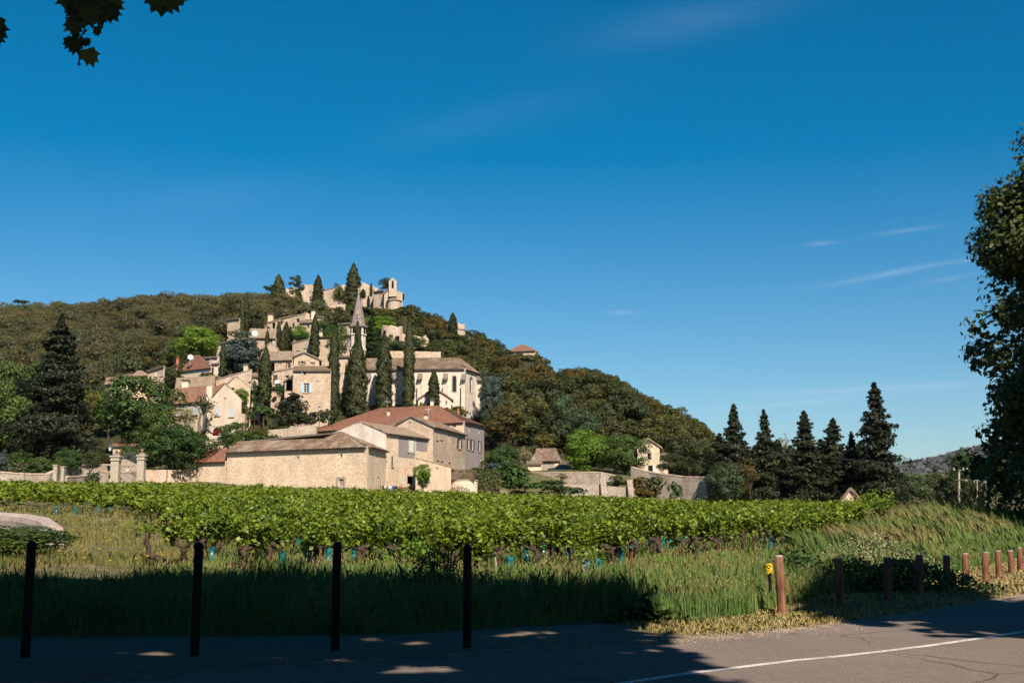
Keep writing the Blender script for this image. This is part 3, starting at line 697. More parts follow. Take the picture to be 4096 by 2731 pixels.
# ------------------------------------------------------------------ foliage
def leaves(C, N, size, tmpl, jitter=.6, up=None, rng=RNG):
    "C centres, N preferred normals, size per leaf; tmpl (k,3)"
    n = len(C); N = N+rng.normal(0, jitter, (n, 3)); N /= np.linalg.norm(N, axis=1)[:, None]+1e-9
    if up is None: T = rng.normal(0, 1, (n, 3))
    else: T = np.asarray(up)+rng.normal(0, .35, (n, 3))
    T -= N*np.sum(T*N, 1)[:, None]; T /= np.linalg.norm(T, axis=1)[:, None]+1e-9
    Bn = np.cross(N, T); tm = np.asarray(tmpl)
    sz = np.asarray(size).reshape(-1, 1, 1)*np.ones((n, 1, 1))
    V = C[:, None, :]+sz*(tm[None, :, 0:1]*Bn[:, None]+tm[None, :, 1:2]*T[:, None]+tm[None, :, 2:3]*N[:, None])
    F = np.arange(n*len(tm)).reshape(n, len(tm)); return V.reshape(-1, 3), F
RH = [(-.38, 0, .06), (0, -.5, -.05), (.38, 0, .06), (0, .5, -.05)]
TUFT = [(-.5, -.1, .1), (-.1, -.5, -.1), (.45, -.25, .08), (.3, .35, -.08), (-.25, .5, .1)]
SPR = [(-.2, -.5, 0), (.2, -.5, .03), (.24, .15, -.02), (0, .6, .05), (-.24, .15, -.02)]
PALM = [(0, -.45, 0), (.30, -.38, .05), (.22, -.1, .0), (.55, .0, .08), (.30, .2, .02), (.02, .62, -.04), (-.30, .2, .02), (-.55, .0, .08), (-.22, -.1, .0), (-.30, -.38, .05)]
def sph(n, rng=RNG):
    v = rng.normal(0, 1, (n, 3)); return v/np.linalg.norm(v, axis=1)[:, None]
def crown(r, h, zc, nl, per, lsize, lobe=.33, flat_=.75, seed=0, tmpl=TUFT, bottom=.35, hang=False, jit=.36):
    rng = np.random.default_rng(seed); Cs = []; Ns = []
    d = sph(nl, rng); d[:, 2] = np.where(d[:, 2] < -bottom, -d[:, 2], d[:, 2])
    for i in range(nl):
        k = rng.uniform(.70, .96) if i > nl*.25 else rng.uniform(.1, .55)
        wob = 1+.22*math.sin(d[i, 0]*5+seed)*math.cos(d[i, 1]*4-seed)
        c = d[i]*np.array([r, r, h/2])*k*wob+np.array([0, 0, zc]); lr = r*lobe*rng.uniform(.6, 1.25)
        m_ = int(per*(lr/(r*lobe))**2); q = sph(m_, rng); q[:, 2] = np.where((q[:, 2] < -.3) & (rng.random(m_) < .75), -q[:, 2], q[:, 2])
        rr = rng.uniform(.72, 1.08, (m_, 1)); Cs.append(c+q*lr*rr*np.array([1, 1, flat_])); Ns.append(q*.8+d[i]*.3)
    C = np.concatenate(Cs); N = np.concatenate(Ns)
    return leaves(C, N, lsize*rng.uniform(.6, 1.3, len(C)), tmpl, jit, None, rng)
def cyp(h, r, n, ls, seed, twin=False):
    rng = np.random.default_rng(seed); t = rng.random(n)**.9
    def prof(t): return np.minimum(1, (1-t)*2.7)**.65*np.minimum(1, .84+t*1.2)*(1-.22*t)
    a = rng.uniform(0, 2*math.pi, n)
    wob = 1+.12*np.sin(a*3+t*19+seed)+.11*np.sin(a*5-t*33)+.09*np.sin(t*60+a*2)+.06*np.sin(a*9+t*97)
    if twin: wob = wob*np.interp(t, [0, .50, .68, .78, 1], [1.08, 1.08, .8, .42, .5])
    R = r*prof(t)*wob*rng.uniform(.78, 1.08, n)+.03
    C = np.stack([R*np.cos(a), R*np.sin(a), t*h*.985+.15], 1)
    if twin:
        k = (t > .68) & (rng.random(n) < .4); C[k, 0] -= r*.38; C[k, 2] -= h*.07
    N = np.stack([np.cos(a), np.sin(a), .25+0*a], 1)
    return leaves(C, N, ls*rng.uniform(.6, 1.4, n), SPR, .35, [0, 0, 1.0], rng)
def conif(h, r, nb, per, ls, seed, droop=.12, power=.8, flat_=.35, base=.04, irr=.35):
    rng = np.random.default_rng(seed); Cs = []; Ns = []
    for i in range(nb):
        t = base+(1-base)*((i+rng.random())/nb)**.85; a = rng.uniform(0, 6.283)
        R = r*((1-t)**power)*rng.uniform(1-irr, 1.12)*(1+.18*math.sin(t*21+seed))+.12*r*(1-t)
        m_ = max(5, int(per*(R/r+.12))); k = rng.random(m_)**.6
        w = (.16+.16*(1-k))*R+.1
        x = R*k; z = t*h-droop*R*k+R*.10*k*k+rng.normal(0, 1, m_)*w*flat_; y = rng.normal(0, 1, m_)*w*.7
        C = np.stack([x*math.cos(a)-y*math.sin(a), x*math.sin(a)+y*math.cos(a), z], 1); Cs.append(C)
        N = np.stack([np.full(m_, math.cos(a)*.5), np.full(m_, math.sin(a)*.5), np.full(m_, .8)], 1); Ns.append(N)
    C = np.concatenate(Cs); N = np.concatenate(Ns); rng = np.random.default_rng(seed+5)
    return leaves(C, N, ls*rng.uniform(.6, 1.4, len(C)), SPR, .5, None, rng)
def trunk_mesh(name, h, r, limbs, spread, zc, seed, lean=0):
    rd = random.Random(seed); mb = MB()
    pts = [(lean*i*.1, rd.uniform(-.1, .1), h*i/4-(.6 if i == 0 else 0)) for i in range(5)]
    mb.tube(pts, [r*1.25, r, r*.85, r*.7, r*.55], 8)
    for i in range(limbs):
        a = i*2.4+rd.random(); z0 = h*rd.uniform(.55, .98); L = spread*rd.uniform(.6, .95)
        p0 = Vector((0, 0, z0)); p2 = Vector((math.cos(a)*L, math.sin(a)*L, z0+(zc-z0)*rd.uniform(.5, 1.4)+.5)); p1 = p0.lerp(p2, .45)+Vector((rd.uniform(-.2, .2), rd.uniform(-.2, .2), -.15*L))
        mb.tube([p0, p1, p2], [r*.5, r*.3, r*.08], 5, cap=False)
    o = mb.build(name, M['bark']); me = o.data; bpy.data.objects.remove(o); return me
PROTO = {}
def proto(kind, V, F, tm, w, h):
    V = np.asarray(V); w = 2*float(np.percentile(np.hypot(V[:, 0], V[:, 1]), 96)); h = float(np.percentile(V[:, 2], 99.9))
    PROTO.setdefault(kind, []).append((np_mesh('crown', V, F), tm, w, h))
for s_ in range(5):
    proto('oak', *crown(4, 6.8, 3.9, 30, 170, .31, .34, .85, 20+s_, bottom=.9), trunk_mesh('trunk', 3.4, .3, 5, 2.6, 5, s_), 8.4, 7.6)
for s_ in range(3):
    proto('broad', *crown(4.2, 8.4, 4.7, 66, 190, .25, .30, .85, 40+s_, bottom=1), trunk_mesh('trunk', 3.4, .3, 6, 2.8, 6, s_+9), 8.8, 9.2)
for s_ in range(3):
    proto('shrub', *crown(1.5, 2.2, 1.0, 14, 60, .26, .42, .8, 60+s_, bottom=.9), trunk_mesh('trunk', .9, .08, 4, .9, 1.4, s_+19), 3.1, 2.2)
proto('airy', *crown(3.6, 6.5, 5.2, 34, 50, .26, .26, .7, 71, bottom=.9), trunk_mesh('trunk', 4.2, .18, 9, 2.9, 6.5, 21), 7.4, 8.6)
proto('umbrella', *crown(4.2, 3.0, 6.2, 24, 110, .36, .28, .6, 75, bottom=.15), trunk_mesh('trunk', 5.6, .28, 8, 3.0, 6.4, 22), 8.6, 7.8)
proto('tallpine', *crown(2.6, 8.6, 5.8, 30, 90, .34, .34, .55, 77, bottom=.9), trunk_mesh('trunk', 6, .25, 6, 1.8, 8, 23), 5.4, 10.2)
for s_ in range(3): proto('cypress', *cyp(13, 1.15, 7600, .34, 80+s_), trunk_mesh('trunk', 3, .16, 0, 1, 1, s_+30), 2.4, 13)
proto('cypresstwin', *cyp(13, 1.6, 9600, .34, 90, True), trunk_mesh('trunk', 3, .2, 0, 1, 1, 33), 3.2, 13)
proto('cypressbig', *cyp(11, 1.9, 8200, .38, 93), trunk_mesh('trunk', 3, .25, 0, 1, 1, 34), 3.9, 11)
for s_ in range(4): proto('conifer', *conif(15, 3.9, 200, 120, .34, 100+s_, .12, .68, .24, .03, .55), trunk_mesh('trunk', 11, .25, 0, 1, 1, s_+40), 7.2, 15.2)
proto('bigcedar', *conif(20, 7.5, 280, 170, .40, 110, .10, .80, .18, .03, .45), trunk_mesh('trunk', 15, .5, 0, 1, 1, 45), 14.5, 20.2)
proto('roundcedar', *crown(4.2, 8.2, 4.4, 95, 170, .27, .28, .7, 115, TUFT, 1), trunk_mesh('trunk', 4, .3, 5, 2.6, 6, 46), 8.8, 8.9)
proto('spreadcedar', *conif(7, 4.6, 90, 70, .42, 120, .02, .5, .22, .12, .4), trunk_mesh('trunk', 5, .25, 0, 1, 1, 47), 9, 7.2)
proto('ball', *crown(1.6, 2.6, 1.25, 90, 70, .14, .22, 1, 130, bottom=1), trunk_mesh('trunk', .8, .1, 3, .8, 1.2, 48), 3.3, 2.7)
cnt = {}
def tree(kind, m_, z, x, yt, yb, w, Y, label, name='tree', cat='tree', group=None, rz=None, pi=None):
    "x, top row, base row, width in zone units at distance Y"
    lst = PROTO[kind]; i = cnt.get(kind, random.randrange(9)); cnt[kind] = i+1; me, tm, w0, h0 = lst[(pi if pi is not None else i) % len(lst)]
    T = Q(z, x, yt, Y); Bt = Q(z, x, yb, Y); gz = h1(T.x, T.y)
    zb = Bt.z
    H_ = T.z-zb; Wd = w*Y/FPX/ZN[z][2]
    o = empty(name, (T.x, T.y, zb), label, cat, group, random.uniform(0, 6.28) if rz is None else rz)
    o.scale = (Wd/w0, Wd/w0, H_/h0)
    return fill(o, me, tm, m_, gz, zb, H_/h0)
def fill(o, me, tm, m_, gz=None, zb=0, sz=1, bark='bark'):
    c = link('crown', me, M[m_], o); c.material_slots[0].link = 'OBJECT'; c.material_slots[0].material = M[m_]
    k = link('trunk', tm, M['bark'], o)
    if gz is not None and gz < zb-.3:   # trunk reaches down to the ground
        tp = max(v.co.z for v in tm.vertices); e_ = (tp+(zb-gz)/sz+.3)/tp; k.scale = (1, 1, e_); k.location.z = tp*(1-e_)
    return o
def place(kind, m_, x, y, w, h, label, name='tree', cat='tree', group=None, pi=None, zoff=0):
    lst = PROTO[kind]; me, tm, w0, h0 = lst[(pi if pi is not None else random.randrange(len(lst))) % len(lst)]
    o = empty(name, (x, y, h1(x, y)+zoff), label, cat, group, random.uniform(0, 6.28)); o.scale = (w/w0, w/w0, h/h0)
    return fill(o, me, tm, m_)

# ================================================================== SETTING
ys = np.concatenate([np.linspace(-60, 14, 20), np.linspace(15, 60, 110), np.geomspace(61, 420, 190), np.geomspace(430, 3600, 40)])
ss = np.concatenate([np.linspace(-2.2, -.62, 24), np.linspace(-.6, .6, 260), np.linspace(.62, 2.2, 24)])
YY, SS = np.meshgrid(ys, ss, indexing='ij'); XX = SS*(YY+np.clip((20-YY), 0, 90)*1.0)
ZZ = H(XX.ravel(), YY.ravel()); V = np.stack([XX.ravel(), YY.ravel(), ZZ], 1); nr, nc_ = YY.shape
ii, jj = np.meshgrid(np.arange(nr-1), np.arange(nc_-1), indexing='ij'); a = (ii*nc_+jj).ravel()
terrain = link('ground', np_mesh('ground', V, np.stack([a, a+1, a+nc_+1, a+nc_], 1), True), M['ground']); tag(terrain, kind='structure')

def flatpoly(name, uvs_, z, m_, extra):
    pts = [flat(u, v) for u, v in uvs_]+extra
    tri = tessellate_polygon([[Vector((p[0], p[1], 0)) for p in pts]])
    me = bpy.data.meshes.new(name); me.from_pydata([(p[0], p[1], z) for p in pts], [], [tuple(t_) for t_ in tri]); me.update()
    o = link(name, me, m_); tag(o, kind='structure'); return o, pts
def wig(pl, amp, n=6):
    out = []
    for (u0, v0), (u1, v1) in zip(pl[:-1], pl[1:]):
        for i in range(n): f = i/n; out.append((u0+(u1-u0)*f, v0+(v1-v0)*f+random.uniform(-amp, amp)))
    return out+[pl[-1]]
flatpoly('road', wig(ASPH, .35), .0, M['asphalt'], [(60, 60), (90, 40), (90, -40), (-60, -40)])
flatpoly('pavement', wig(EDGE, .5)+wig(ASPH[:11], 0, 1)[::-1], -.006, M['gravel'], [])
# painted line along the road
LINE = [(560, 690), (625, 682), (693, 672), (740, 666.5), (794.6, 659.7), (840, 655.5), (879.4, 651), (925, 645.5), (964, 640), (1024, 630.8), (1120, 616), (1250, 598)]
pl = [Vector(flat(*p)).to_3d() for p in LINE]; V = []
dense = []
for a, b in zip(pl[:-1], pl[1:]): dense += [a.lerp(b, i/8) for i in range(8)]
mb = MB()
for a, b in zip(dense[:-1], dense[1:]):
    d = (b-a).normalized(); n = Vector((-d.y, d.x, 0))*.06; za = Vector((0, 0, .004))
    mb.face([a-n+za, b-n+za, b+n+za, a+n+za])
tag(mb.build('road_marking', M['line']), kind='structure')
pl = [Vector(flat(*p)).to_3d() for p in [(322, 668), (420, 667.5), (490, 664), (540, 660.5), (592, 657.5)]]; mb = MB()
for a, b in zip(pl[:-1], pl[1:]):
    d = (b-a).normalized(); n = Vector((-d.y, d.x, 0))*.035; za = Vector((0, 0, .004)); mb.face([a-n+za, b-n+za, b+n+za, a+n+za])
tag(mb.build('road_marking', M['oldline']), kind='structure')

# far hills on the right
def ridge(name, prof, Y, dep, m_, ls, n):
    "long rounded mound with its own skyline, covered by far-off woods"
    us = np.array([p[0] for p in prof]); vs = np.array([p[1] for p in prof]); N = 160
    u = np.linspace(us[0], us[-1], N); v = np.interp(u, us, vs)+np.sin(u*.9)*.5+RNG.normal(0, .3, N); z = np.array([zv(q, Y) for q in v]); x = (u-512)/FPX/CT*Y
    rows = []; zb = -10
    for k in np.linspace(-1, 1, 17):
        f = math.cos(k*math.pi/2)**.8; rows.append(np.stack([x, np.full(N, Y+k*dep)+30*np.sin(x*.01), zb+(z-zb)*f], 1))
    V = np.concatenate(rows); ii, jj = np.meshgrid(np.arange(16), np.arange(N-1), indexing='ij'); a = (ii*N+jj).ravel()
    tag(link('hills', np_mesh('hills', V, np.stack([a, a+1, a+N+1, a+N], 1), True), M['ground']), kind='structure')
    k = RNG.integers(0, 9, n); q = RNG.random(n)*(N-2); j = q.astype(int); f = (q-j)[:, None]
    A = np.stack(rows); C = A[k, j]*(1-f)+A[k, j+1]*f; k2 = RNG.random(n)[:, None]; C = C*(1-k2)+(A[k+1, j]*(1-f)+A[k+1, j+1]*f)*k2; C[:, 2] += RNG.uniform(0, ls*.6, n)
    V, F = leaves(C, np.tile([0, -.6, .8], (n, 1)), ls*RNG.uniform(.6, 1.3, n), TUFT)
    tag(link('woods', np_mesh('woods', V, F), m_), label='haze tinted blue grey wood covering the distant hill on the right' if name == 'far' else 'dark wood at the foot of the distant hill', cat='wood', kind='stuff')
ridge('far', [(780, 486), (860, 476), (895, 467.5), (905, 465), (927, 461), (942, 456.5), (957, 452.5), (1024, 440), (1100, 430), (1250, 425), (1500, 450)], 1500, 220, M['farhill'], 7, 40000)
ridge('near', [(700, 500), (760, 492), (860, 486), (890, 474), (930, 476), (980, 470), (1060, 455), (1250, 450), (1500, 470)], 420, 60, M['oakg'], 1.7, 34000)

# ================================================================== VILLAGE
HS = []
def A_(*a, **k):
    b = house(*a, **k); HS.append(b); return b
# --- long stone barn
L, F_, R = Q('1B', 410, 505, 163), Q('1B', 1510, 460, 150), Q('1B', 1655, 472, 160); L.z = F_.z = R.z = 10.9
Bk = L+R-F_; barn = Bld('1B', 'barn', 'long cream rubble stone barn with weathered tile roof along the vineyard edge', 'barn', [L, F_, R, Bk], 3.2); HS.append(barn)
for w in [(0, 965, 550, 11, 26, 'slit'), (0, 1303, 533, 15, 28, 'slit'), (0, 1303, 742, 34, 48, 'door', 'oldwood'), (1, 1588, 542, 9, 22, 'slit'), (1, 1592, 712, 9, 20, 'slit')]: barn.win(*w)
K1, K2, K3 = Q('1B', 500, 424, 168), Q('1B', 1165, 402, 159), Q('1B', 1300, 347, 157.5); Mm = L.lerp(F_, .60)
barn.walls(M['barn']).roof([[L, Mm, K2, K1], [Mm, F_, K3, K2], [F_, R, K3], [R, Bk, K1, K3], [Bk, L, K1]], 'tile', .45, 0)
mb = MB(); A, B, d, Ln, n = barn.frame(0)
for k in range(int(Ln/.3)):    # row of tile ends under the eave
    c = A+d*(.15+k*.3)+n*.16-Z3*.2; mb.tube([c-n*.15, c+n*.13], .09, 6)
wb(mb, 'eave_tiles', M['tileorange'], barn.roofo)
s_, z_, _ = ray_wall(L, F_, '1B', 1303, 742)   # dressed stone frame round the small window, and its peaked hood
mb = MB(); c = A.xy.to_3d()+d*s_+Z3*z_+n*.03
for (dx, dz, w, h) in ((-.62, 0, .3, 1.5), (.62, 0, .3, 1.5), (0, .62, .94, .28), (0, -.62, .94, .28)): mb.box(c+d*dx+Z3*dz, (w, .1, h), (d, n, Z3))
wb(mb, 'window_surround', M['trim'], barn.root)
# lower store joined to the left end
A_('1B', 'store_shed', 'low stone store with red brown roof joined to the left end of the long barn', (165, 578, 166.5), (405, 568, 163.3), 4.5, 'mono', 1.9, 'barn', 'tilered', cat='shed', zb=3.5)
# --- house with the white plaster gable
h2 = A_('1B', 'farmhouse', 'farmhouse with peeling white plaster gable and long stone side wall behind the barn', (1235, 352, 162), (1655, 352, 161), (2025, 405, 174), 'gable', 1.5, ['barn', 'whitepl'], 'tilepale', t=.51, mi={0: 1}, zb=3.4,
   wins=[(1, 1815, 462, 128, 168, 'flat', 'greypl'), (1, 1954, 450, 128, 92, 'flat', 'greypl'), (1, 1703, 575, 12, 84, 'closed', 'greendk'), (1, 1780, 720, 34, 76, 'flat', 'whitepl'), (1, 1848, 722, 52, 60, 'open')])
A, B, d, Ln, n = h2.frame(1)
s_, z_, _ = ray_wall(A, B, '1B', 1848, 460); c = A.xy.to_3d()+d*s_+Z3*z_+n*.06; ax = (d, n, Z3)
wn = wb(MB().box(c, (1.3, .06, 1.75), ax), 'window', M['white'], h2.root); wb(MB().box(c+n*.04, (.9, .03, 1.5), ax), 'pane', M['white'], wn)
for sg in (-1, 1): wb(MB().box(c+d*sg*.85+n*.05, (.5, .05, 1.75), ax), 'shutter', M['palegreen'], wn)
# lean-to with its walls toward the vineyard
A_('1B', 'lean_to', 'grey rendered lean-to with sloping tile roof behind the bushy little tree', (1888, 552, 161), (2165, 628, 160), 7, 'monoside', 0, 'tanpl', 'tile', cat='outbuilding', zb=3.2,
   wins=[(0, 2055, 632, 9, 12, 'slit'), (0, 1985, 700, 22, 60, 'closed', 'greendk')])
# --- rubble gable house
A_('1B', 'stone_house', 'rubble stone house with plain gable between the plaster gable and grey end wall', (1690, 306, 174), (2025, 302, 172), (2275, 374, 189), 'gable', 1.6, ['stonegrey', 'stone'], 'tile', t=.48, mi={1: 1}, zb=4.2,
   wins=[(0, 1841, 272, 11, 11, 'slit'), (1, 2056, 382, 14, 42, 'closed', 'oldwood'), (1, 2088, 380, 12, 42, 'closed', 'oldwood'), (1, 2150, 400, 8, 60, 'slit'), (1, 2230, 430, 20, 90, 'sh', 'greysh'),
         (1, 2058, 535, 13, 50, 'closed', 'oldwood'), (1, 2092, 545, 11, 42, 'closed', 'oldwood'), (1, 2150, 556, 9, 42, 'closed', 'oldwood'), (1, 2237, 592, 22, 105, 'closed', 'palegreen')])
# --- big house with the red flat-tile roof
A, B, C = Q('3A', 95, 1240, 196), Q('3A', 1718, 1120, 191), Q('3A', 1925, 1168, 200); A.z = 16.3; B.z = C.z = 17.5; D = A+C-B
h4 = Bld('3A', 'large_house', 'large house under broad red tiled hipped roof with grey end wall of shuttered windows', 'house', [A, B, C, D], 5.5); HS.append(h4)
for w in [(0, 1612, 1175, 40, 46, 'cross'), (1, 1769, 1212, 16, 52, 'cross'), (1, 1871, 1238, 14, 50, 'cross'), (1, 1763, 1368, 20, 112, 'sh', 'greysh'), (1, 1802, 1378, 20, 112, 'sh', 'greysh'), (1, 1878, 1392, 18, 112, 'sh', 'greysh'), (1, 1893, 1540, 14, 60, 'dark')]: h4.win(*w)
h4.walls([M['peach'], M['greypl']], {1: 1}); K1, K2 = Q('3A', 835, 998, 199.5), Q('3A', 1435, 970, 196)
h4.roof([[A, B, K2, K1], [B, C, K2], [C, D, K1, K2], [D, A, K1]], 'tilered', .45, 0, kind='flat', tw=.25, tl=.3)
h4.chimney(925, 1062, 196, 34, 60, 'peach', True); h4.chimney(1315, 1102, 190, 42, 56, 'tanpl'); h4.chimney(1380, 945, 199, 34, 44, 'cream'); h4.chimney(1655, 1025, 199, 17, 48, 'clay', False)
def antenna(z, x, y, Y, h, n, label, m_='metal'):
    p = Q(z, x, y, Y); mb = MB().tube([p-Z3*1.5, p+Z3*h], .03, 5)
    r = empty('aerial', p-Z3*1.5, label, 'aerial'); wb(mb, 'mast', M[m_], r); mb = MB()
    for k in range(n): mb.tube([p+Z3*(h-.1-.0*k)+Vector((-.5+k*.2, 0, -.15)), p+Z3*(h-.1)+Vector((-.5+k*.2, 0, .15))], .02, 4)
    mb.tube([p+Z3*(h-.1)+Vector((-.6, 0, 0)), p+Z3*(h-.1)+Vector((.6, 0, 0))], .02, 4); wb(mb, 'elements', M[m_], r)
antenna('3A', 910, 985, 203, 1.1, 6, 'thin television aerial on the red ridge near the cypress foot')
antenna('3A', 1342, 1050, 193, .8, 5, 'white television aerial on the red roof above the square chimney', 'white')
# --- church
pc = [Q('3A', 500, 572, 217), Q('3A', 1722, 570, 215), Q('3A', 1862, 583, 221.5), Q('3A', 1800, 583, 235), Q('3A', 455, 572, 233)]
for q in pc: q.z = 29.2
ch = Bld('3A', 'church', 'pale stone church with long tiled nave, buttresses and polygonal apse behind the tall cypresses', 'church', pc, 17.5); HS.append(ch)
ch.win(0, 1613, 741, 40, 166, 'arch'); ch.win(1, 1788, 751, 26, 164, 'arch')
Rw = (pc[4]+pc[0])/2+Z3*3.1; Re = Q('3A', 1665, 465, 224); Re.z = Rw.z; ch.apex[4] = [Rw]
ch.walls([M['church'], M['stonegrey']], {4: 1}).roof([[pc[0], pc[1], Re, Rw], [pc[1], pc[2], Re], [pc[2], pc[3], Re], [pc[3], pc[4], Rw, Re]], 'tile', .5, .2)
A, B, d, Ln, n = ch.frame(0); mb = MB()
for k in range(int(Ln/.36)): mb.box(A+d*(.18+k*.36)+n*.2-Z3*.24, (.2, .35, .2), (d, n, Z3))
mb.box(A.lerp(B, .5)+n*.12-Z3*.42, (Ln, .2, .14), (d, n, Z3)); wb(mb, 'cornice', M['trim'], ch.root)
def buttress(face, x, y0, y1, wd, dep):
    A, B, d, Ln, n = ch.frame(face); s_, z0, _ = ray_wall(A, B, '3A', x, y0); _, z1, _ = ray_wall(A, B, '3A', x, y1)
    c = A.xy.to_3d()+d*s_; ax = (d, n, Z3); mb = MB()
    mb.box(c+n*dep/2+Z3*((17.5+z1-.9)/2), (wd, dep, z1-.9-17.5), ax); mb.box(c+n*(dep*.75)+Z3*((17.5+z1-6)/2), (wd*1.15, dep*1.5, z1-6-17.5), ax)
    o = wb(mb, 'buttress', M['church'], ch.root)
    for (zt, w, dp) in ((z0, wd*1.12, dep), (z1-5.1, wd*1.3, dep*1.5)):
        a = c+Z3*zt; lo = a+n*(dp+.08)-Z3*(1.0 if zt == z0 else .9); h_ = d*w/2
        mb = MB(); p = [a-h_, a+h_, lo+h_, lo-h_]; q = [r-Z3*.3 for r in p]; q[0] = q[0]-Z3*.9; q[1] = q[1]-Z3*.9
        mb.face(p); mb.face([p[3], p[2], q[2], q[3]]); mb.face([p[0], p[3], q[3], q[0]]); mb.face([p[1], p[2], q[2], q[1]]); mb.face(q)
        wb(mb, 'buttress_cap', M['cap'], o)
for x in (722, 992, 1257, 1524): buttress(0, x, 630, 700, .75, .8)
buttress(0, 1712, 635, 700, .7, .8); buttress(1, 1850, 640, 700, .6, .8)
# sacristy gable
sac = house('3A', 'sacristy', 'small gabled sacristy against the church wall behind the short cypress', (1235, 905, 210.5), (1580, 890, 210.2), 4.2, 'gable', 2.0, 'church', 'tilepale', cat='outbuilding', zb=17.5, wins=[(0, 1530, 940, 12, 30, 'slit')])
# bell tower
def octa(c, prof, name, parent, m_, n=8): return wb(MB().lathe(c, prof, n), name, m_, parent)
bt = Q('1A', 1645, 1130, 221); bt.z = 26; tw_ = empty('bell_tower', bt, 'slender octagonal bell tower with grey stone spire rising beside the church', 'bell tower')
zt = lambda y: Q('1A', 1645, y, 221).z
r_ = 1.48
octa(bt, [(r_, -2), (r_, zt(1060)-26), (r_+.18, zt(1050)-26), (r_+.18, zt(1030)-26), (r_, zt(1020)-26), (r_, zt(895)-26), (r_+.2, zt(890)-26), (r_+.2, zt(882)-26), (r_, zt(876)-26), (r_, zt(806)-26)], 'shaft', tw_, M['church'])
octa(bt, [(r_+.28, zt(808)-26), (r_+.34, zt(792)-26), (r_+.05, zt(782)-26)], 'cornice', tw_, M['spire'])
sp = octa(bt, [(r_-.02, zt(784)-26), (.14, zt(455)-26)], 'spire', tw_, M['spire'])
octa(bt, [(.14, zt(456)-26), (.26, zt(448)-26), (.14, zt(438)-26), (.12, zt(420)-26), (.22, zt(412)-26), (.2, zt(396)-26), (.02, zt(392)-26)], 'finial', sp, M['trim'], 8)
sw = bt+Vector((0, -1.12, zt(690)-26)); o = wb(MB().box(sw, (.5, .5, .95)).face([sw+Vector((-.25, -.26, .47)), sw+Vector((.25, -.26, .47)), sw+Vector((0, -.26, .9))]).face([sw+Vector((-.25, -.25, .47)), sw+Vector((0, -.25, .9)), sw+Vector((0, .2, .9)), sw+Vector((-.25, .2, .47))]).face([sw+Vector((.25, -.25, .47)), sw+Vector((0, -.25, .9)), sw+Vector((0, .2, .9)), sw+Vector((.25, .2, .47))]), 'dormer', M['trim'], tw_)
wb(MB().box(sw+Vector((0, -.28, 0)), (.2, .03, .6)), 'pane', M['void'], o)
for a_ in (-90, -45, -135, 0):
    c = bt+Vector((math.cos(D2R(a_+22.5))*1.40, math.sin(D2R(a_+22.5))*1.40, zt(842)-26)); dd = Vector((-math.sin(D2R(a_+22.5)), math.cos(D2R(a_+22.5)), 0)); nn = Vector((math.cos(D2R(a_+22.5)), math.sin(D2R(a_+22.5)), 0))
    wb(MB().face([c+dd*p[0]+Z3*p[1]+nn*.03 for p in arch_pts(0, .62, -.9, .75)]), 'belfry_opening', M['void'], tw_)  # flat black face painted as the shade inside the belfry
def wallrun(z, name, label, cat, pts, th, zb, m_, jag=.12, cope=None, group=None): return ragged_wall(z, name, label, cat, [Q(z, *p) for p in pts], th, zb, M and m_, jag, group, cope)
wallrun('3A', 'terrace_wall', 'ochre stone terrace wall with straight top just above the church roof', 'wall', [(945, 400, 236), (1200, 402, 236), (1465, 408, 238)], .8, 24, 'stone', .04)
wallrun('3A', 'ruined_wall', 'broken ochre wall stub right of the round ruined tower', 'wall', [(1060, 205, 262), (1180, 235, 262), (1240, 250, 263), (1310, 235, 264), (1345, 275, 264)], .9, 34, 'stone', .7)
def rtower(z, x, yt, yb, w, Y, label, m_, ring=None):
    c = Q(z, x, (yt+yb)/2, Y); sc = Y/FPX/ZN[z][2]; R_ = w*sc/2; zt_, zb_ = Q(z, x, yt, Y).z, Q(z, x, yb, Y).z-3
    c.z = zb_; o = empty('round_tower', c, label, 'ruined tower'); mb = MB(); N = 20; hs_ = [zt_-zb_+random.uniform(-.55, .1) for _ in range(N)]
    for k in range(N):
        a0, a1 = k*2*math.pi/N, (k+1)*2*math.pi/N; h0, h1_ = hs_[k], hs_[(k+1) % N]
        p = lambda a, r, h: c+Vector((math.cos(a)*r, math.sin(a)*r, h)); Lk = R_*2*math.pi/N
        mb.face([p(a0, R_*1.05, 0), p(a1, R_*1.05, 0), p(a1, R_, h1_), p(a0, R_, h0)], [(k*Lk, 0), (k*Lk+Lk, 0), (k*Lk+Lk, h1_), (k*Lk, h0)])
        mb.face([p(a0, R_-.6, 0), p(a1, R_-.6, 0), p(a1, R_-.6, h1_), p(a0, R_-.6, h0)], [(k*Lk, 0), (k*Lk+Lk, 0), (k*Lk+Lk, h1_), (k*Lk, h0)])
        mb.face([p(a0, R_, h0), p(a1, R_, h1_), p(a1, R_-.6, h1_), p(a0, R_-.6, h0)])
    wb(mb, 'wall', M[m_], o)
    if ring: zr = Q(z, x, ring, Y).z-zb_; wb(MB().lathe(c+Z3*zr, [(R_+.02, -.15), (R_+.16, -.1), (R_+.16, .12), (R_+.02, .18)], 20), 'string_course', M['cap'], o)
    return o, c, R_
o, c, R_ = rtower('3A', 960, 140, 295, 228, 262, 'broad broken round tower of pale stone above the church roof', 'ruin')
for (x, y, w, h) in ((1018, 262, .9, .8), (886, 196, .6, .5)):
    p = Q('3A', x, y, 262-R_*.92); wb(MB().box(p, (w, .6, h)), 'window', M['void'], o)
rtower('3A', 1630, 122, 265, 200, 285, 'slim round tower with worn ring beside a cypress on the right of the hilltop', 'ruin', 185)
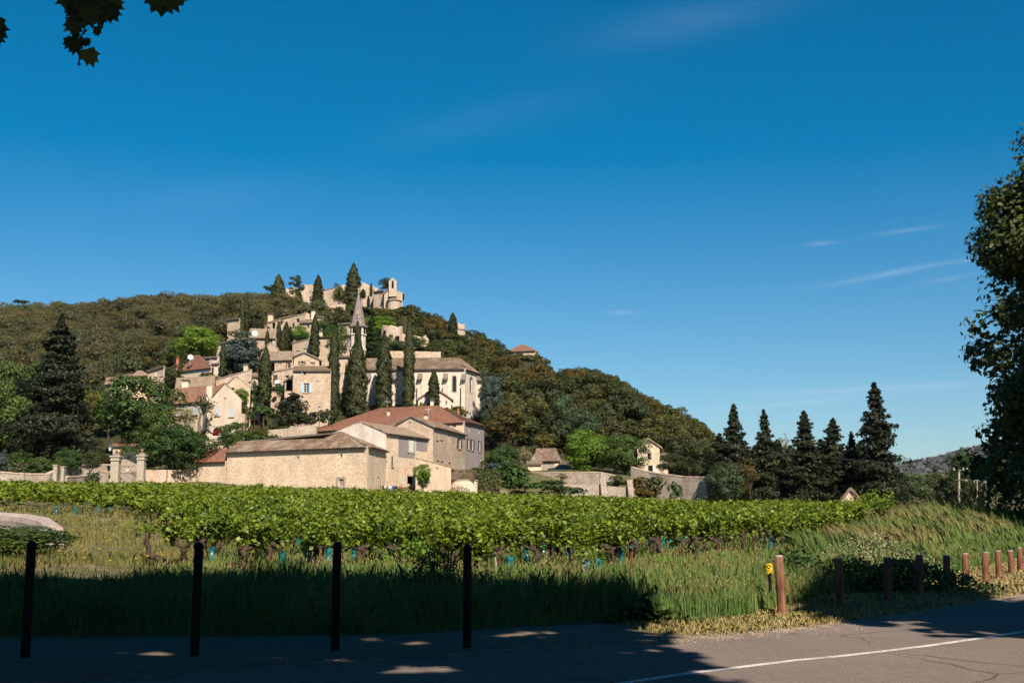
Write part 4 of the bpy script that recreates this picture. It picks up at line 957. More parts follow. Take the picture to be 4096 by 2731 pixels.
# --- blue-shutter house and neighbours (zone 2A)
A_('2A', 'stone_house', 'narrow stone house with pale blue shutters beside the leftmost tall church cypress', (1497, 205, 205), (1893, 212, 205), 8, 'mono', 1.7, 'stone', 'tile', zb=14,
   wins=[(0, 1635, 390, 58, 98, 'mun', 'blue'), (0, 1615, 237, 30, 44, 'shl', 'blue'), (0, 1755, 322, 26, 5, 'slit'), (0, 1845, 325, 20, 5, 'slit')])
A_('2A', 'porch', 'shadowy open porch with stone pillar on the left side of the blue-shuttered house', (1410, 318, 206.5), (1492, 268, 206.5), 4, 'monoside', 0, 'stonegrey', 'tile', cat='porch', zb=15.5, wins=[(0, 1455, 365, 66, 118, 'open')], over=.2)
A_('2A', 'stone_house', 'stone house with orange brown shutters and gable over the blue-shuttered house', (1505, 62, 219), (1770, 95, 219), 7, 'gable', 1.0, 'stone', 'tilepale', t=.4, zb=22, level=False,
   wins=[(0, 1590, 126, 38, 28, 'sh', 'brownsh'), (0, 1690, 133, 34, 22, 'shr', 'brownsh')])
A_('2A', 'stone_house', 'stone house with brown shuttered door and square window right of the pointed cypress', (1248, 108, 216), (1495, 85, 215), 6, 'front', 1.9, 'stone', 'tilepale', zb=21,
   wins=[(0, 1280, 175, 44, 90, 'open'), (0, 1360, 152, 22, 40, 'cross'), (0, 1448, 152, 24, 68, 'sh', 'brownsh')])
A_('2A', 'stone_house', 'low stone house wall with dark shuttered window under the small tiled hoods', (1272, 228, 211), (1490, 190, 210.5), 5, 'monoside', 0, 'stone', 'tile', zb=19,
   wins=[(0, 1310, 295, 46, 80, 'closed', 'wooddk'), (0, 1432, 275, 44, 30, 'dark')])
A_('2A', 'stone_house', 'tall narrow stone house wedged between two church cypresses', (1975, 70, 222), (2075, 62, 222), 7, 'mono', 1.0, 'stone', 'tile', zb=18, wins=[(0, 1997, 255, 26, 36, 'cross')])
A_('2A', 'stone_house', 'small chimneyed stone house end left of the narrow church cypress', (1870, 65, 224), (1912, 65, 224), 5, 'front', .8, 'stonegrey', 'tile', zb=20)
# --- cream house with arch
cr = A_('2A', 'cream_house', 'cream rendered house with blue shutters and arched garage at its foot', (603, 512, 186), (958, 532, 184), (790, 540, 191.8), 'gable', 2.7, 'cream', 'tileorange', t=.51, zb=9,
   wins=[(0, 709, 632, 40, 100, 'closed', 'bluewhite'), (0, 852, 645, 42, 98, 'closed', 'bluewhite'), (0, 785, 506, 12, 14, 'slit'), (0, 706, 845, 108, 88, 'archopen')])
A_('2A', 'cream_house', 'lower wing with red roof and blue shutters left of the cream gable', (186, 552, 194), (600, 512, 187.5), 7, 'front', 2.6, 'cream', 'tileorange', zb=9, wins=[(0, 205, 640, 30, 90, 'closed', 'bluewhite'), (0, 480, 620, 46, 100, 'closed', 'bluewhite'), (0, 325, 640, 36, 90, 'closed', 'bluewhite')])
cr.chimney(626, 425, 186, 58, 100, 'cream', False)
p = Q('2A', 958, 800, 183.6); wb(MB().box(p-Z3*1, (1.2, 1.4, 6)), 'buttress', M['stonegrey'], cr.root)
def car(p, rz, m_, label, L=4.1):
    o = empty('parked_car', p, label, 'car', None, rz); w = 1.7
    prof = [(-.5, .35), (-.5, .75), (-.47, .92), (-.30, 1.38), (-.22, 1.46), (.08, 1.45), (.22, .98), (.42, .86), (.5, .70), (.5, .35)]
    mb = MB()
    for sg in (-1, 1): mb.face([(x*L, sg*w/2*(1 if z < 1 else .84), z) for x, z in prof])
    for (x0, z0), (x1, z1) in zip(prof, prof[1:]+prof[:1]):
        k0, k1 = (1 if z0 < 1 else .84), (1 if z1 < 1 else .84)
        mb.face([(x0*L, -w/2*k0, z0), (x1*L, -w/2*k1, z1), (x1*L, w/2*k1, z1), (x0*L, w/2*k0, z0)])
    mb.build('body', M[m_], o)
    for sg in (-1, 1):
        MB().face([(-.42*L, sg*(w/2+.005), .95), (-.28*L, sg*(w/2*.86+.01), 1.36), (.06*L, sg*(w/2*.86+.01), 1.38), (.19*L, sg*(w/2+.005), .98)]).build('side_window', M['glass'], o)
        for x in (-.32, .31):
            wh = MB().tube([(x*L, sg*(w/2-.2), .32), (x*L, sg*(w/2+.01), .32)], .32, 14).build('wheel', M['rubber'], o); MB().tube([(x*L, sg*(w/2+.01), .32), (x*L, sg*(w/2+.03), .32)], .19, 12).build('rim', M['metal'], wh)
    MB().box((-.39*L, 0, 1.18), (.03, 1.3, .36), (Vector((.93, 0, -.36)), Vector((0, 1, 0)), Vector((.36, 0, .93)))).build('rear_window', M['glass'], o)
    for sg in (-1, 1): MB().box((.5*L, sg*.6, .72), (.04, .3, .14)).build('headlight', M['white'], o); MB().box((-.5*L, sg*.62, .8), (.04, .24, .2)).build('tail_light', M['carred'], o)
    return o
p = Q('2A', 690, 895, 186.5); car((p.x, p.y, p.z-.1), D2R(160), 'carred', 'dark red car parked inside the arched garage of the cream house')
# --- row left/behind cream house
A_('2A', 'stone_house', 'long low house with stone tiled roof and dark open loggia behind the cream house', (268, 425, 199), (680, 405, 196), 7, 'front', 2.6, 'tanpl', 'tilepale', zb=15, wins=[(0, 325, 470, 62, 62, 'open'), (0, 450, 462, 110, 55, 'open'), (0, 600, 445, 70, 40, 'dark')]).chimney(375, 358, 199, 70, 60, 'cream')
A_('2A', 'stone_house', 'big grey stone house wall with slanting top and round hole below the blue cedar', (672, 312, 203), (1066, 200, 202), 8, 'monoside', 0, 'stonegrey', 'tilepale', zb=15, wins=[(0, 775, 362, 30, 26, 'slit'), (0, 1040, 338, 30, 26, 'dark')], over=.2).chimney(1005, 185, 204, 44, 50, 'tanpl')
A_('2A', 'cream_house', 'small cream gabled house grown over with ivy beside the pointed cypress', (740, 395, 197), (1050, 400, 196), 6, 'gable', 2.0, 'tanpl', 'tilepale', zb=14, wins=[(0, 860, 403, 46, 30, 'shl', 'white')])
A_('2A', 'cream_house', 'plain cream wall end of a house right of the grey stone wall', (1070, 275, 206), (1160, 262, 206), 6, 'mono', 1.2, 'cream', 'tilepale', zb=18, wins=[(0, 1085, 320, 12, 14, 'slit')])
# --- row of houses running down to the left (4A)
A_('4A', 'cream_house', 'cream house with dark red pyramid roof and white shutters below the round green tree', (1890, 815, 222), (2215, 865, 216), 8, 'hip', 3.0, 'cream', 'tilered', zb=21, kind='flat', wins=[(0, 2115, 885, 44, 50, 'closed', 'bluewhite')]).chimney(1858, 770, 224, 26, 50, 'clay')
A_('4A', 'cream_house', 'flat topped cream house with two blue windows beside the pyramid roof', (2050, 745, 228), (2282, 712, 226), 6, 'mono', .5, 'cream', 'tilepale', zb=22, wins=[(0, 2165, 748, 56, 40, 'sh', 'white'), (0, 2258, 736, 30, 40, 'shl', 'white')])
A_('4A', 'cream_house', 'narrow cream house front right of the pyramid roof house', (2215, 790, 219), (2300, 792, 218.5), 5, 'mono', .4, 'cream', 'tile', zb=20, wins=[(0, 2283, 860, 20, 50, 'dark')])
A_('4A', 'stone_house', 'stone house with two pale windows in the row stepping down the hill', (1545, 868, 222), (1725, 815, 220), 6, 'mono', .6, 'stone', 'tile', zb=19, wins=[(0, 1628, 905, 26, 36, 'closed', 'white'), (0, 1690, 900, 26, 40, 'closed', 'oldwood')], level=False)
A_('4A', 'cream_house', 'plain ochre house end in the middle of the row stepping down the hill', (1372, 925, 218), (1560, 905, 217), 6, 'hip', 1.2, 'peach', 'tilepale', zb=17)
A_('4A', 'cream_house', 'lowest house of the row with double red brown roof and white walls', (1106, 1005, 215), (1368, 960, 212), 7, 'front', 1.5, 'cream', 'tile', zb=16, wins=[(0, 1130, 1035, 40, 30, 'open'), (0, 1302, 1020, 16, 34, 'closed', 'brownsh')], level=False).chimney(1250, 930, 216, 20, 20, 'white', False)
# --- upper village (1A)
A_('1A', 'stone_house', 'small square stone house at the left edge of the upper village by the double cypress', (290, 730, 260), (422, 705, 258), 6, 'mono', .5, 'stone', 'tile', zb=36)
A_('1A', 'stone_house', 'upper stone house with open loggia of dark bays below the castle', (672, 765, 256), (842, 718, 254), 6, 'monoside', 0, 'stone', 'tile', zb=36, wins=[(0, 712, 800, 34, 52, 'open'), (0, 768, 785, 34, 60, 'open'), (0, 818, 770, 26, 60, 'open')], ).chimney(740, 712, 256, 52, 66, 'peach')
A_('1A', 'stone_house', 'upper stone house with brown shutters and stepped roofs below the castle', (845, 712, 255), (1105, 660, 252), 7, 'monoside', 0, 'stone', 'tilepale', zb=36, wins=[(0, 977, 778, 24, 44, 'closed', 'wooddk'), (0, 1020, 733, 34, 44, 'dark'), (0, 905, 800, 12, 16, 'slit')])
A_('1A', 'stone_house', 'upper stone house with gable and dark window at the foot of a cypress', (1045, 770, 250), (1205, 735, 249), 6, 'front', 1.0, 'stone', 'tile', zb=36, wins=[(0, 1128, 795, 22, 42, 'dark')])
A_('1A', 'stone_house', 'tall stone gable with three small holes below the capped chimney', (1040, 700, 254), (1200, 690, 253.5), 5, 'gable', 1.0, 'stone', 'tilepale', zb=36, wins=[(0, 1098, 730, 8, 10, 'slit'), (0, 1110, 730, 8, 10, 'slit'), (0, 1122, 730, 8, 10, 'slit')], t=.4).chimney(1186, 665, 253, 40, 56, 'cream')
A_('1A', 'white_house', 'tiny white walled house right of the capped chimney', (1225, 698, 258), (1290, 690, 258), 4, 'mono', .3, 'cream', 'tilepale', zb=38)
A_('1A', 'stone_house', 'stone house with satellite dish on its roof above the blue cedar', (520, 905, 243), (800, 915, 240), 7, 'front', 2.3, 'stone', 'tilepale', zb=31, wins=[(0, 742, 955, 36, 56, 'shr', 'white')], level=False).chimney(472, 872, 244, 18, 24, 'white', False)
A_('1A', 'stone_house', 'house end with slanting render gable under the satellite dish house', (640, 1030, 230), (815, 1060, 228), 6, 'gable', 1.6, 'tanpl', 'tilepale', t=.55, zb=25)
A_('1A', 'cream_house', 'pale plain walled house half hidden behind the blue cedar', (180, 975, 240), (520, 915, 238), 6, 'mono', .4, 'tanpl', 'tile', zb=25, level=False)
A_('1A', 'stone_house', 'long stone house with slanting roof and blind green windows behind a cypress', (968, 968, 240), (1240, 908, 237), 6, 'monoside', 0, 'stone', 'tilepale', zb=28, wins=[(0, 1028, 1022, 26, 40, 'closed', 'palegreen'), (0, 1110, 1000, 26, 40, 'closed', 'palegreen')], over=.2)
A_('1A', 'stone_house', 'stone house with arched niche and small chimney right of the blind green windows', (1242, 918, 236.5), (1372, 885, 236), 6, 'front', .5, 'stone', 'tile', zb=28, wins=[(0, 1250, 975, 16, 44, 'arch')]).chimney(1270, 875, 237, 22, 36, 'tanpl')
A_('1A', 'stone_house', 'roof and wall of a small stone house just left of the spire', (1450, 780, 252), (1580, 752, 251), 5, 'mono', .4, 'stone', 'tilepale', zb=34)
# --- castle on top
def ruin(z, x0, y0, x1, y1, Y, d, zb, label, wins=(), m_='ruin', jag=.6, roof=None):
    A, B = Q(z, x0, y0, Y), Q(z, x1, y1, Y); b = Bld(z, 'castle_ruin', label, 'castle', [A, B, B+back(A, B, d), A+back(A, B, d)], zb)
    for i in range(4):
        P0, P1 = b.p[i], b.p[(i+1) % 4]; k = random.randrange(3, 6)
        ap = [P0.lerp(P1, (j+1)/(k+1)) for j in range(k)][::-1]
        for q in ap: q.z += random.uniform(-jag, jag*.5)
        b.apex[i] = ap
    for w in wins: b.win(*w)
    b.walls(M[m_], thick=.7); HS.append(b); return b
ruin('1A', 1060, 350, 1285, 372, 299, 9, 52, 'tall square castle keep ruin with small dark windows between two cypresses', [(0, 1153, 432, 14, 28, 'dark'), (0, 1154, 497, 18, 26, 'slit'), (0, 1154, 520, 18, 18, 'slit')])
ruin('1A', 898, 400, 1062, 372, 302, 8, 52, 'lower castle ruin wall behind the layered pine', [(0, 912, 455, 14, 30, 'dark')])
A_('1A', 'castle_house', 'castle building with long slanting roofline right of the keep', (1282, 425, 301), (1480, 370, 299), 8, 'monoside', 0, 'ruin', 'tile', cat='castle', zb=52, wins=[(0, 1300, 540, 16, 50, 'dark')], over=.2)
ruin('1A', 1480, 368, 1560, 362, 301, 6, 52, 'short piece of castle wall left of the tallest hilltop cypress')
ruin('1A', 1672, 340, 1868, 400, 306, 7, 54, 'broken castle wall stepping down between the tallest cypress and the chapel', [(0, 1812, 418, 14, 30, 'dark')], jag=.9)
wallrun('1A', 'terrace_wall', 'low grey terrace wall under the castle oak', 'wall', [(1380, 572, 292), (1520, 560, 292)], .7, 48, 'stonegrey', .1)
cp = A_('1A', 'chapel', 'hilltop chapel with open bell gable and arched bell opening', (1925, 455, 297), (2118, 438, 296.5), 9, 'gable', 1.4, 'ruin', 'tile', t=.3, cat='chapel', zb=50)
A_('1A', 'chapel_annexe', 'low lit annexe wall with tiled roof left of the chapel', (1815, 440, 301), (1928, 412, 299), 5, 'front', .4, 'ruin', 'tile', cat='annexe', zb=52)
q0, q1 = Q('1A', 1975, 300, 296), Q('1A', 2055, 300, 296); bw = q1.x-q0.x; bc = (q0+q1)/2; zt_ = Q('1A', 2015, 300, 296).z; zb_ = Q('1A', 2015, 480, 296).z; zo0, zo1 = Q('1A', 2015, 398, 296).z, Q('1A', 2015, 316, 296).z
mb = MB(); out = [(-bw/2, zb_), (bw/2, zb_), (bw/2, zt_-.5), (0, zt_+.4), (-bw/2, zt_-.5)]; hole = arch_pts(0, bw*.3, zo0, zo1)
allp = out+hole; tri = tessellate_polygon([[Vector((p[0], p[1], 0)) for p in q] for q in (out, hole)])
for dy in (0, .7):
    for t_ in tri: mb.face([(bc.x+allp[j][0], 296+dy, allp[j][1]) for j in t_], [allp[j] for j in t_])
for poly in (out, hole):
    for j in range(len(poly)):
        a, b = poly[j], poly[(j+1) % len(poly)]; mb.face([(bc.x+a[0], 296, a[1]), (bc.x+b[0], 296, b[1]), (bc.x+b[0], 296.7, b[1]), (bc.x+a[0], 296.7, a[1])])
wb(mb, 'bell_gable', M['ruin'], cp.root)
ac = Q('1A', 2030, 590, 296.5); ap = wb(MB().lathe(Vector((ac.x, 296.5, 50)), [(1.75, 0), (1.75, Q('1A', 0, 528, 296).z-50)], 16), 'apse', M['ruin'], cp.root)
wb(MB().lathe(Vector((ac.x, 296.5, Q('1A', 0, 530, 296).z)), [(2.0, 0), (2.0, .12), (.05, 1.05)], 16), 'apse_roof', M['tile'], ap)
A_('3B', 'hilltop_house', 'lone house with pink red hipped roof among the oaks on the right skyline', (497, 212, 292), (738, 224, 290), 9, 'hip', 2.2, 'stone', 'tileorange', zb=38)
# satellite dishes
def dish(z, x, y, Y, r, label):
    p = Q(z, x, y, Y); o = empty('satellite_dish', p, label, 'satellite dish'); mb = MB(); n = Vector((.35, -.85, .3)).normalized(); a = n.cross(Z3).normalized(); b = n.cross(a)
    R = []
    for (k, dpt) in ((0, -.12), (.5, -.09), (1, 0)): R.append([p+(a*math.cos(i*.5236)+b*math.sin(i*.5236))*r*k+n*dpt for i in range(12)])
    for i in range(12):
        j = (i+1) % 12; mb.face([R[0][0], R[1][i], R[1][j]]); mb.face([R[1][i], R[2][i], R[2][j], R[1][j]])
    wb(mb, 'bowl', M['white'], o); wb(MB().tube([p-n*.1, p-Z3*(r+1.2)-n*.2], .04, 5), 'mast', M['metal'], o); wb(MB().tube([p-b*r*.9, p+n*r*.8], .02, 4), 'feed_arm', M['metal'], o)
dish('1A', 575, 865, 238, .62, 'white satellite dish on the roof above the blue cedar')
dish('4A', 1992, 722, 219, .55, 'white satellite dish on the peak of the dark red pyramid roof')
dish('2A', 1328, 330, 208, .45, 'small white satellite dish low on the wall near the pointed cypress')
# --- retaining walls, gate, garden walls on the left
wallrun('2A', 'retaining_wall', 'pale dry stone retaining wall left of the big red roof', 'wall', [(1245, 832, 190), (1450, 815, 189), (1480, 790, 189), (1745, 790, 188)], .8, 8, 'ruin', .06)
wallrun('1B', 'garden_wall', 'stone garden wall shaded by the fresh green tree left of the barn', 'wall', [(-260, 640, 164), (-60, 640, 164), (60, 640, 165), (165, 632, 166)], .6, 3, 'stone', .08)
wallrun('2B', 'garden_wall', 'front garden wall along the left end of the vineyard', 'wall', [(-300, 610, 131), (0, 622, 131), (250, 640, 132), (500, 642, 134), (560, 615, 135), (590, 590, 135)], .55, 3.5, 'pinkstone', .05, 'stonegrey')
wallrun('2B', 'garden_wall', 'low front wall piece right of the small garden gate', 'wall', [(680, 672, 135), (880, 660, 140), (1010, 618, 148), (1490, 625, 153)], .55, 3.5, 'pinkstone', .06, 'stonegrey')
wallrun('2B', 'garden_wall', 'rear garden wall rising to the tall gate pillar', 'wall', [(690, 568, 150), (850, 545, 152), (1165, 545, 154)], .5, 4.5, 'pinkstone', .04, 'stonegrey')
wallrun('2B', 'stone_wall', 'dark rubble wall seen through the iron gate', 'wall', [(1240, 505, 162), (1300, 480, 162), (1440, 540, 162)], .6, 5, 'stonegrey', .15)
def pillar(z, x, yt, yb, w, Y, label, ball):
    a, b = Q(z, x, yt, Y), Q(z, x, yb, Y); b.z -= 2.0; sc = Y/FPX/ZN[z][2]; W_ = w*sc; h = a.z-b.z
    o = empty('gate_pillar', b, label, 'gate pillar'); wb(MB().box(b+Z3*h*.36, (W_*.85, W_*.85, h*.72)).box(b+Z3*h*.12, (W_, W_, h*.24)), 'shaft', M['trim'], o)
    if ball:
        wb(MB().box(b+Z3*h*.735, (W_*1.05, W_*1.05, h*.03)).box(b+Z3*h*.78, (W_*.9, W_*.9, h*.06)).box(b+Z3*h*.83, (W_*1.12, W_*1.12, h*.04)), 'cornice', M['trim'], o)
        wb(MB().lathe(b+Z3*h*.85, [(W_*.52, 0), (W_*.36, h*.04), (W_*.12, h*.07), (W_*.2, h*.1), (W_*.16, h*.14), (.02, h*.155)], 12), 'finial', M['cap'], o)
    else: wb(MB().box(b+Z3*h*.86, (W_*.85, W_*.85, h*.28)).box(b+Z3*(h-.05), (W_*1.1, W_*1.1, .1)), 'capstone', M['trim'], o)
pillar('2B', 1208, 385, 620, 96, 147, 'left tall gate pillar with moulded cap beside the street lamp', True)
pillar('2B', 1475, 375, 620, 84, 149, 'right tall gate pillar with moulded cap against the dark green tree', True)
pillar('2B', 577, 540, 670, 46, 134, 'left short stone post of the small garden gate by the round hedge', False)
pillar('2B', 652, 556, 670, 46, 134.5, 'right short stone post of the small garden gate', False)
# small iron garden gate
a, b = Q('2B', 600, 668, 134), Q('2B', 630, 668, 134); gt = empty('garden_gate', (a.x, a.y, a.z-.4), 'small dark iron garden gate between the two short stone posts', 'gate'); mb = MB()
for k in range(6): q = a.lerp(b, k/5); mb.tube([q-Z3*.3, q+Z3*1.0], .02, 4)
mb.tube([a+Z3*.9, b+Z3*.9], .025, 4); wb(mb, 'bars', M['iron'], gt); wb(MB().tube([a, b], .03, 4), 'rail', M['iron'], gt)
# big wrought-iron gate with arched top
a, b = Q('2B', 1250, 618, 151), Q('2B', 1437, 618, 151.5); gt = empty('iron_gate', a-Z3*.3, 'wrought iron double gate with scrolled arched top between the tall pillars', 'gate')
W_ = (b-a).length; d = (b-a).normalized()
for sg in range(2):
    mb = MB(); N = 9
    for k in range(N+1):
        f = (sg+k/N)/2; hh = 1.35+1.15*math.sin(f*math.pi); q = a+d*W_*f; mb.tube([q-Z3*.25, q+Z3*hh], .022, 4)
    for zz in (0, .75): mb.tube([a+d*W_*sg*.5+Z3*zz, a+d*W_*(sg*.5+.5)+Z3*zz], .03, 4)
    lf = wb(mb, 'gate_leaf', M['iron'], gt); mb = MB(); arc = [a+d*W_*(sg+k/8)/2+Z3*(1.35+1.15*math.sin((sg+k/8)/2*math.pi)) for k in range(9)]; mb.tube(arc, .035, 5)
    for k in range(5):
        c = a+d*W_*((sg+.15+k*.18)/2)+Z3*(1.5+.9*math.sin((sg+.15+k*.18)/2*math.pi)-.1); mb.tube([c+d*math.cos(t_)*.16*(1-t_/9)+Z3*math.sin(t_)*.16*(1-t_/9) for t_ in [i*.7 for i in range(11)]], .018, 4, cap=False)
    wb(mb, 'scrollwork', M['iron'], lf)
wb(MB().box(Q('2B', 1332, 594, 150.8), (.38, .02, .2)), 'sign_plate', M['white'], gt)
A_('2B', 'ochre_house', 'strip of ochre house wall glimpsed over the gate between the trees', (1180, 340, 179), (1600, 342, 179), 6, 'front', .5, 'peach', 'tileorange', zb=8)
# street lamps
def lamp(z, x, yt, yb, Y, label, arm=0):
    t_, b = Q(z, x, yt, Y), Q(z, x, yb, Y); o = empty('street_lamp', b, label, 'street lamp'); wb(MB().tube([b-Z3, t_+Z3*.3], [.07, .04], 7), 'pole', M['iron'], o)
    c = t_+Vector((arm, 0, 0))
    if arm: wb(MB().tube([t_+Z3*.3, t_+Z3*1.1+Vector((arm*.3, 0, 0)), t_+Z3*1.2+Vector((arm*.8, 0, 0)), c+Z3*.5], .03, 5), 'bracket', M['iron'], o)
    wb(MB().lathe(c-Z3*.25, [(.12, 0), (.24, .45), (.26, .47)], 6), 'lantern', M['white'], o); wb(MB().lathe(c+Z3*.22, [(.3, 0), (.12, .16), (.03, .3)], 6), 'lantern_cap', M['iron'], o)
lamp('2A', 1771, 610, 780, 187, 'slim street lamp with white lantern left of the big red roof')
lamp('2B', 1178, 375, 600, 151, 'street lamp with hanging white lantern beside the tall gate pillar', -.35)
# --- right-hand terrace: walls and buildings
wallrun('3B', 'retaining_wall', 'long grey pink retaining wall with buttresses under the bright green tree', 'wall', [(612, 1258, 189), (840, 1262, 187), (1285, 1258, 184), (1420, 1290, 184)], .9, 2, 'pinkstone', .05, 'stonegrey')
wallrun('3B', 'retaining_wall', 'lower stepped retaining wall between the two stone buttresses', 'wall', [(950, 1352, 179), (1285, 1362, 179), (1500, 1385, 179), (1570, 1400, 180)], .9, 1.5, 'pinkstone', .08)
wallrun('3B', 'retaining_wall', 'warm lit boundary wall with curved top at the right end of the terrace', 'wall', [(1560, 1215, 184), (1720, 1258, 182), (1815, 1272, 180.5), (2000, 1296, 178), (2205, 1300, 175)], .9, 1.5, 'pinkstone', .05, 'stonegrey')
for (x, yt, w, l_) in ((1305, 1308, 50, 'left'), (1535, 1320, 46, 'right')):
    p = Q('3B', x, yt, 178.5); o = empty('stone_buttress', (p.x, p.y, 2), f'{l_} sloping stone buttress against the stepped retaining wall', 'buttress'); mb = MB(); w_ = w/8.553*178/FPX
    q = [Vector((p.x-w_/2, p.y, 2)), Vector((p.x+w_/2, p.y, 2)), Vector((p.x+w_/2, p.y, p.z)), Vector((p.x-w_/2, p.y, p.z))]; o2 = Vector((.5, -1.6, 0))
    f = [q[0]+o2, q[1]+o2, q[2]+Vector((0, -.3, 0)), q[3]+Vector((0, -.3, 0))]
    for s4 in (f, [f[1], q[1], q[2], f[2]], [q[0], f[0], f[3], q[3]], [f[3], f[2], q[2], q[3]]): mb.face(s4, [(v.x+v.y, v.z) for v in s4])
    wb(mb, 'wall', M['pinkstone'], o)
A_('3B', 'garage', 'stone outbuilding with tall wooden double doors and weathered hipped roof', (705, 1150, 206), (945, 1152, 205), 7, 'hip', 2.2, 'barn', 'tile', cat='garage', zb=6, wins=[(0, 838, 1212, 110, 92, 'door', 'oldwood')], hipk=.2)
A_('3B', 'garage_annexe', 'little tiled annexe at the left end of the wooden doored outbuilding', (668, 1182, 203), (778, 1182, 203), 2, 'mono', .5, 'barn', 'tilepale', cat='annexe', zb=6)
# carport: posts and tiled roof
a = Q('3B', 950, 1180, 203); b = Q('3B', 1100, 1178, 203); cpt = Bld('3B', 'carport', 'open tiled carport beside the wooden doored outbuilding', 'carport', [a, b, b+Vector((0, 6, .9)), a+Vector((0, 6, .9))], 6)
cpt.roof([[a, b, b+Vector((0, 6, .9)), a+Vector((0, 6, .9))]], 'tile', .3, .2)
for k, q in enumerate((a+Vector((.3, .3, 0)), b+Vector((-.3, .3, 0)), a+Vector((.3, 5.5, .7)), b+Vector((-.3, 5.5, .7)))): wb(MB().box(Vector((q.x, q.y, (q.z+6)/2)), (.35, .35, q.z-6)), 'post', M['trim'], cpt.root)
p = Q('3B', 945, 1256, 200); car((p.x, p.y, p.z-.2), D2R(172), 'carpaint', 'dark car parked beside the tiled carport on the terrace', 4.3)
A_('3B', 'cream_house', 'two storey cream stone house with triangular pediment beside the bright green tree', (1600, 1035, 208), (1793, 1035, 207), 12, 'gable', 1.4, 'barn', 'tilepale', t=.5, zb=5,
   wins=[(0, 1697, 1118, 26, 56, 'shr', 'greysh'), (0, 1712, 1226, 44, 60, 'shr', 'white'), (0, 1702, 1006, 8, 16, 'slit')], over=.5)
A_('3B', 'stone_house', 'low shaded stone wing right of the pediment house', (1795, 1100, 211), (1862, 1105, 211), 6, 'mono', .6, 'stonegrey', 'tile', zb=5, wins=[(0, 1820, 1235, 12, 40, 'closed', 'white')])
# wood-fence terrace and rounded wall at right of the farmhouse
p = Q('1B', 2255, 770, 163); o = empty('curved_wall', (p.x, p.y, 3), 'low rounded cream wall below the slatted wooden screen', 'wall'); zt_ = Q('1B', 2255, 722, 163).z
wb(MB().lathe(Vector((p.x, p.y+2, 3)), [(2.0, 0), (2.0, zt_-3)], 24), 'wall', M['cream'], o); wb(MB().lathe(Vector((p.x, p.y+2, zt_)), [(2.08, -.02), (2.08, .1), (.1, .12)], 24), 'coping', M['trim'], o)
o = empty('slatted_screen', (p.x, p.y, zt_), 'dark slatted wooden screen standing on the rounded wall', 'screen')
for k in range(8): wb(MB().box(Vector((p.x-.05, p.y+.05, zt_+.2+k*.17)), (3.6, .04, .11)), 'slat', M['wooddk'], o)
for dx in (-1.7, 0, 1.7): wb(MB().box(Vector((p.x+dx, p.y+.12, zt_+.75)), (.09, .09, 1.5)), 'post', M['wooddk'], o)
# washing line, firewood, table at the farm yard
a, b = Q('1B', 1610, 765, 154), Q('1B', 1775, 768, 155); o = empty('washing_line', (a.x, a.y, a.z-1.2), 'washing line between two thin posts by the barn corner', 'washing line')
wb(MB().tube([a+Z3*.05, a.lerp(b, .5)-Z3*.05, b+Z3*.05], .012, 4), 'line', M['white'], o)
for q in (a, b): wb(MB().tube([q-Z3*1.6, q+Z3*.3], .04, 6), 'post', M['iron'], o)
for k, (f, c_, w, h, lb) in enumerate([(.12, 'clothdark', .3, .7, 'dark blue'), (.24, 'clothwhite', .3, .75, 'white'), (.33, 'clothred', .2, .8, 'bright red'), (.48, 'clothwhite', .34, .7, 'pale grey'), (.58, 'clothblue', .3, .7, 'blue'), (.68, 'clothdark', .32, .6, 'black'), (.78, 'clothdark', .3, .55, 'second black'), (.93, 'clothred', .26, .8, 'long red')]):
    c = a.lerp(b, f); mb = MB(); N = 5
    for i in range(N): x0, x1 = -w/2+w*i/N, -w/2+w*(i+1)/N; y0, y1 = math.sin(i*2)*.05, math.sin((i+1)*2)*.05; mb.face([c+Vector((x0, y0, 0)), c+Vector((x1, y1, 0)), c+Vector((x1*.9, y1*1.6, -h)), c+Vector((x0*.9, y0*1.6, -h))])
    ob = mb.build('laundry', M[c_], None, False, origin=c); tag(ob, f'{lb} garment pegged on the washing line', 'laundry', 'clothes on the washing line')
p = Q('1B', 2235, 800, 158); o = empty('firewood_stack', p-Z3*.6, 'low stack of dark firewood under a pale sheet by the rounded wall', 'firewood'); mb = MB()
for i in range(9):
    for k in range(6-abs(i-4)//2): mb.tube([p+Vector((-1.3+i*.3+(k % 2)*.1, -.3, -.5+k*.19)), p+Vector((-1.3+i*.3+(k % 2)*.1, .4, -.5+k*.19))], .1, 6)
wb(mb, 'logs', M['wooddk'], o); wb(MB().box(p+Vector((-.1, .1, .72)), (2.4, .9, .04)), 'cover_sheet', M['clothwhite'], o)
p = Q('1B', 2080, 812, 156); o = empty('garden_table', p-Z3*.5, 'long white garden table in front of the lean-to', 'table'); wb(MB().box(p+Z3*.22, (2.6, .8, .05)), 'tabletop', M['trim'], o)
for dx in (-1.1, 1.1):
    for dy in (-.3, .3): wb(MB().box(p+Vector((dx, dy, -.15)), (.06, .06, .7)), 'leg', M['trim'], o)
# small hut on the far right of the vines
A_('4B', 'field_hut', 'little stone hut with gabled orange tile roof poking above the vines', (1122, 1005, 120), (1248, 1005, 120), 3.0, 'gable', 1.15, 'stone', 'tileorange', cat='hut', zb=1.5, over=.3)
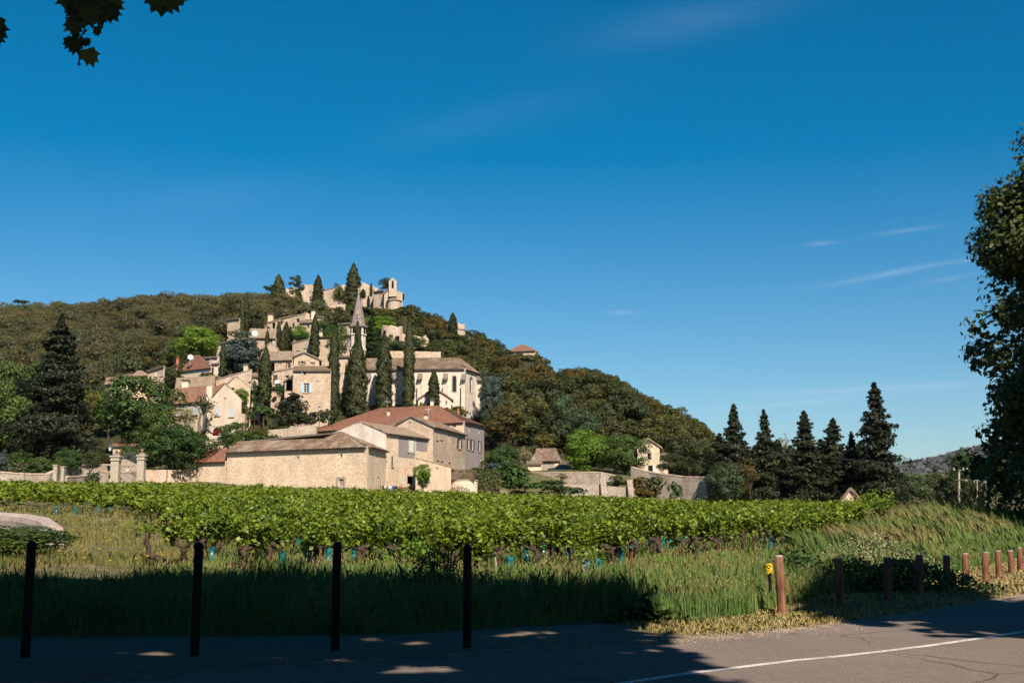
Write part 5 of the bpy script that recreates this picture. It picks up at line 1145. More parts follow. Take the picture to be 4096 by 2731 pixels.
# utility poles
def pole(x, yt, yb, Y, w, label, kind):
    t_, b = Q('4B', x, yt, Y), Q('4B', x, yb, Y); o = empty('utility_pole', (b.x, b.y, h1(b.x, b.y)), label, 'utility pole'); b.z = o.location.z-.3
    wb(MB().tube([b, t_], [w, w*.7], 7), 'pole', M['oldwood'], o)
    if kind == 1:
        for (dz, ln) in ((.05, 1.5), (1.05, 1.2)): wb(MB().box(t_+Vector((.05, -.15, -dz)), (ln, .07, .07)), 'crossarm', M['cap'], o)
        for dx in (-.7, -.3, .3, .7): wb(MB().lathe(t_+Vector((.1+dx, -.15, 0)), [(.05, 0), (.07, .08), (.03, .18)], 6), 'insulator', M['white'], o)
        wb(MB().lathe(t_+Vector((.65, -.15, -1.2)), [(.06, 0), (.09, .07), (.03, .14)], 8), 'lamp_head', M['white'], o)
    elif kind == 2:
        wb(MB().tube([t_+Vector((-.55, 0, -.35)), t_+Vector((-.3, 0, .1)), t_, t_+Vector((.3, 0, .1)), t_+Vector((.55, 0, -.35))], .05, 5), 'crossarm', M['metal'], o)
    else:
        for k in range(6): wb(MB().box(t_+Vector((0, -w-.02, -.5-k*.55)), (.22, .06, .2)), 'step_plate', M['cap'], o)
    return t_
t1 = pole(1914, 803, 1100, 125, .14, 'grey wooden utility pole with two crossarms left of the dark plane tree', 1)
t2 = pole(2036, 875, 1060, 190, .10, 'thin pole with V shaped top between the two larger poles', 2)
t3 = pole(2092, 875, 1080, 140, .15, 'concrete pole with step holes nearest the dark plane tree', 3)
mb = MB()
for dx in (-.85, .1, 1.1):
    a = t1+Vector((dx, -.15, .1)); b = Vector((-8, 205, 24)); mb.tube([a.lerp(b, k/12)-Z3*(2.2*math.sin(k/12*math.pi)) for k in range(13)], .006, 4, cap=False)
# only the near wires are seen; they run left behind the conifers
ob = mb.build('power_lines', M['cap'], None, origin=t1); tag(ob, 'faint power lines running left from the crossarm pole', 'power lines')

# ================================================================== TREES
T = tree
# cypresses
for (z, x, yt, yb, w, Y, kd, lb) in [
    ('1A', 825, 248, 650, 160, 299, 'cypressbig', 'broad cypress on the left of the castle keep'),
    ('1A', 1238, 255, 610, 120, 295, 'cypress', 'slim cypress in front of the right side of the castle keep'),
    ('1A', 1608, 130, 600, 165, 298, 'cypressbig', 'tallest hilltop cypress standing above the spire'),
    ('1A', 1790, 335, 480, 34, 303, 'cypress', 'tiny thin cypress between the tallest one and the chapel'),
    ('1A', 1705, 400, 500, 60, 301, 'cypress', 'short cypress tucked against the right flank of the tallest hilltop cypress'),
    ('1A', 487, 436, 880, 74, 262, 'cypress', 'right taller half of the pair of cypresses by the small square house'),
    ('1A', 450, 482, 880, 78, 261, 'cypress', 'left shorter half of the pair of cypresses by the small square house'),
    ('1A', 624, 495, 570, 18, 330, 'cypress', 'tiny cypress on the skyline left of the castle'),
    ('1A', 568, 690, 840, 66, 262, 'cypress', 'small cypress right of the pair above the dish house'),
    ('1A', 826, 745, 1010, 70, 246, 'cypress', 'cypress in front of the dark loggia'),
    ('1A', 905, 742, 1090, 100, 242, 'cypress', 'tallest of the cypress clump below the upper shuttered house'),
    ('1A', 945, 790, 1080, 80, 243.5, 'cypress', 'cypress on the right edge of the clump below the upper shuttered house'),
    ('1A', 870, 830, 1095, 80, 240, 'cypress', 'front cypress of the clump below the upper shuttered house'),
    ('1A', 707, 828, 1005, 50, 236, 'cypress', 'narrow cypress before the satellite dish house'),
    ('1A', 1206, 665, 1125, 105, 234, 'cypress', 'big cypress in front of the long slanting roof with blind green windows'),
    ('1A', 690, 1000, 1590, 150, 200, 'cypress', 'big pointed cypress between the grey wall and the brown shuttered house'),
    ('1A', 243, 965, 1310, 64, 214, 'cypress', 'dark cypress at the left edge of the blue cedar'),
    ('4A', 1062, 735, 1070, 82, 232, 'cypress', 'lone cypress left of the lowest row house'),
    ('3A', 365, 150, 1115, 130, 208, 'cypress', 'narrow cypress with bare tip right of the blue shuttered house'),
    ('3A', 604, 88, 1075, 225, 209, 'cypresstwin', 'widest church cypress with a double top hiding the bell tower'),
    ('3A', 885, 220, 1010, 178, 209.5, 'cypress', 'second of the three cypresses before the church nave'),
    ('3A', 1145, 25, 1000, 130, 210, 'cypress', 'tallest straight cypress before the middle of the nave'),
    ('3A', 1400, 590, 1000, 128, 208.5, 'cypress', 'short young cypress in front of the sacristy gable'),
    ('3A', 1598, -5, 270, 108, 281, 'cypress', 'cypress hiding the left side of the slim round tower')]:
    T(kd, 'cypress', z, x, yt, yb, w, Y, lb, 'cypress_tree', 'cypress')
# village and hillside single trees
for a in [
    ('umbrella', 'deep', '1A', 735, 365, 560, 190, 304, 'flat crowned pine at the left end of the castle hilltop', 'pine_tree'),
    ('tallpine', 'oakg', '1A', 1012, 258, 580, 175, 295, 'layered ragged pine in front of the castle keep', 'pine_tree'),
    ('oak', 'oak', '1A', 1450, 340, 580, 190, 294, 'rounded oak growing in front of the castle wall', 'oak_tree'),
    ('oak', 'oakg', '1A', 1960, 283, 430, 200, 304, 'dark oak behind the chapel bell gable', 'oak_tree'),
    ('umbrella', 'oakg', '4A', 205, 128, 245, 168, 440, 'lone flat topped pine on the far left skyline', 'pine_tree'),
    ('roundcedar', 'bluecedar', '1A', 430, 868, 1320, 440, 221, 'big round blue cedar in the middle of the village', 'cedar_tree'),
    ('broad', 'bright', '4A', 2085, 416, 760, 460, 232, 'large round fresh green tree above the pyramid roof', 'tree'),
    ('broad', 'broad', '4A', 1850, 512, 760, 200, 238, 'smaller green tree left of the large round one', 'tree'),
    ('oak', 'oakb', '4A', 1590, 530, 830, 230, 237, 'rusty topped oak above the stepping row of houses', 'oak_tree'),
    ('oak', 'oak', '4A', 1760, 680, 860, 210, 240, 'dark bushy oak left of the pyramid roof', 'oak_tree'),
    ('oak', 'oak', '4A', 1850, 800, 1040, 260, 214, 'dark tree covering the walls between row houses and pyramid roof', 'oak_tree'),
    ('shrub', 'oak', '4A', 2180, 880, 1010, 230, 210, 'bush before the pyramid roof house', 'bush'),
    ('broad', 'broad', '1A', 1440, 765, 1130, 260, 228, 'green tree left of the bell tower', 'tree'),
    ('broad', 'bright', '1A', 1880, 690, 900, 360, 268, 'wide fresh green tree right of the spire', 'tree'),
    ('conifer', 'deep', '1A', 1800, 680, 1120, 200, 234, 'feathery dark conifer right of the bell tower', 'conifer_tree'),
    ('roundcedar', 'deep', '1A', 1960, 875, 1110, 200, 240, 'spreading dark cedar below the broken round tower', 'cedar_tree'),
    ('broad', 'deep', '1A', 2260, 900, 1070, 240, 242, 'deep green tree behind the right end of the church roof', 'tree'),
    ('broad', 'deep', '1A', 2080, 940, 1060, 180, 239, 'deep green tree under the broken round tower', 'tree'),
    ('broad', 'bright', '1A', 1040, 790, 960, 200, 243, 'green tree right of the cypress clump', 'tree'),
    ('broad', 'deep', '1A', 1090, 862, 970, 150, 241, 'dark rounded tree below the tiny gable window', 'tree'),
    ('broad', 'deep', '1A', 1290, 700, 900, 170, 246, 'dark tree right of the upper gabled house', 'tree'),
    ('oak', 'oak', '1A', 1490, 590, 800, 230, 262, 'brown green oak just left of the spire', 'oak_tree'),
    ('oak', 'oak', '1A', 1340, 590, 770, 210, 268, 'olive oak under the castle terrace wall', 'oak_tree'),
    ('oak', 'oak', '1A', 930, 545, 720, 260, 280, 'grey green oak at the foot of the keep', 'oak_tree'),
    ('shrub', 'oak', '1A', 1090, 610, 690, 260, 272, 'low olive bush along the foot of the keep', 'bush'),
    ('shrub', 'broad', '1A', 1170, 575, 640, 130, 284, 'light green bush at the foot of the keep cypress', 'bush'),
    ('airy', 'oakg', '1A', 650, 690, 860, 130, 252, 'grey green airy tree left of the loggia house', 'tree'),
    ('oak', 'oak', '1A', 590, 600, 740, 160, 270, 'yellowish oak behind the cypress pair', 'oak_tree'),
    ('bigcedar', 'conifer', '4A', 650, 283, 1800, 900, 165, 'huge dark layered cedar towering over the left garden', 'cedar_tree'),
    ('broad', 'broad', '4A', 120, 770, 1800, 560, 182, 'big green tree at the left edge behind the huge cedar', 'tree'),
    ('broad', 'broad', '4A', 380, 770, 1500, 420, 190, 'green tree between the left edge tree and the huge cedar', 'tree'),
    ('airy', 'yellowg', '4A', 960, 970, 1600, 260, 190, 'yellowish bush like tree right of the huge cedar', 'tree'),
    ('broad', 'broad', '4A', 1160, 1015, 1400, 320, 196, 'green tree under the lowest row house', 'tree'),
    ('broad', 'deep', '4A', 1480, 925, 1690, 860, 182, 'large dark green chestnut in front of the row houses', 'tree'),
    ('broad', 'broad', '2A', 60, 600, 1080, 430, 175, 'mid green tree between the chestnut and the dark tree by the barn', 'tree'),
    ('broad', 'deep', '2A', 340, 778, 1290, 740, 166, 'dense dark green tree left of the barn store', 'tree'),
    ('airy', 'yellowg', '2A', 370, 545, 960, 310, 177, 'airy yellow green tree before the cream house wing', 'tree'),
    ('broad', 'broad', '2A', 890, 750, 1090, 380, 178, 'green tree in front of the arched garage', 'tree'),
    ('shrub', 'broad', '2A', 1150, 870, 1010, 300, 180, 'spreading green bush above the barn roof', 'bush'),
    ('oak', 'oak', '2A', 1180, 805, 960, 160, 182, 'dark olive bush left of the pale retaining wall', 'bush'),
    ('spreadcedar', 'conifer', '2A', 1500, 440, 830, 430, 193, 'dark spreading conifer below the blue shuttered house', 'conifer_tree'),
    ('oak', 'oakg', '2A', 1590, 640, 800, 300, 191, 'dark bush under the spreading conifer', 'bush'),
    ('shrub', 'deep', '2A', 1150, 570, 720, 330, 195, 'leafy bush at the foot of the pointed cypress', 'bush'),
    ('shrub', 'oak', '2A', 1000, 580, 760, 180, 192, 'olive bush right of the cream gable', 'bush'),
    ('broad', 'bright', '2A', 960, 390, 560, 160, 194.5, 'ivy mass climbing the small cream gable', 'ivy'),
    ('shrub', 'deep', '2A', 1340, 340, 480, 150, 204, 'green climber by the porch of the blue shuttered house', 'ivy'),
    ('shrub', 'oakg', '2A', 1840, 610, 800, 210, 196, 'dark shrub at the foot of the narrow church cypress', 'bush'),
    ('broad', 'deep', '2A', 1105, 320, 600, 120, 201, 'dark green tree filling the gap left of the pointed cypress', 'tree'),
    ('shrub', 'yellowg', '3A', 1640, 970, 1090, 260, 205, 'pale yellow green climber at the apse foot', 'climber'),
    ('roundcedar', 'bluecedar', '3B', 345, 385, 800, 200, 214, 'blue grey cedar beside the church apse', 'cedar_tree'),
    ('oak', 'oakb', '3B', 500, 665, 1020, 370, 205, 'rusty orange tinted oak right of the grey house wall', 'oak_tree'),
    ('oak', 'oakg', '3B', 370, 740, 1060, 200, 209, 'olive oak touching the grey house corner', 'oak_tree'),
    ('broad', 'pineg', '3B', 970, 585, 1050, 310, 222, 'blue green leafy tree in the middle of the oak slope', 'tree'),
    ('broad', 'pineg', '3B', 1150, 700, 1060, 300, 216, 'second blue green tree lower right on the oak slope', 'tree'),
    ('broad', 'bright', '3B', 1180, 885, 1300, 440, 196, 'brilliant fresh green tree over the retaining wall', 'tree'),
    ('broad', 'broad', '3B', 1500, 930, 1315, 390, 194, 'looser green tree between the brilliant one and the pediment house', 'tree'),
    ('broad', 'deep', '3B', 455, 1005, 1300, 280, 186, 'dark glossy tree left of the wooden doored outbuilding', 'tree'),
    ('airy', 'tan', '3B', 635, 1035, 1270, 150, 189, 'pale tawny bush beside the wooden doored outbuilding', 'bush'),
    ('airy', 'yellowg', '3B', 800, 905, 1080, 230, 213, 'yellow green tree behind the outbuilding roof', 'tree'),
    ('shrub', 'deep', '3B', 540, 1190, 1420, 260, 180, 'leafy dark shrub right of the clipped hedge', 'bush'),
    ('shrub', 'bluecedar', '3B', 350, 1165, 1260, 180, 177, 'grey green shrub above the clipped hedge', 'bush'),
    ('shrub', 'deep', '3B', 640, 1290, 1420, 240, 176, 'creeper heap at the foot of the retaining wall', 'creeper'),
    ('shrub', 'deep', '3B', 840, 1320, 1440, 300, 174, 'long low creeper heap below the retaining wall', 'creeper'),
    ('shrub', 'deep', '3B', 1020, 1375, 1460, 260, 172, 'last low creeper heap tapering to the right', 'creeper'),
    ('shrub', 'oakb', '3B', 1640, 1290, 1500, 260, 180, 'rusty scrub hanging over the retaining wall', 'scrub'),
    ('shrub', 'oak', '3B', 1780, 1270, 1480, 220, 181, 'olive scrub left of the warm lit wall', 'scrub'),
    ('shrub', 'pineg', '3B', 1920, 1330, 1510, 150, 172, 'young green bush against the warm lit wall', 'bush'),
    ('shrub', 'oakg', '3B', 1420, 1280, 1400, 200, 181, 'dark shrub on top of the right buttress', 'bush'),
    ('shrub', 'tan', '3B', 960, 1262, 1320, 120, 183.5, 'dry flowering tuft growing from the wall top', 'wall plant'),
    ('broad', 'pineg', '4B', 330, 758, 1030, 260, 158, 'rounded green tree at the left foot of the conifer row', 'tree'),
    ('airy', 'oakb', '4B', 500, 730, 1010, 160, 163, 'brownish airy tree between the first two conifers', 'tree'),
    ('airy', 'tan', '4B', 742, 555, 820, 90, 196, 'bare greyish tree top between second and third conifer', 'tree'),
    ('broad', 'pineg', '4B', 1560, 825, 1080, 300, 190, 'rounded grey green tree right of the tallest conifer', 'tree'),
    ('broad', 'deep', '4B', 1950, 655, 1020, 220, 210, 'green tree against the distant hill left of the plane tree', 'tree'),
    ('broad', 'deep', '4B', 2080, 960, 1060, 110, 170, 'small leafy tree by the step holed pole', 'tree'),
    ('oak', 'oakg', '4B', 1760, 830, 1080, 240, 215, 'dark rounded tree in front of the distant hill', 'tree'),
    ('broad', 'oakg', '4B', 1960, 860, 1080, 200, 200, 'dark tree behind the crossarm pole', 'tree')]:
    kd, m_, z, x, yt, yb, w, Y, lb, nm = a
    T(kd, m_, z, x, yt, yb, w, Y, lb, {'scrub': 'bush', 'wall plant': 'bush', 'creeper': 'bush', 'climber': 'bush'}.get(nm, nm), nm.replace('_tree', '').replace('tree', 'tree'))
for i, (x, yt, w, Y, dx, lb) in enumerate([(375, 362, 270, 168, 0, 'first ragged dark conifer from the left in the right-hand row'), (605, 398, 235, 170, 0, 'slim second conifer of the right-hand row'), (865, 410, 320, 168, 0, 'wide third conifer of the right-hand row'),
                            (1060, 460, 280, 170, 0, 'leaning fourth conifer of the right-hand row'), (1195, 548, 210, 171, 0, 'small fifth conifer touching the tallest one'), (1345, 218, 370, 164, 0, 'tallest conifer of the right-hand row')]):
    o = T('conifer', 'conifer', '4B', x, yt, 1040, w, Y, lb, 'conifer_tree', 'conifer', 'ragged dark conifers on the right'); o.rotation_euler.x = random.uniform(-.03, .03); o.rotation_euler.y = random.uniform(-.04, .04)
for i, (x, yt, w) in enumerate([(300, 560, 230), (470, 610, 230), (690, 600, 230), (780, 640, 250), (980, 600, 260), (1120, 640, 250), (1250, 610, 240), (1430, 700, 230), (540, 640, 230)]):
    T('conifer', 'conifer', '4B', x, yt, 1050, w*1.25, 178+i % 3*2, 'shorter dark conifer standing behind and between the tall ragged ones', 'conifer_tree', 'conifer', 'shorter conifers behind the right-hand row')
for i in range(26):   # shrubby dark understorey of the conifer row
    x = 240+i*47+random.uniform(-25, 25)
    T('oak', random.choice(['oakg', 'oakg', 'conifer', 'deep']), '4B', x, random.uniform(625, 745), 1060, random.uniform(150, 210), 176+random.uniform(-3, 8), 'dark bushy tree filling the foot of the conifer row', 'tree', 'tree', 'dark trees at the foot of the conifers')
# clipped hedges
T('ball', 'hedge', '2B', 437, 452, 655, 250, 137, 'round clipped dome of hedge by the small garden gate', 'clipped_bush', 'hedge')
def hedge(z, x0, yt0, x1, yt1, yb, Y, th, m_, label, dens=60):
    a, b = Q(z, x0, yt0, Y), Q(z, x1, yt1, Y); zb = Q(z, x0, yb, Y).z-.4; L = (b-a).length; n = int(L*(a.z-zb+th)*dens); o = empty('hedge', ((a.x+b.x)/2, (a.y+b.y)/2, zb), label, 'hedge'); c = chain(o)
    t_ = RNG.random(n); f = RNG.integers(0, 3, n); h = RNG.random(n); top = a.z*(1-t_)+b.z*t_; w = RNG.random(n)
    X = a.x*(1-t_)+b.x*t_; Yv = a.y*(1-t_)+b.y*t_+np.where(f == 1, w*th, 0)+np.where(f == 2, th, 0); Zv = np.where(f == 1, top, zb+(top-zb)*h)
    C = np.stack([X-c.x, Yv-c.y, Zv-c.z], 1)+RNG.normal(0, .07, (n, 3)); N = np.stack([0*t_, np.where(f == 1, 0, np.where(f == 2, 1, -1)), np.where(f == 1, 1., .2)], 1)
    V, F = leaves(C, N, .2*RNG.uniform(.6, 1.3, n), TUFT); link('foliage', np_mesh('foliage', V, F), M[m_], o)
    mid = MB().box(((a+b)/2+Vector((0, th/2, 0)))-c-Z3*((a.z-zb)/2+.15), (L*.97, th*.8, a.z-zb-.3)); mid.build('stems', M['bark'], o)
hedge('2B', 60, 500, 345, 497, 640, 140, 1.4, 'hedge', 'long flat topped clipped hedge behind the left garden wall')
hedge('3B', 192, 1222, 425, 1240, 1425, 170, 3.0, 'hedge', 'tall clipped box of ivy hedge right of the slatted screen')
hedge('2B', 885, 635, 1012, 632, 705, 134, 1.2, 'deep', 'small square green shrub growing in front of the low garden wall')
for k_, (x_, yt_, w_, Y_, m__, lb_) in enumerate([(960, 380, 200, 147, 'oakg', 'grey green shrub under the cedar left of the lamp'), (1120, 420, 170, 158, 'oak', 'olive shrub behind the rear garden wall beside the tall pillar'), (780, 400, 190, 149, 'deep', 'dark shrub in the cedar shade behind the garden wall'),
                                 (690, 360, 240, 158, 'deep', 'tall dark shrub under the left side of the huge cedar'), (1340, 330, 260, 166, 'deep', 'dark leafy tree behind the iron gate'), (1560, 300, 260, 168, 'deep', 'dark leafy bush behind the right tall pillar'), (200, 380, 260, 160, 'deep', 'dark tree mass behind the flat topped hedge')]):
    T('broad', m__, '2B', x_, yt_, 600, w_, Y_, lb_, 'bush', 'bush')
T('broad', 'hedge', '2B', 615, 460, 640, 150, 141, 'soft green shrub right of the round clipped dome', 'bush', 'bush')
T('roundcedar', 'bluecedar', '2B', 20, 385, 620, 150, 138, 'silvery olive tree at the very left over the garden wall', 'olive_tree', 'olive tree')
T('airy', 'broad', '2B', 850, 410, 570, 90, 150, 'thin yellowish sapling behind the rear garden wall', 'bush', 'sapling')
T('airy', 'oakg', '2B', 1050, 370, 550, 220, 156, 'tangled grey green shrub behind the rear garden wall', 'bush', 'bush')
T('broad', 'bright', '1B', 1940, 596, 745, 140, 157, 'bushy little green tree in the farm yard by the lean-to', 'tree', 'tree')
T('broad', 'deep', '1B', 1945, 640, 790, 90, 157.3, 'ivy clad stem under the bushy little yard tree', 'bush', 'ivy')
for x_, y_, w_ in [(-84, 165, 11), (-96, 172, 12), (-90, 152, 9), (-108, 165, 12), (-104, 184, 13), (-120, 176, 12), (-80, 182, 12), (-132, 168, 12)]:
    place('broad', random.choice(['broad', 'deep']), x_, y_, w_, w_*.95, 'leafy tree just outside the left edge behind the garden wall', 'tree', 'tree', 'trees beyond the left edge')
# bare twisted tree by the cream house
b_ = Q('2A', 530, 800, 183); o = empty('bare_tree', (b_.x, b_.y, h1(b_.x, b_.y)), 'twisted half bare tree leaning in front of the cream gable', 'tree'); mb = MB()
W2 = lambda x, y: Q('2A', x, y, 183)
for pts, r in [([(520, 900), (515, 740), (530, 680), (565, 640), (610, 632)], [.25, .2, .16, .13, .1]), ([(610, 632), (660, 660), (700, 688), (738, 685)], [.1, .08, .06, .03]), ([(530, 680), (510, 620), (560, 560), (620, 520), (660, 470)], [.12, .1, .08, .05, .02]),
               ([(560, 560), (550, 480), (545, 400)], [.06, .04, .015]), ([(620, 520), (590, 470), (600, 420)], [.05, .03, .015]), ([(510, 620), (470, 570), (430, 540)], [.06, .04, .02])]:
    mb.tube([W2(*p)+Vector((0, random.uniform(-.3, .3), 0)) for p in pts], r, 6, cap=False)
wb(mb, 'trunk', M['barkgrey'], o); C = np.array([list(W2(random.gauss(x, 28), random.gauss(y, 26))-chain(o)) for x, y in [(600, 560), (620, 600), (540, 540), (480, 560), (570, 620), (640, 560), (560, 500)] for _ in range(45)]); C[:, 1] += RNG.normal(0, .5, len(C))
V, F = leaves(C, sph(len(C)), .26, TUFT); link('foliage', np_mesh('foliage', V, F), M['oak'], o)
# small shrubs filling the slope among the houses
def clear(x, y, m_=1.0):
    for b in HS:
        A, B, C_ = b.p[0], b.p[1], b.p[2]
        c = b.c; r = max((q.xy-c.xy).length for q in b.p)
        if math.hypot(x-c.x, y-c.y) > r+m_: continue
        d = (B-A).xy.normalized(); e = Vector((-d.y, d.x)); e = -e if e.dot(C_.xy-B.xy) < 0 else e; q = Vector((x, y))-A.xy
        if -m_ < q.dot(d) < (B-A).xy.length+m_ and -m_-1.5 < q.dot(e) < (C_.xy-B.xy).dot(e)+m_: return False
    return True
def project(x, y, z):
    a = CT*y+ST*(z-EYE); return 512+FPX*x/a, 341-FPX*(-ST*y+CT*(z-EYE))/a
BX = []
for b in HS:
    pr = [project(q.x, q.y, q.z) for q in b.p]; gz_ = h1(b.p[0].x, b.p[0].y); vt_ = min(p[1] for p in pr); vb2 = project(b.p[0].x, b.p[0].y, max(gz_, b.zb))[1]
    BX.append((min(p[0] for p in pr), max(p[0] for p in pr), vt_-4, vt_+.6*max(6, vb2-vt_), min(q.y for q in b.p)))
for (u0, u1, v0, v1, y_) in [(443, 467, 322, 338, 284), (379, 410, 324, 341, 260), (349, 366, 287, 360, 219), (392, 412, 278, 306, 295), (180, 222, 326, 358, 236), (221, 262, 334, 374, 221), (285, 345, 284, 302, 298)]: BX.append((u0, u1, v0, v1, y_))
SKU = [0, 160, 225, 262, 285, 410, 435, 448, 479, 509, 538, 557, 583, 609, 636, 653, 679, 697, 714, 730]; SKV = [306, 298, 304, 306, 300, 306, 313, 322, 333, 347, 354, 371, 368, 375, 392, 400, 411, 424, 440, 455]
def seen_ok(x, y, w, h, zoff):
    z = h1(x, y)+zoff; u0, vt_ = project(x, y, z+h); _, vb2 = project(x, y, z); hw = w/2/y*FPX
    if vt_ < np.interp(u0, SKU, SKV)-2.5: return False
    return not any(y < e and u0+hw*.8 > a and u0-hw*.8 < b and vt_ < d and vb2 > c for a, b, c, d, e in BX)
n = 0; tr = 0
while n < 230 and tr < 16000:
    tr += 1; u = random.uniform(70, 500); Y = random.uniform(186, 300); x = (u-512)/FPX/CT*Y
    if not clear(x, Y, 1.6): continue
    w = random.uniform(2.2, 4.6); hh = w*random.uniform(.55, .8)
    if not seen_ok(x, Y, w, hh, -.3): continue
    place('shrub', random.choice(['oak', 'oak', 'broad', 'deep', 'oakg', 'oakg']), x, Y, w, hh, 'low shrub filling the gaps between the village houses on the slope', 'bush', 'bush', 'shrubs between the village houses', zoff=-.3); n += 1
# oaks on the slope right of the church: each its own tree
pts = []; tr = 0
while len(pts) < 172 and tr < 40000:
    tr += 1; Y = random.uniform(214, 300); u = random.uniform(430, 735); x = (u-512)/FPX/CT*Y
    if u < 470 and Y < 245: continue
    if u < 500 and Y < 235 : continue
    if u > 700 and Y > 262: continue
    if not clear(x, Y, 3.2): continue
    w = random.uniform(6.4, 10.4) if tr < 16000 else random.uniform(3.6, 6.4); hh = w*random.uniform(.78, 1.0)
    if not seen_ok(x, Y, w, hh, -.9): continue
    if all((x-p[0])**2+(Y-p[1])**2 > (6.2 if tr < 16000 else 3.6)**2 for p in pts): pts.append((x, Y, w, hh))
for x, Y, w, hh in pts:
    place('oak', random.choice(['oak', 'oak', 'oak', 'oakb', 'oakg', 'oakg']), x, Y, w, hh, 'dark olive evergreen oak in the wood on the slope right of the church', 'oak_tree', 'oak', 'evergreen oaks on the right slope', zoff=-.9)
for x, Y, h in [(u_, y_, h_) for u_, y_, h_ in []]: pass
for x_, yt_, w_, Y_, lb_ in [(1960, 900, 330, 214, 'olive oak rising just behind the shaded wing of the pediment house'), (2100, 960, 300, 210, 'olive oak midway between the pediment house and the conifer row'), (2190, 1010, 260, 207, 'brownish oak nearest the conifer row above the lit wall'),
                             (1900, 1090, 260, 200, 'dark oak low behind the lit boundary wall near the pediment house'), (2040, 1120, 250, 196, 'dark oak low behind the middle of the lit boundary wall'), (2170, 1130, 250, 192, 'dark oak low behind the right end of the lit boundary wall'), (1390, 960, 300, 212, 'oak behind the gap between the two fresh green trees')]:
    T('oak', random.choice(['oak', 'oakg']), '3B', x_, yt_, 1290, w_, Y_, lb_, 'oak_tree', 'oak')
# castle-hill oaks left and round the top
pts = []; tr = 0
while len(pts) < 112 and tr < 12000:
    tr += 1; Y = random.uniform(236, 330); u = random.uniform(215, 475); x = (u-512)/FPX/CT*Y
    if not clear(x, Y, 3.4): continue
    if 290 < u < 410 and 284 < Y < 299: continue
    w = random.uniform(3.6, 7.2); hh = w*random.uniform(.55, .75)
    if not seen_ok(x, Y, w, hh, -1.0): continue
    if all((x-p[0])**2+(Y-p[1])**2 > 4.0**2 for p in pts): pts.append((x, Y, w, hh))
for x, Y, w, hh in pts:
    place('oak', random.choice(['oak', 'oak', 'oakg', 'oakb']), x, Y, w, hh, 'olive evergreen oak on the castle hill', 'oak_tree', 'oak', 'evergreen oaks on the castle hill', zoff=-1.0)
for k, (u, Y, w, h) in enumerate([(446, 277, 5, 2.2), (452, 276, 4.6, 2.0), (459, 275, 5.2, 2.2), (466, 276, 4.6, 2.4), (440, 279, 4.4, 2.6), (472, 277, 5, 3), (384, 290, 4.5, 2.2), (391, 291, 4.4, 1.8), (398, 290, 4.6, 2.2), (405, 291, 4.6, 2.4), (411, 292, 4.6, 3), (377, 291, 4.2, 2.2), (367, 291, 4.4, 2.4), (357, 290, 4.4, 2.6),
                                (505, 283, 4.6, 2.6), (512, 282, 5, 2.2), (520, 282, 5, 2.4), (529, 282, 4.6, 2.2), (537, 284, 4.6, 3)]):
    place('shrub', random.choice(['oak', 'oakg', 'oak', 'oakb']), (u-512)/FPX/CT*Y, Y, w, h, 'low bushy oak scrub at the foot of the ruins and towers along the hill crest', 'bush', 'bush', 'scrub along the hill crest', zoff=-.4)
# the far-off wood covering the left hill reads as one mass
crs = [crown(4.6, 6.4, 2.6, 11, 120, .42, .42, .8, 300+k, TUFT, .3, jit=.2) for k in range(7)]; TN = []; VV = []; FF = []; off = 0; cells = set(); tr = 0
rr = np.random.default_rng(4)
for _ in range(15000):
    Y = rr.uniform(212, 468); s = rr.uniform(-.62, -.175) if Y < 250 else rr.uniform(-.62, -.10 if Y > 300 else -.16); x = s*Y
    key = (int(x/6.3), int(Y/6.3))
    if key in cells or not clear(x, Y, 3): continue
    if Y < 238+ (s+.5)*-60 and s > -.40: continue
    if not seen_ok(x, Y, 7, 4.4, -.8): continue
    cells.add(key); k = rr.integers(7); V, F = crs[k]; sc = rr.uniform(.55, 1.35); TN.append(np.full(len(V), rr.random())); a = rr.uniform(0, 6.28)
    ca, sa = math.cos(a)*sc, math.sin(a)*sc; z = h1(x, Y)-.8
    VV.append(np.stack([V[:, 0]*ca-V[:, 1]*sa+x, V[:, 0]*sa+V[:, 1]*ca+Y, V[:, 2]*sc*.95+z], 1)); FF.append(F+off); off += len(V)
hw = np_mesh('woods', np.concatenate(VV), np.concatenate(FF)); at_ = hw.attributes.new('tint', 'FLOAT', 'POINT'); at_.data.foreach_set('value', np.concatenate(TN).astype(np.float32))
tag(link('woods', hw, M['hill']), 'dense brownish green oak wood covering the long hill on the left', 'wood', kind='stuff')

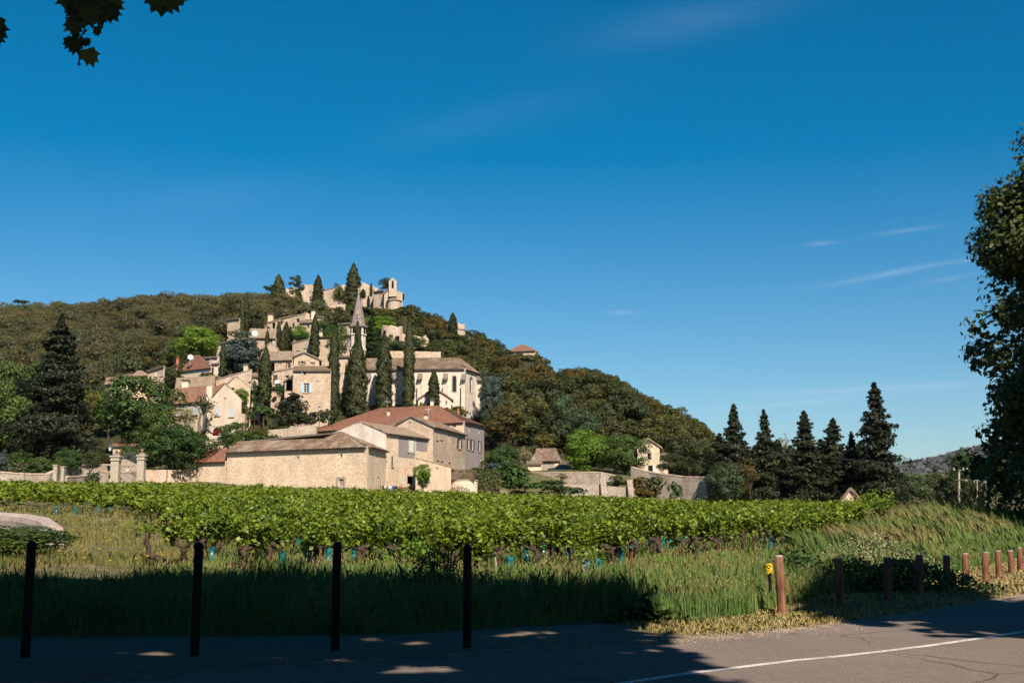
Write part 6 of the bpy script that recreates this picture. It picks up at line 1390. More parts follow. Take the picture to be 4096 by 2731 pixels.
# ================================================================== VINEYARD
def vineproto(seed, nl, size, near=True):
    rd = random.Random(seed); rng = np.random.default_rng(seed); mb = MB()
    p = [Vector((0, 0, -.15))]; 
    for i in range(5): p.append(p[-1]+Vector((rd.uniform(-.09, .09), rd.uniform(-.09, .09), .15)))
    mb.tube(p, [.085, .075, .065, .075, .06, .085], 8); top = p[-1]; arms = []
    for k in range(rd.choice([2, 3, 3])):
        a = rd.choice([0, math.pi])+rd.uniform(-.7, .7)+k*.9; q = top; ap = [q]
        for i in range(3): q = q+Vector((math.cos(a)*.13, math.sin(a)*.13, .035+.03*i+rd.uniform(-.03, .03))); ap.append(q); a += rd.uniform(-.5, .5)
        mb.tube(ap, [.06, .05, .045, .035], 6); arms.append(q)
    o = mb.build('trunk', M['vinebark'], smooth=True); tm = o.data; bpy.data.objects.remove(o)
    C = []; N = []
    for s_ in range(max(5, nl//26)):    # shoots carrying the leaves
        b = arms[s_ % len(arms)]; a = rd.uniform(0, 6.283); ln = rd.uniform(.35, .72); out = rd.uniform(.1, .55)
        if s_ % 6 == 5: ln, out = rd.uniform(.85, 1.05), rd.uniform(.02, .3)
        m_ = max(4, nl//max(5, nl//26)); t_ = np.sort(rng.random(m_))
        c = np.stack([b.x+math.cos(a)*out*t_, b.y+math.sin(a)*out*t_, b.z+ln*t_*(1 if rd.random() > .12 else -.3)], 1)+rng.normal(0, .075, (m_, 3)); C.append(c); N.append(np.stack([math.cos(a)+0*t_, math.sin(a)+0*t_, .9+0*t_], 1))
    C = np.concatenate(C); N = np.concatenate(N)
    V, F = leaves(C, N, size*rng.uniform(.55, 1.25, len(C)), PALM if near else RH, .55, None, rng)
    return np_mesh('foliage', V, F), tm, V, F
VP = [vineproto(500+k, 620, .105) for k in range(7)]
VF = [vineproto(600+k, 130, .21, False) for k in range(6)]
g = lambda u, v: (G(u, v).x, G(u, v).y)
front = [g(-60, 514), g(0, 512), g(60, 516), g(120, 520), g(170, 528), g(205, 545)]
near_pts = [(148, 566, 'leftmost vine, a bare hooked trunk with a small leafy tip'), (182, 568, 'forked old vine left of the second bollard'), (242, 574, 'stout spreading vine right of the second bollard'), (310, 556, 'vine with a dark trunk between the second and third bollards'),
            (371, 560, 'vine with pale twisted trunk right of the third bollard'), (455, 584, 'thick leaning vine left of the fourth bollard'), (479, 577, 'vine with flared trunk just right of the fourth bollard'), (499, 571, 'vine behind the propped pale stake'), (611, 569, 'vine with drooping leaves left of the tall rusty stake'), (552, 562, 'vine between the propped stake and the tall rusty stake'),
            (408, 566, 'low leafy vine between the third and fourth bollards'), (270, 562, 'leafy vine hugging the stout spreading one')]
fx = []
# front line of the vineyard in plan (x -> y)
fl = sorted([g(-60, 514), g(0, 511), g(60, 515), g(120, 519), g(160, 526), g(190, 548)]+[(-8.0, 30.8), (-6, 30.5), (-4, 30), (-2, 29.6), (0, 30.2), (2.2, 31), (3.2, 33), (5, 36), (7.5, 40), (10, 43), (13, 46.5), (16, 50), (19, 56), (24, 70)])
fxs = np.array([p[0] for p in fl]); fys = np.array([p[1] for p in fl])
bx = np.array([-70, -48, -32, -20, -10, 0, 20, 45, 70]); by = np.array([120, 124, 145, 142, 148, 152, 150, 142, 130.])
vines = []
ang = D2R(6); dx_, dy_ = math.cos(ang), math.sin(ang)
for r in range(0, 75):
    for k in range(-70, 70):
        x = k*1.18*dx_-(r*1.9)*dy_+random.gauss(0, .1); y = 28+k*1.18*dy_+r*1.9*dx_+random.gauss(0, .1)
        if y < np.interp(x, fxs, fys) or y > np.interp(x, bx, by) or abs(x) > .47*y+4: continue
        if x > .315*y or random.random() < .05: continue
        if 150 < y and clear(x, y) is False: continue
        vines.append((x, y))
vines.sort(key=lambda p: p[1]); vines = [p for p in vines if all(abs(p[0]-G(u, v).x) > .55 or abs(p[1]-G(u, v).y) > .7 for u, v, _ in near_pts) or p[1] > 38]
def put_vine(x, y, label, group, k, sc=1.0):
    me, tm, _, _ = VP[k % len(VP)]; o = empty('vine', (x, y, h1(x, y)), label, 'vine', group, random.uniform(0, 6.28)); s_ = random.uniform(.92, 1.12)*sc; o.scale = (s_*1.02, s_*1.02, s_*.9)
    link('foliage', me, M['vine'], o); link('trunk', tm, M['vinebark'], o)
for k, (u, v, lb) in enumerate(near_pts):
    q = G(u, v)
    if k == 0:
        o = empty('vine', q, lb, 'vine'); mb = MB(); mb.tube([(.38, 0, -.1), (.30, .02, .1), (.24, 0, .24), (.02, -.03, .3), (-.02, 0, .36), (.0, .03, .5), (-.08, 0, .62), (-.05, 0, .8), (-.03, 0, .93)], [.10, .09, .085, .09, .075, .07, .075, .07, .06], 9); mb.build('trunk', M['vinebark'], o, True)
        C = np.array([(-.1, 0, 1.02)])+RNG.normal(0, 1, (46, 3))*np.array([.17, .14, .09]); V, F = leaves(C, C-np.array([0, 0, .6]), .15*RNG.uniform(.6, 1.2, 46), PALM, .4); link('foliage', np_mesh('foliage', V, F), M['vine'], o); continue
    put_vine(q.x, q.y, lb, None, k, 1.06)
NI = 286
for k, (x, y) in enumerate(vines[:NI]): put_vine(x, y, 'bushy green vine with dark gnarled trunk in the nearest rows of the vineyard', 'vines in the near rows', k)
VV = []; FF = []; T2 = []; TF = []; off = 0; o2 = 0
for k, (x, y) in enumerate(vines[NI:]):
    if y < 62: V, F = VP[k % 7][2], VP[k % 7][3]; kk = 0
    else: V, F = VF[k % 6][2], VF[k % 6][3]; kk = 1
    a = random.uniform(0, 6.28); s_ = random.uniform(.95, 1.2); ca, sa = math.cos(a)*s_*1.15, math.sin(a)*s_*1.15; z = h1(x, y)
    (VV if kk else T2).append(np.stack([V[:, 0]*ca-V[:, 1]*sa+x, V[:, 0]*sa+V[:, 1]*ca+y, V[:, 2]*s_*.74+z], 1))
    if kk: FF.append(F+off); off += len(V)
    else: TF.append(F+o2); o2 += len(V)
if T2: tag(link('vines', np_mesh('vines', np.concatenate(T2), np.concatenate(TF)), M['vine']), 'solid green band of vines in the middle of the vineyard', 'vines', kind='stuff')
tag(link('vines', np_mesh('vines', np.concatenate(VV), np.concatenate(FF)), M['vinefar']), 'far rows of vines merging into a green band below the village', 'vines', kind='stuff')
print('vines', len(vines), 'y of last individual', vines[min(NI, len(vines)-1)])
# teal sleeves round young vines
sl_ = [('R1', 1530, 540), ('R1', 1875, 465), ('R1', 1940, 530), ('R1', 2045, 595), ('R1', 2165, 430), ('R1', 2225, 600), ('R1', 710, 185), ('R1', 795, 180), ('R1', 1165, 212), ('R1', 1222, 248), ('R1', 405, 198), ('R1', 540, 203),
       ('R2', 50, 555), ('R2', 190, 535), ('R2', 360, 515), ('R2', 600, 480), ('R2', 1270, 492), ('R2', 1410, 582), ('R2', 1515, 518), ('R2', 1635, 495), ('R2', 1680, 425), ('R2', 1725, 468), ('R2', 1810, 488), ('R2', 2003, 597), ('R2', 1925, 632), ('R2', 2155, 525), ('R2', 2165, 430), ('R2', 2215, 436), ('R2', 2265, 436),
       ('R3', 30, 374), ('R3', 70, 376), ('R3', 148, 360), ('R3', 193, 356), ('R3', 232, 354), ('R3', 272, 358), ('R3', 395, 334), ('R3', 610, 310), ('R3', 638, 316), ('R3', 790, 304), ('R3', 862, 355), ('R3', 950, 335), ('R3', 985, 326), ('R3', 1012, 318), ('R3', 345, 340), ('R3', 470, 320)]
for i, (z, x, y) in enumerate(sl_):
    q = G(*uv(z, x, y)); h = random.uniform(.42, .55); o = empty('vine_sleeve', q, 'crumpled teal plastic sleeve round a young vine along the near edge of the vineyard', 'plastic sleeve', 'teal sleeves on young vines', random.uniform(0, 6))
    prof = [(.085, -.05), (.075, .1), (.09, h*.4), (.07, h*.6), (.095, h*.85), (.10, h)]; mb = MB().lathe((0, 0, 0), prof, 7); mb.v = [(a*random.uniform(.75, 1.25), b*random.uniform(.75, 1.25), c+random.uniform(-.02, .02)) for a, b, c in mb.v]; mb.f.pop(); mb.mi.pop(); mb.uv.pop()
    mb.build('sleeve', M['tube'], o); C = np.array([(0, 0, h+.12)])+RNG.normal(0, .09, (14, 3)); V, F = leaves(C, sph(14), .11, PALM); link('foliage', np_mesh('foliage', V, F), M['vine'], o)
for (u0, v0, u1, v1, r, m_, lb) in [(632, 551, 629, 597, .028, 'stake', 'tall rusty stake leaning at the right end of the near vines'), (584, 564, 581, 585, .035, 'oldwood', 'short pale wooden stake beside the teal sleeves'), (494.5, 553, 497.5, 573, .03, 'oldwood', 'pale propped stake right of the fourth bollard'),
                                 (432.5, 560.5, 434, 590, .045, 'wooddk', 'dark stubby stake in the shade left of the fourth bollard'), (443, 557, 442.6, 578, .03, 'stake', 'orange brown rod by the thick leaning vine'), (172, 548, 169, 569, .02, 'stake', 'thin orange rod beside the forked old vine'),
                                 (269.5, 540, 268.6, 573, .018, 'stake', 'thin brown rod between second and third bollards'), (628.5, 541, 628, 562, .02, 'wooddk', 'thin dark rod behind the tall rusty stake'), (520, 548, 520.5, 566, .018, 'stake', 'thin rod among the teal sleeves right of the propped stake')]:
    q = G(u1, v1); s0, e0 = SE(u0, v0); tp = Vector((s0*q.y, q.y, EYE+e0*q.y)); o = wb(MB().tube([q-Z3*.2, q.lerp(tp, .5), tp], r, 6), 'stake', M[m_], None); tag(o, lb, 'stake')
    
# ================================================================== NEAR THINGS
for i, (xb, yb, xt, yt, lb) in enumerate([(25, 656, 30.5, 539, 'leftmost black steel bollard with a ball top'), (194.5, 654, 196, 540, 'second black ball topped bollard from the left, by the forked vine'),
                                     (335, 649, 334.5, 540, 'third black ball topped bollard from the left, at the middle of the shade'), (467, 646, 467, 542.5, 'fourth black ball topped bollard, nearest the sunlit grass')]):
    X, Y = flat(xb, yb); s0, e0 = SE(xt, yt); hgt = EYE+e0*Y; o = empty('bollard', (X, Y, -.006), lb, 'bollard', 'black bollards along the pavement'); R_ = .054
    MB().lathe((0, 0, -.05), [(R_, 0), (R_, hgt-.12), (R_*.92, hgt-.10), (R_*.92, hgt-.09), (R_, hgt-.08), (R_, hgt-.06), (R_*.62, hgt-.045)], 20).build('post', M['blackpaint'], o, True)
    MB().lathe((0, 0, hgt-.12+.055), [(.004, -.055)]+[(.060*math.sin(a), -.060*math.cos(a)) for a in [k*math.pi/10 for k in range(1, 10)]]+[(.004, .06)], 18).build('ball_finial', M['blackpaint'], o, True)
lbl = ['nearest and tallest-looking brown wooden post, beside the yellow topped rod', 'second wooden post, in front of the pale flowering weeds', 'third wooden post, dark in the tree shade', 'fourth wooden post, at the edge of the leafy green weeds', 'fifth wooden post, the darkest one in deep shade',
       'sixth wooden post, half in sunlight', 'seventh wooden post, first fully sunlit one after the shade', 'eighth wooden post, sunlit, third from the right edge side', 'ninth wooden post, sunlit, next to last', 'last wooden post at the right edge of the photo']
for i, (p, lb) in enumerate(zip(POSTS, lbl)):
    ub, vb_ = uv(p[0], p[3], p[4]); ut, vt = uv(p[0], p[1], p[2]); X, Y = flat(ub, vb_); s0, e0 = SE(ut, vt); tp = Vector((s0*Y, Y-.03, EYE+e0*Y)); b = Vector((X, Y, -.1)); R_ = .075
    o = empty('wooden_post', (X, Y, 0), lb, 'post', 'wooden posts along the roadside'); d = (tp-b).normalized()
    wb(MB().tube([b, b.lerp(tp, .5), tp-d*.02], [R_*1.02, R_, R_*.97], 16), 'post', M['log'], o, True); wb(MB().tube([tp-d*.03, tp], [R_*.96, R_*.86], 16), 'cut_top', M['oldwood'], o)
q = Vector((*flat(*uv('R3', 866, 712)), 0)); s0, e0 = SE(*uv('R3', 848, 452)); tp = Vector((s0*q.y, q.y, EYE+e0*q.y)); o = empty('marker_rod', q, 'black rod topped with knotted yellow tape beside the first wooden post', 'marker rod'); wb(MB().tube([q-Z3*.1, tp], .03, 8), 'rod', M['blackpaint'], o)
mb = MB()
for k in range(5):
    c = tp-Z3*(.0+k*.035); mb.tube([c+Vector((math.cos(t_)*.055*random.uniform(.7, 1.2), math.sin(t_)*.05, math.sin(t_*2+k)*.02)) for t_ in [i*.8 for i in range(9)]], .014, 5)
wb(mb, 'tape', M['yellow'], o)
# rounded low parapet at the far left
a = [G(-40, 531), G(0, 531), G(40, 533)]; o = empty('parapet', a[1], 'pale rounded concrete parapet ending at the far left of the meadow', 'parapet')
c0 = Vector((-22, 46, 0)); pp = []
for (u, v, Y) in [(-60, 508, 47), (0, 511.5, 45), (25, 513.5, 43.5), (45, 517.5, 41.5), (54, 524, 39.5)]: pp.append(P(u, v+6, Y))
mb = MB(); N = 10
for i in range(len(pp)-1):
    for s in range(4):
        p0, p1 = pp[i].lerp(pp[i+1], s/4), pp[i].lerp(pp[i+1], (s+1)/4); d = (p1-p0); d.z = 0; d.normalize(); nn = Vector((d.y, -d.x, 0))
        pr = [(.32, -1.2), (.32, -.05), (.26, .12), (.12, .22), (-.12, .22), (-.26, .12), (-.32, -.05), (-.32, -1.2)]
        for k in range(len(pr)-1): mb.face([p0+nn*pr[k][0]+Z3*pr[k][1], p1+nn*pr[k][0]+Z3*pr[k][1], p1+nn*pr[k+1][0]+Z3*pr[k+1][1], p0+nn*pr[k+1][0]+Z3*pr[k+1][1]])
p = pp[-1]; mb.face([p+nn*x+Z3*z for x, z in pr]); wb(mb, 'coping', M['concrete'], o, True)
p = P(15, 540, 36); place('broad', 'hedge', p.x, p.y, 3.6, 1.0, 'low leafy shrub in front of the rounded parapet', 'bush', 'bush')
p = P(-8, 545, 34); place('broad', 'hedge', p.x, p.y, 3.0, 1.0, 'leafy shrub cut by the left edge below the parapet', 'bush', 'bush')
# ---- grass: blades nobody could count
exx, exy = EXX, EXY
def blades(n, smin, smax, y0, y1, hfn, wfn, m_, name, label, lean=.25, mask=None, ears=False, bias=None):
    rng = RNG; s = rng.uniform(smin, smax, n); y = y0*(y1/y0)**rng.random(n); x = s*y
    k = y > np.interp(x, exx, exy)+rng.uniform(-.02, .35, n)
    if mask is not None: k &= mask(x, y)
    x, y = x[k], y[k]; n = len(x); z = H(x, y); h = hfn(x, y)*rng.uniform(.45, 1.15, n); w = wfn(y)*rng.uniform(.6, 1.4, n); a = rng.uniform(0, 6.283, n)
    ln = np.abs(rng.normal(lean, .16, n))*h; la = rng.uniform(0, 6.283, n) if bias is None else rng.normal(bias, .7, n)
    dx, dy = np.cos(la)*ln, np.sin(la)*ln; wx, wy = np.cos(a)*w/2, np.sin(a)*w/2
    B = np.stack([x, y, z-.03], 1); Wv = np.stack([wx, wy, 0*wx], 1)
    m1 = np.stack([x+dx*.35, y+dy*.35, z+h*.6], 1); tp = np.stack([x+dx, y+dy, z+h*(1-.35*(ln/h)**1)], 1)
    V = np.stack([B-Wv, B+Wv, m1+Wv*.8, tp, m1-Wv*.8], 1).reshape(-1, 3); F = np.arange(len(V)).reshape(-1, 5)
    tag(link(name, np_mesh(name, V, F), M[m_]), label, 'grass', kind='stuff')
    if ears:
        e = rng.random(n) < ears; t_ = tp[e]; q = t_.shape[0]; dirv = (t_-m1[e]); dirv /= np.linalg.norm(dirv, axis=1)[:, None]; wv = np.stack([np.cos(a[e]), np.sin(a[e]), 0*a[e]], 1)*np.maximum(.011, y[e]*.00040)[:, None]; L = rng.uniform(.06, .12, q)[:, None]
        V = np.stack([t_, t_+dirv*L*.35+wv, t_+dirv*L, t_+dirv*L*.35-wv], 1); wv2 = np.cross(wv, dirv); V2 = np.stack([t_, t_+dirv*L*.35+wv2, t_+dirv*L, t_+dirv*L*.35-wv2], 1); V = np.concatenate([V, V2]).reshape(-1, 3)
        tag(link('grass_ears', np_mesh('grass_ears', V, np.arange(len(V)).reshape(-1, 4)), M['ear']), 'seed heads of the tall grass' if name == 'tall_grass' else 'seed heads of the '+name.replace('_', ' '), 'grass', kind='stuff')
def dpost(x, y): return (x-PXY[0][0])*PN[0]+(y-PXY[0][1])*PN[1]
edge_d = lambda x, y: y-np.interp(x, exx, exy)
W_ = lambda y: np.maximum(.008, y*.00055)
mow = lambda x, y: ((x > 1.3) & (dpost(x, y) < .5) & (x > 4.0)) | ((x > 1.6) & (x <= 4.6) & (edge_d(x, y) < 2.2+0*x))
meadow = lambda x, y: (x < -8.6+(y-31)*-.10) & (y > 24)
hnear = lambda x, y: np.clip(.12+edge_d(x, y)*.42, .1, .68)*np.clip((31-y)/5, .5, 1)*(.78+.2*np.sin(x*1.7)*np.sin(y*1.3+x*.4)+.18*np.sin(x*.63+1)*np.cos(y*.9))
blades(120000, -.50, .46, 16.3, 34, hnear, W_, 'grass', 'tall_grass', 'tall seeding grass between the pavement and the near vines', .24, lambda x, y: ~mow(x, y) & ~meadow(x, y) & ((dpost(x, y) < 5) | (x < 4)) & (y < 36), .07)
blades(60000, -.50, .50, 28, 70, lambda x, y: .24+.08*np.sin(x+y), W_, 'grass', 'grass_under_vines', 'green grass growing under and before the vines', .25, lambda x, y: ~mow(x, y) & ~meadow(x, y), .1)
bare = lambda x, y: (np.sin(x*.9+1)+np.sin(y*.7+x*.5)*.8+np.sin(x*2.3+y*1.9)*.4 > .9) | ((y < 34) & (y > 25) & (x < -8.5) & (np.sin(x*.7)*.5+y*.35-10.6 < .25))
blades(90000, -.62, -.16, 22, 90, lambda x, y: .30+.12*np.sin(x*.6)*np.cos(y*.3)+0*x, W_, 'grassdry', 'dry_meadow_grass', 'short tawny meadow grass left of the vines', .3, lambda x, y: meadow(x, y) & ~bare(x, y) & (y < np.interp(x, fxs, fys)+6), .12)
blades(130000, .10, .70, 17, 62, lambda x, y: np.clip(.25+dpost(x, y)*.12, .2, .95)*(.85+.25*np.sin(x*.8+y*.5)), W_, 'grass', 'bank_grass', 'long green grass covering the roadside bank', .38, lambda x, y: (dpost(x, y) > .4) & (dpost(x, y) < 26) & (x > 3.4) & ((x > .235*y) | (dpost(x, y) < 3.5)), .05, 2.9)
blades(60000, .16, .70, 20, 55, lambda x, y: np.clip(.5+dpost(x, y)*.075, .5, 1.4), W_, 'ear', 'feathery_grass', 'feathery straw coloured grass bending along the top of the bank', .55, lambda x, y: (dpost(x, y) > 3) & (dpost(x, y) < 20) & (x > .27*y) & (np.sin(x*.5+y*.35) > -.35), .3, 2.7)
blades(70000, .05, .60, 16.5, 40, lambda x, y: .085+0*x, lambda y: np.maximum(.010, y*.0006), 'straw', 'cut_grass', 'mown straw and short grass along the road edge', .9, lambda x, y: mow(x, y) | ((dpost(x, y) < 1.5) & (x > 4)))
clump = lambda x, y, k: (np.sin(x*3.1+k)+np.sin(y*2.3+x*1.1+k*2)+np.sin(x*1.3-y*1.9+k*3))
blades(52000, -.50, .62, 17, 48, lambda x, y: (.42+.12*np.clip(dpost(x, y)/8, 0, 1)*(x > 4))*np.clip((40-y)/8, .5, 1)*np.clip(.25+edge_d(x, y)*.5, .2, 1), lambda y: np.maximum(.013, y*.0008), 'lush', 'lush_grass', 'bright green tufts of broad grass in the verge', .35, lambda x, y: ~mow(x, y) & ~meadow(x, y) & (clump(x, y, 1) > 1.15), .0)
blades(26000, -.30, .55, 17, 44, lambda x, y: (.55+.2*np.clip(dpost(x, y)/8, 0, 1)*(x > 4))*np.clip((38-y)/8, .5, 1), lambda y: np.maximum(.008, y*.0005), 'rust', 'foxtail_grass', 'reddish brown foxtail grass patches in the verge', .3, lambda x, y: ~mow(x, y) & ~meadow(x, y) & (clump(x, y, 4) > 1.45) & (edge_d(x, y) > .6), .9)
# leafy weeds
def weeds(u, v, n, w, h, m_, label, size=.09, name='weed_clump', dense=1):
    q = G(u, v); o = empty(name, q, label, 'weeds'); C = RNG.normal(0, 1, (n, 3))*np.array([w*.3, w*.22, 0]); C[:, 2] = np.abs(RNG.random(n))**.8*h*(1-np.minimum(.8, np.abs(C[:, 0])/w*1.2)); V, F = leaves(C, sph(n)+np.array([0, -.2, .8]), size*RNG.uniform(.5, 1.3, n), TUFT); link('foliage', np_mesh('foliage', V, F), M[m_], o)
    mb = MB()
    for k in range(14): a = random.uniform(-1, 1)*w*.3; b = random.uniform(-1, 1)*w*.2; mb.tube([(a*.5, b*.5, -.05), (a, b, h*.5), (a*1.1, b*1.1, h*.85)], .008, 4)
    mb.build('stems', M['hedge'], o)
M['pale'] = leafmat('pale_flower_heads', (.10, .12, .06), (.17, .18, .11), (.27, .27, .2), .1)
weeds(877, 586, 3600, 3.4, 1.25, 'pale', 'pale flowering weeds behind the second and third wooden posts', .035)
weeds(850, 592, 2600, 2.2, .8, 'broad', 'leafy green weeds at the foot of the pale flowering ones', .07)
weeds(905, 590, 2600, 2.6, .7, 'broad', 'low green weeds between the third and fourth wooden posts', .075)
weeds(800, 592, 2600, 2.4, .9, 'deep', 'dark green weeds behind the first wooden post', .065)
weeds(436, 603, 1300, 1.25, 1.15, 'deep', 'tall dark leafy weed in the shade left of the fourth bollard', .045)
weeds(645, 620, 500, .9, .35, 'broad', 'small leafy weed at the edge of the mown strip', .10)
weeds(418, 570, 900, 1.8, .9, 'bright', 'bramble like green shoots between the third and fourth bollards', .09)
weeds(985, 515, 1400, 5, 1.6, 'oakb', 'dry brown brambles at the foot of the plane tree', .09)
for k in range(26):   # poppies and small yellow flowers
    u, v = random.choice([(96, 556), (138, 561), (75, 553)]) if k < 3 else (random.uniform(20, 220), random.uniform(535, 575)); q = G(u, v); o = empty('wild_flower', q, 'tiny red poppy in the tawny meadow' if k < 3 else 'tiny yellow flower in the tawny meadow', 'flower', 'poppies in the meadow' if k < 3 else 'yellow flowers in the meadow')
    MB().tube([(0, 0, -.02), (.01, 0, .36)], .004, 4).build('stem', M['hedge'], o); MB().lathe((.01, 0, .34), [(.005, 0), (.035, .02), (.042, .045)], 7).build('petals', M['clothred' if k < 3 else 'yellow'], o)

# loose stones and grit washed out along the edge of the road and on the pavement
n = 9000; u_ = RNG.uniform(-40, 1040, n); ei = np.interp(u_, [p[0] for p in ASPH], [p[1] for p in ASPH]); vv = ei+RNG.normal(0, 1.2, n)*np.where(RNG.random(n) < .5, 1, 3.0)
pp = np.array([flat(a, b) for a, b in zip(u_, vv)]); sz = RNG.uniform(.006, .022, n)*np.maximum(1, pp[:, 1]/18); oc = np.array([(1, 0, 0), (-.5, .8, 0), (-.6, -.7, 0), (.1, 0, .8)]); rot = RNG.uniform(0, 6.28, n); V = oc[None]*sz[:, None, None]*RNG.uniform(.6, 1.4, (n, 4, 1))
V = np.stack([V[:, :, 0]*np.cos(rot)[:, None]-V[:, :, 1]*np.sin(rot)[:, None]+pp[:, 0:1], V[:, :, 0]*np.sin(rot)[:, None]+V[:, :, 1]*np.cos(rot)[:, None]+pp[:, 1:2], V[:, :, 2]+.001], 2).reshape(-1, 3); b4 = np.arange(n)*4
F = np.concatenate([np.stack([b4+a, b4+b, b4+3], 1) for a, b in ((0, 1), (1, 2), (2, 0))]); tag(link('loose_stones', np_mesh('loose_stones', V, F), M['gravelstone']), 'loose grit and small stones along the road edge', 'gravel', kind='stuff')
# ---- plane trees along the near side of the road (behind and above the camera) and on the right
SH = [Vector((*flat(u, v), 0)) for u, v in [(-160, 581), (-40, 583), (60, 584), (110, 586), (150, 590), (220, 593), (300, 593), (400, 594), (450, 598), (500, 601), (560, 602), (600, 609), (632, 613), (645, 619), (600, 624), (628, 634), (640, 640), (600, 646), (665, 655), (690, 663), (640, 668), (720, 686), (560, 700), (-300, 700)]]
SH2 = [Vector((*flat(u, v), 0)) for u, v in [(822, 604), (842, 596), (880, 592), (925, 588), (958, 596), (975, 602), (1000, 606), (1060, 600), (1100, 618), (1030, 640), (985, 630), (930, 618), (880, 618), (845, 622), (826, 616)]]
def inpoly(x, y, P_):
    c = False
    for i in range(len(P_)):
        a, b = P_[i], P_[i-1]
        if (a.y > y) != (b.y > y) and x < (b.x-a.x)*(y-a.y)/(b.y-a.y)+a.x: c = not c
    return c
spots = [(41, 650, 20, 2.6), (152, 652, 30, 3), (269, 657, 34, 2.6), (362, 639, 24, 2.6), (426, 642, 26, 2.6), (530, 633, 34, 3.4), (419, 668, 44, 3), (449, 673, 36, 2.6), (483, 638, 20, 2.4), (345, 661, 26, 2), (600, 651, 24, 2), (325, 659, 20, 2), (640, 650, 22, 2), (580, 640, 20, 2.4), (120, 655, 18, 2)]
def spot(x, y):
    e = -EYE/y; s = x/y; b = (ST-e*CT)/(CT+e*ST) if False else None
    # ground point back to view angles
    dy_ = CT*y+ST*(-EYE); dz_ = -ST*y+CT*(-EYE); u = 512+FPX*x/dy_; v = 341-FPX*dz_/dy_
    return any(((u-a)/w/1.3)**2+((v-b_)/h/1.5)**2 < 1.15+.45*math.sin(u*.21+v*1.7)+.3*math.sin(u*.53-v*2.9) for a, b_, w, h in spots)
def canopy(poly, n, hmin, hmax, rng, ok):
    xs = [p.x for p in poly]; ysl = [p.y for p in poly]; out = []
    while len(out) < n:
        x, y = rng.uniform(min(xs), max(xs)), rng.uniform(max(5, min(ysl)), max(ysl))
        jx, jy = rng.gauss(0, .45), rng.gauss(0, .3)
        if not inpoly(x+jx, y+jy, poly) or spot(x, y): continue
        h = rng.uniform(hmin, hmax); C = Vector((x, y, 0))+SD*(h/SD.z)
        if ok(C): out.append(C)
    return out
rd = random.Random(3)
hid = lambda C: C.y < 1 or (C.z-EYE) > .482*C.y+.65
cl = canopy(SH, 15500, 8.5, 17, rd, hid)
stems = [(-13, -2), (-4, -4.5), (5, -3.5), (14, -5)]
grp = {i: [] for i in range(4)}
for c in cl: grp[min(range(4), key=lambda i: abs(c.x-stems[i][0]))].append(c)
MAPLE = [(0, .30, 0), (.14, .34, .02), (.40, .36, .05), (.40, .16, .02), (.60, -.10, .06), (.40, -.18, .0), (.34, -.34, .02), (.36, -.56, .04), (.17, -.44, 0), (.10, -.55, 0), (0, -.78, -.06), (-.10, -.55, 0), (-.17, -.44, 0), (-.36, -.56, .04), (-.34, -.34, .02), (-.40, -.18, 0), (-.60, -.10, .06), (-.40, .16, .02), (-.40, .36, .05), (-.14, .34, .02)]
PL = [(0, .5, 0), (.5, .25, .06), (.38, -.45, 0), (0, -.7, -.05), (-.38, -.45, 0), (-.5, .25, .06)]
pnames = ['leftmost roadside plane tree whose crown shades the pavement', 'plane tree behind the camera with sprigs hanging into the top left', 'plane tree behind the camera right of centre', 'rightmost roadside plane tree behind the camera']
planes = []
for i, (x, y) in enumerate(stems):
    o = empty('plane_tree', (x, y, 0), pnames[i], 'plane tree', 'plane trees along the near side of the road'); planes.append(o); mb = MB()
    mb.tube([(0, 0, -.3), (.1, .1, 2), (.05, .3, 4), (.1, .6, 6)], [.5, .4, .36, .3], 10)
    pts = np.array([list(c-Vector((x, y, 0))) for c in grp[i]]) if grp[i] else np.zeros((0, 3))
    for k in range(9):
        if len(pts) == 0: break
        e = Vector(pts[rd.randrange(len(pts))]); e.z += 1; mb.tube([(.1, .6, 5.8), Vector((.1, .6, 6)).lerp(e, .5)+Vector((0, 0, 1.2)), e], [.22, .13, .04], 6, cap=False)
    mb.build('trunk', M['barkgrey'], o)
    if len(pts): V, F = leaves(pts+RNG.normal(0, .1, pts.shape), np.tile([0, 0, 1.], (len(pts), 1)), .52*RNG.uniform(.6, 1.2, len(pts)), PL, .5); link('crown', np_mesh('crown', V, F), M['plane'], o)
# sprigs hanging into the frame
hp = planes[1]; hc = chain(hp); Ys = 9.0; TL = lambda x, y, dy=0: P(x/11.76, y/11.76, Ys+dy)-hc
def sprig(name, lv, tw, balls):
    mb = MB()
    for pl_ in tw: mb.tube([TL(*p) for p in pl_], .007, 5)
    b = mb.build(name, M['bark'], hp); Vs = []; Fs = []; off = 0
    for (x, y, s, rot) in lv:
        c = TL(x, y, rd.uniform(-.18, .18)); s_ = s/11.76/FPX*Ys*1.15; ca, sa = math.cos(rot), math.sin(rot); tx = rd.uniform(-.5, .5); tz = rd.uniform(-.4, .4)
        for px, py, pz in MAPLE:
            qx, qy = px*ca-py*sa, px*sa+py*ca; Vs.append((c.x+qx*s_*math.cos(tx), c.y+(qx*math.sin(tx)+qy*math.sin(tz)+pz)*s_, c.z+qy*s_*math.cos(tz)))
        Fs.append(list(range(off, off+len(MAPLE)))); off += len(MAPLE)
    me = bpy.data.meshes.new('leaf_cluster'); me.from_pydata(Vs, [], Fs); me.update(); link('leaf_cluster', me, M['plane'], b)
    for (x, y, r) in balls: c = TL(x, y); R_ = r/11.76/FPX*Ys; MB().lathe(c, [(.001, -R_)]+[(R_*math.sin(a), -R_*math.cos(a)) for a in [k*math.pi/8 for k in range(1, 8)]]+[(.001, R_)], 12).build('seed_ball', M['bark'], b, True)
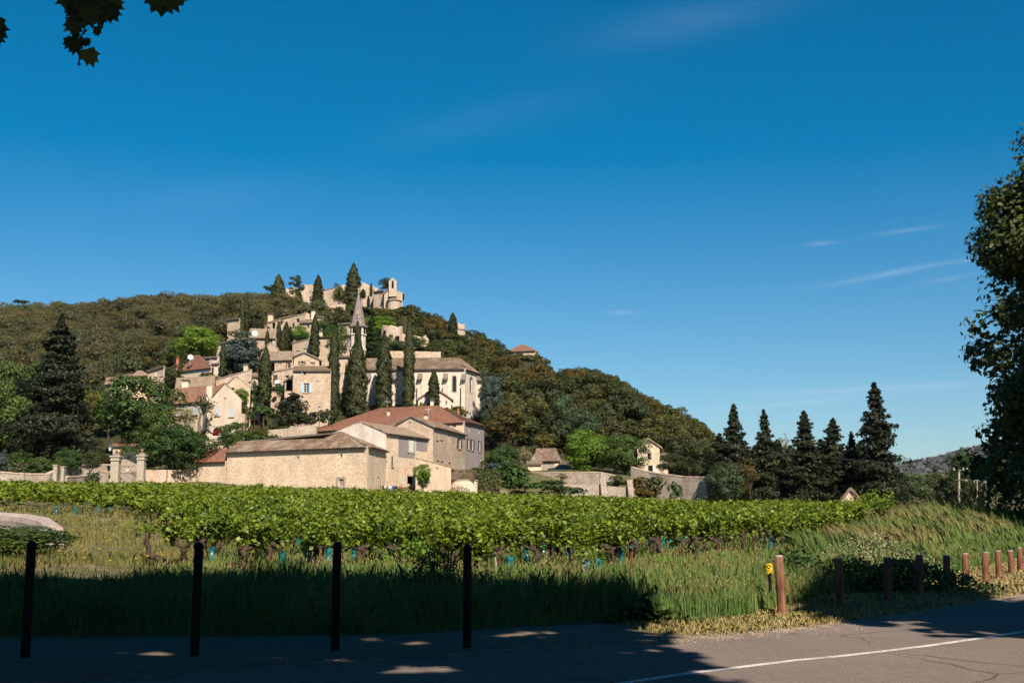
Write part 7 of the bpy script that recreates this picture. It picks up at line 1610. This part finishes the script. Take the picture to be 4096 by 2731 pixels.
sprig('hanging_branch', [(850, 30, 210, -.6), (960, 90, 260, -.2), (1060, 40, 240, .1), (1130, 90, 270, .3), (1240, 50, 260, .5), (1290, 130, 220, .7), (1180, 180, 190, .2), (1000, 170, 220, -.1), (920, 190, 190, -.5), (860, 270, 190, -.8), (900, 340, 160, -.4), (960, 270, 110, .2), (1060, 220, 150, .3), (1145, 345, 130, .3), (830, 490, 150, -.5), (880, 540, 160, -.1), (930, 470, 120, .5), (1005, 490, 130, .8), (1045, 640, 200, .35), (890, 420, 110, 0),
              (1330, 30, 200, 1.0), (800, -40, 220, -.9), (1000, -60, 300, 0), (1200, -60, 300, .3), (1120, -20, 260, .1), (920, -10, 240, -.3), (1060, 140, 240, .1), (1150, 20, 240, -.2), (1000, 30, 260, .3), (1220, 130, 220, .5), (880, 110, 200, -.4)],
      [[(1100, -900, -1), (1080, -300, -.3), (1050, 100), (1015, 280), (980, 380), (940, 450), (936, 620), (930, 745)], [(1020, 270), (1140, 330)], [(975, 385), (1010, 352)], [(1050, 100), (1240, 80)]], [(1010, 357, 17), (990, 390, 15), (925, 635, 17), (955, 680, 18), (928, 753, 20), (1038, 335, 10)])
sprig('hanging_branch', [(1900, 10, 330, .15), (1990, -30, 260, .6), (1850, -40, 240, -.4), (2140, -50, 130, .2)], [[(1500, -900, -1), (1800, -400), (1920, -120), (1900, 0)]], [])
sprig('hanging_branch', [(-60, 330, 260, .9), (-40, 430, 200, .4), (-90, 260, 240, 0)], [[(-500, -500, -1), (-200, 100), (-60, 320), (60, 500)]], [])
# big plane trees on the right side of the picture
def bigplane(x, y, h, r, n, label, sz, seed, top=1.0):
    rng = np.random.default_rng(seed); o = empty('plane_tree', (x, y, h1(x, y)), label, 'plane tree'); Cs = []; Ns = []
    for k in range(120):
        t_ = rng.uniform(.05, 1); R_ = r*(1-.6*max(0, (t_-.8)/.2)**2)*(.80+.2*math.sin(t_*14+seed)); a = rng.uniform(0, 6.283); c = np.array([math.cos(a)*R_*.86, math.sin(a)*R_*.86, 1.0+t_*(h-1.5)]); lr = rng.uniform(.9, 1.9); m_ = int(n/120); q = sph(m_, rng)
        Cs.append(c+q*lr*rng.uniform(.5, 1.05, (m_, 1))*np.array([1.1, 1.1, .8])); Ns.append(q+np.array([0, 0, .4]))
    C = np.concatenate(Cs); V, F = leaves(C, np.concatenate(Ns), sz*rng.uniform(.6, 1.3, len(C)), PALM, .5, None, rng); link('crown', np_mesh('crown', V, F), M['plane'], o)
    mb = MB().tube([(0, 0, -.3), (.1, 0, h*.3), (-.1, .1, h*.6), (0, 0, h*.9)], [.5, .42, .28, .08], 9)
    for k in range(14): a = k*2.4; z0 = h*(.2+k*.05); mb.tube([(0, 0, z0), (math.cos(a)*r*.4, math.sin(a)*r*.4, z0+1), (math.cos(a)*r*.85, math.sin(a)*r*.85, z0+1.6)], [.2, .1, .03], 6, cap=False)
    mb.build('trunk', M['barkgrey'], o)
bigplane(28.2, 55, 21.4, 5.4, 95000, 'huge plane tree filling the right edge with a dark shaded foot', .21, 5)
bigplane(32.5, 68, 17, 6.0, 14000, 'second plane tree in the shade behind the huge one at the right edge', .36, 6)
for c, (x, y) in [((canopy(SH2, 2600, 9, 15, rd, lambda C: C.x > .5*C.y or hid(C))), (17.5, 9))]:
    o = empty('plane_tree', (x, y, 0), 'plane tree right of the camera shading the wooden posts', 'plane tree'); pts = np.array([list(q-Vector((x, y, 0))) for q in c]); V, F = leaves(pts+RNG.normal(0, .12, pts.shape), np.tile([0, 0, 1.], (len(pts), 1)), .5*RNG.uniform(.6, 1.2, len(pts)), PL, .5); link('crown', np_mesh('crown', V, F), M['plane'], o)
    mb = MB().tube([(0, 0, -.3), (.1, .2, 4), (0, .4, 8)], [.45, .36, .25], 9)
    for k in range(9): e = Vector(pts[rd.randrange(len(pts))]); mb.tube([(0, .4, 7.5), Vector((0, .4, 8)).lerp(e, .5), e], [.18, .1, .03], 6, cap=False)
    mb.build('trunk', M['barkgrey'], o)
for k, (x, y) in enumerate([(-34, -14), (-25, -17), (-16, -13), (-7, -16), (2, -13.5), (11, -16), (20, -13), (29, -16), (38, -12), (-43, -10), (-42, 0), (-44, 9), (-26, 3), (-25, 12), (27, 2), (24, 11), (-25, 21), (-33, 31)]):  # unseen trees added to keep sky light off the foreground
    place('broad', 'deep', x, y, 12.5, random.uniform(9, 11), 'added unseen tree around the camera blocking sky light', 'tree', 'tree', 'added sky-blocking trees around the camera')
bigplane(36, 33, 15.5, 6.5, 15000, 'plane tree out of view on the right whose shadow darkens the huge one', .5, 8)
bigplane(32, 41.5, 25, 6.5, 30000, 'plane tree just outside the right edge in front of the huge one', .45, 9)

# ---- the air
hb = MB().box((0, 880, 95), (4000, 1960, 206)); hz = hb.build('haze', [], None)
hm = bpy.data.materials.new('haze_air'); hm.use_nodes = True; hn = NT(hm.node_tree); hn.n.remove(hn.n['Principled BSDF'])
pv = hn.node('ShaderNodeVolumePrincipled'); pv.inputs['Density'].default_value = .000015; pv.inputs['Color'].default_value = (.82, .90, 1, 1); hn.l.new(pv.outputs[0], hn.n['Material Output'].inputs['Volume'])
hz.data.materials.append(hm); tag(hz, kind='stuff')
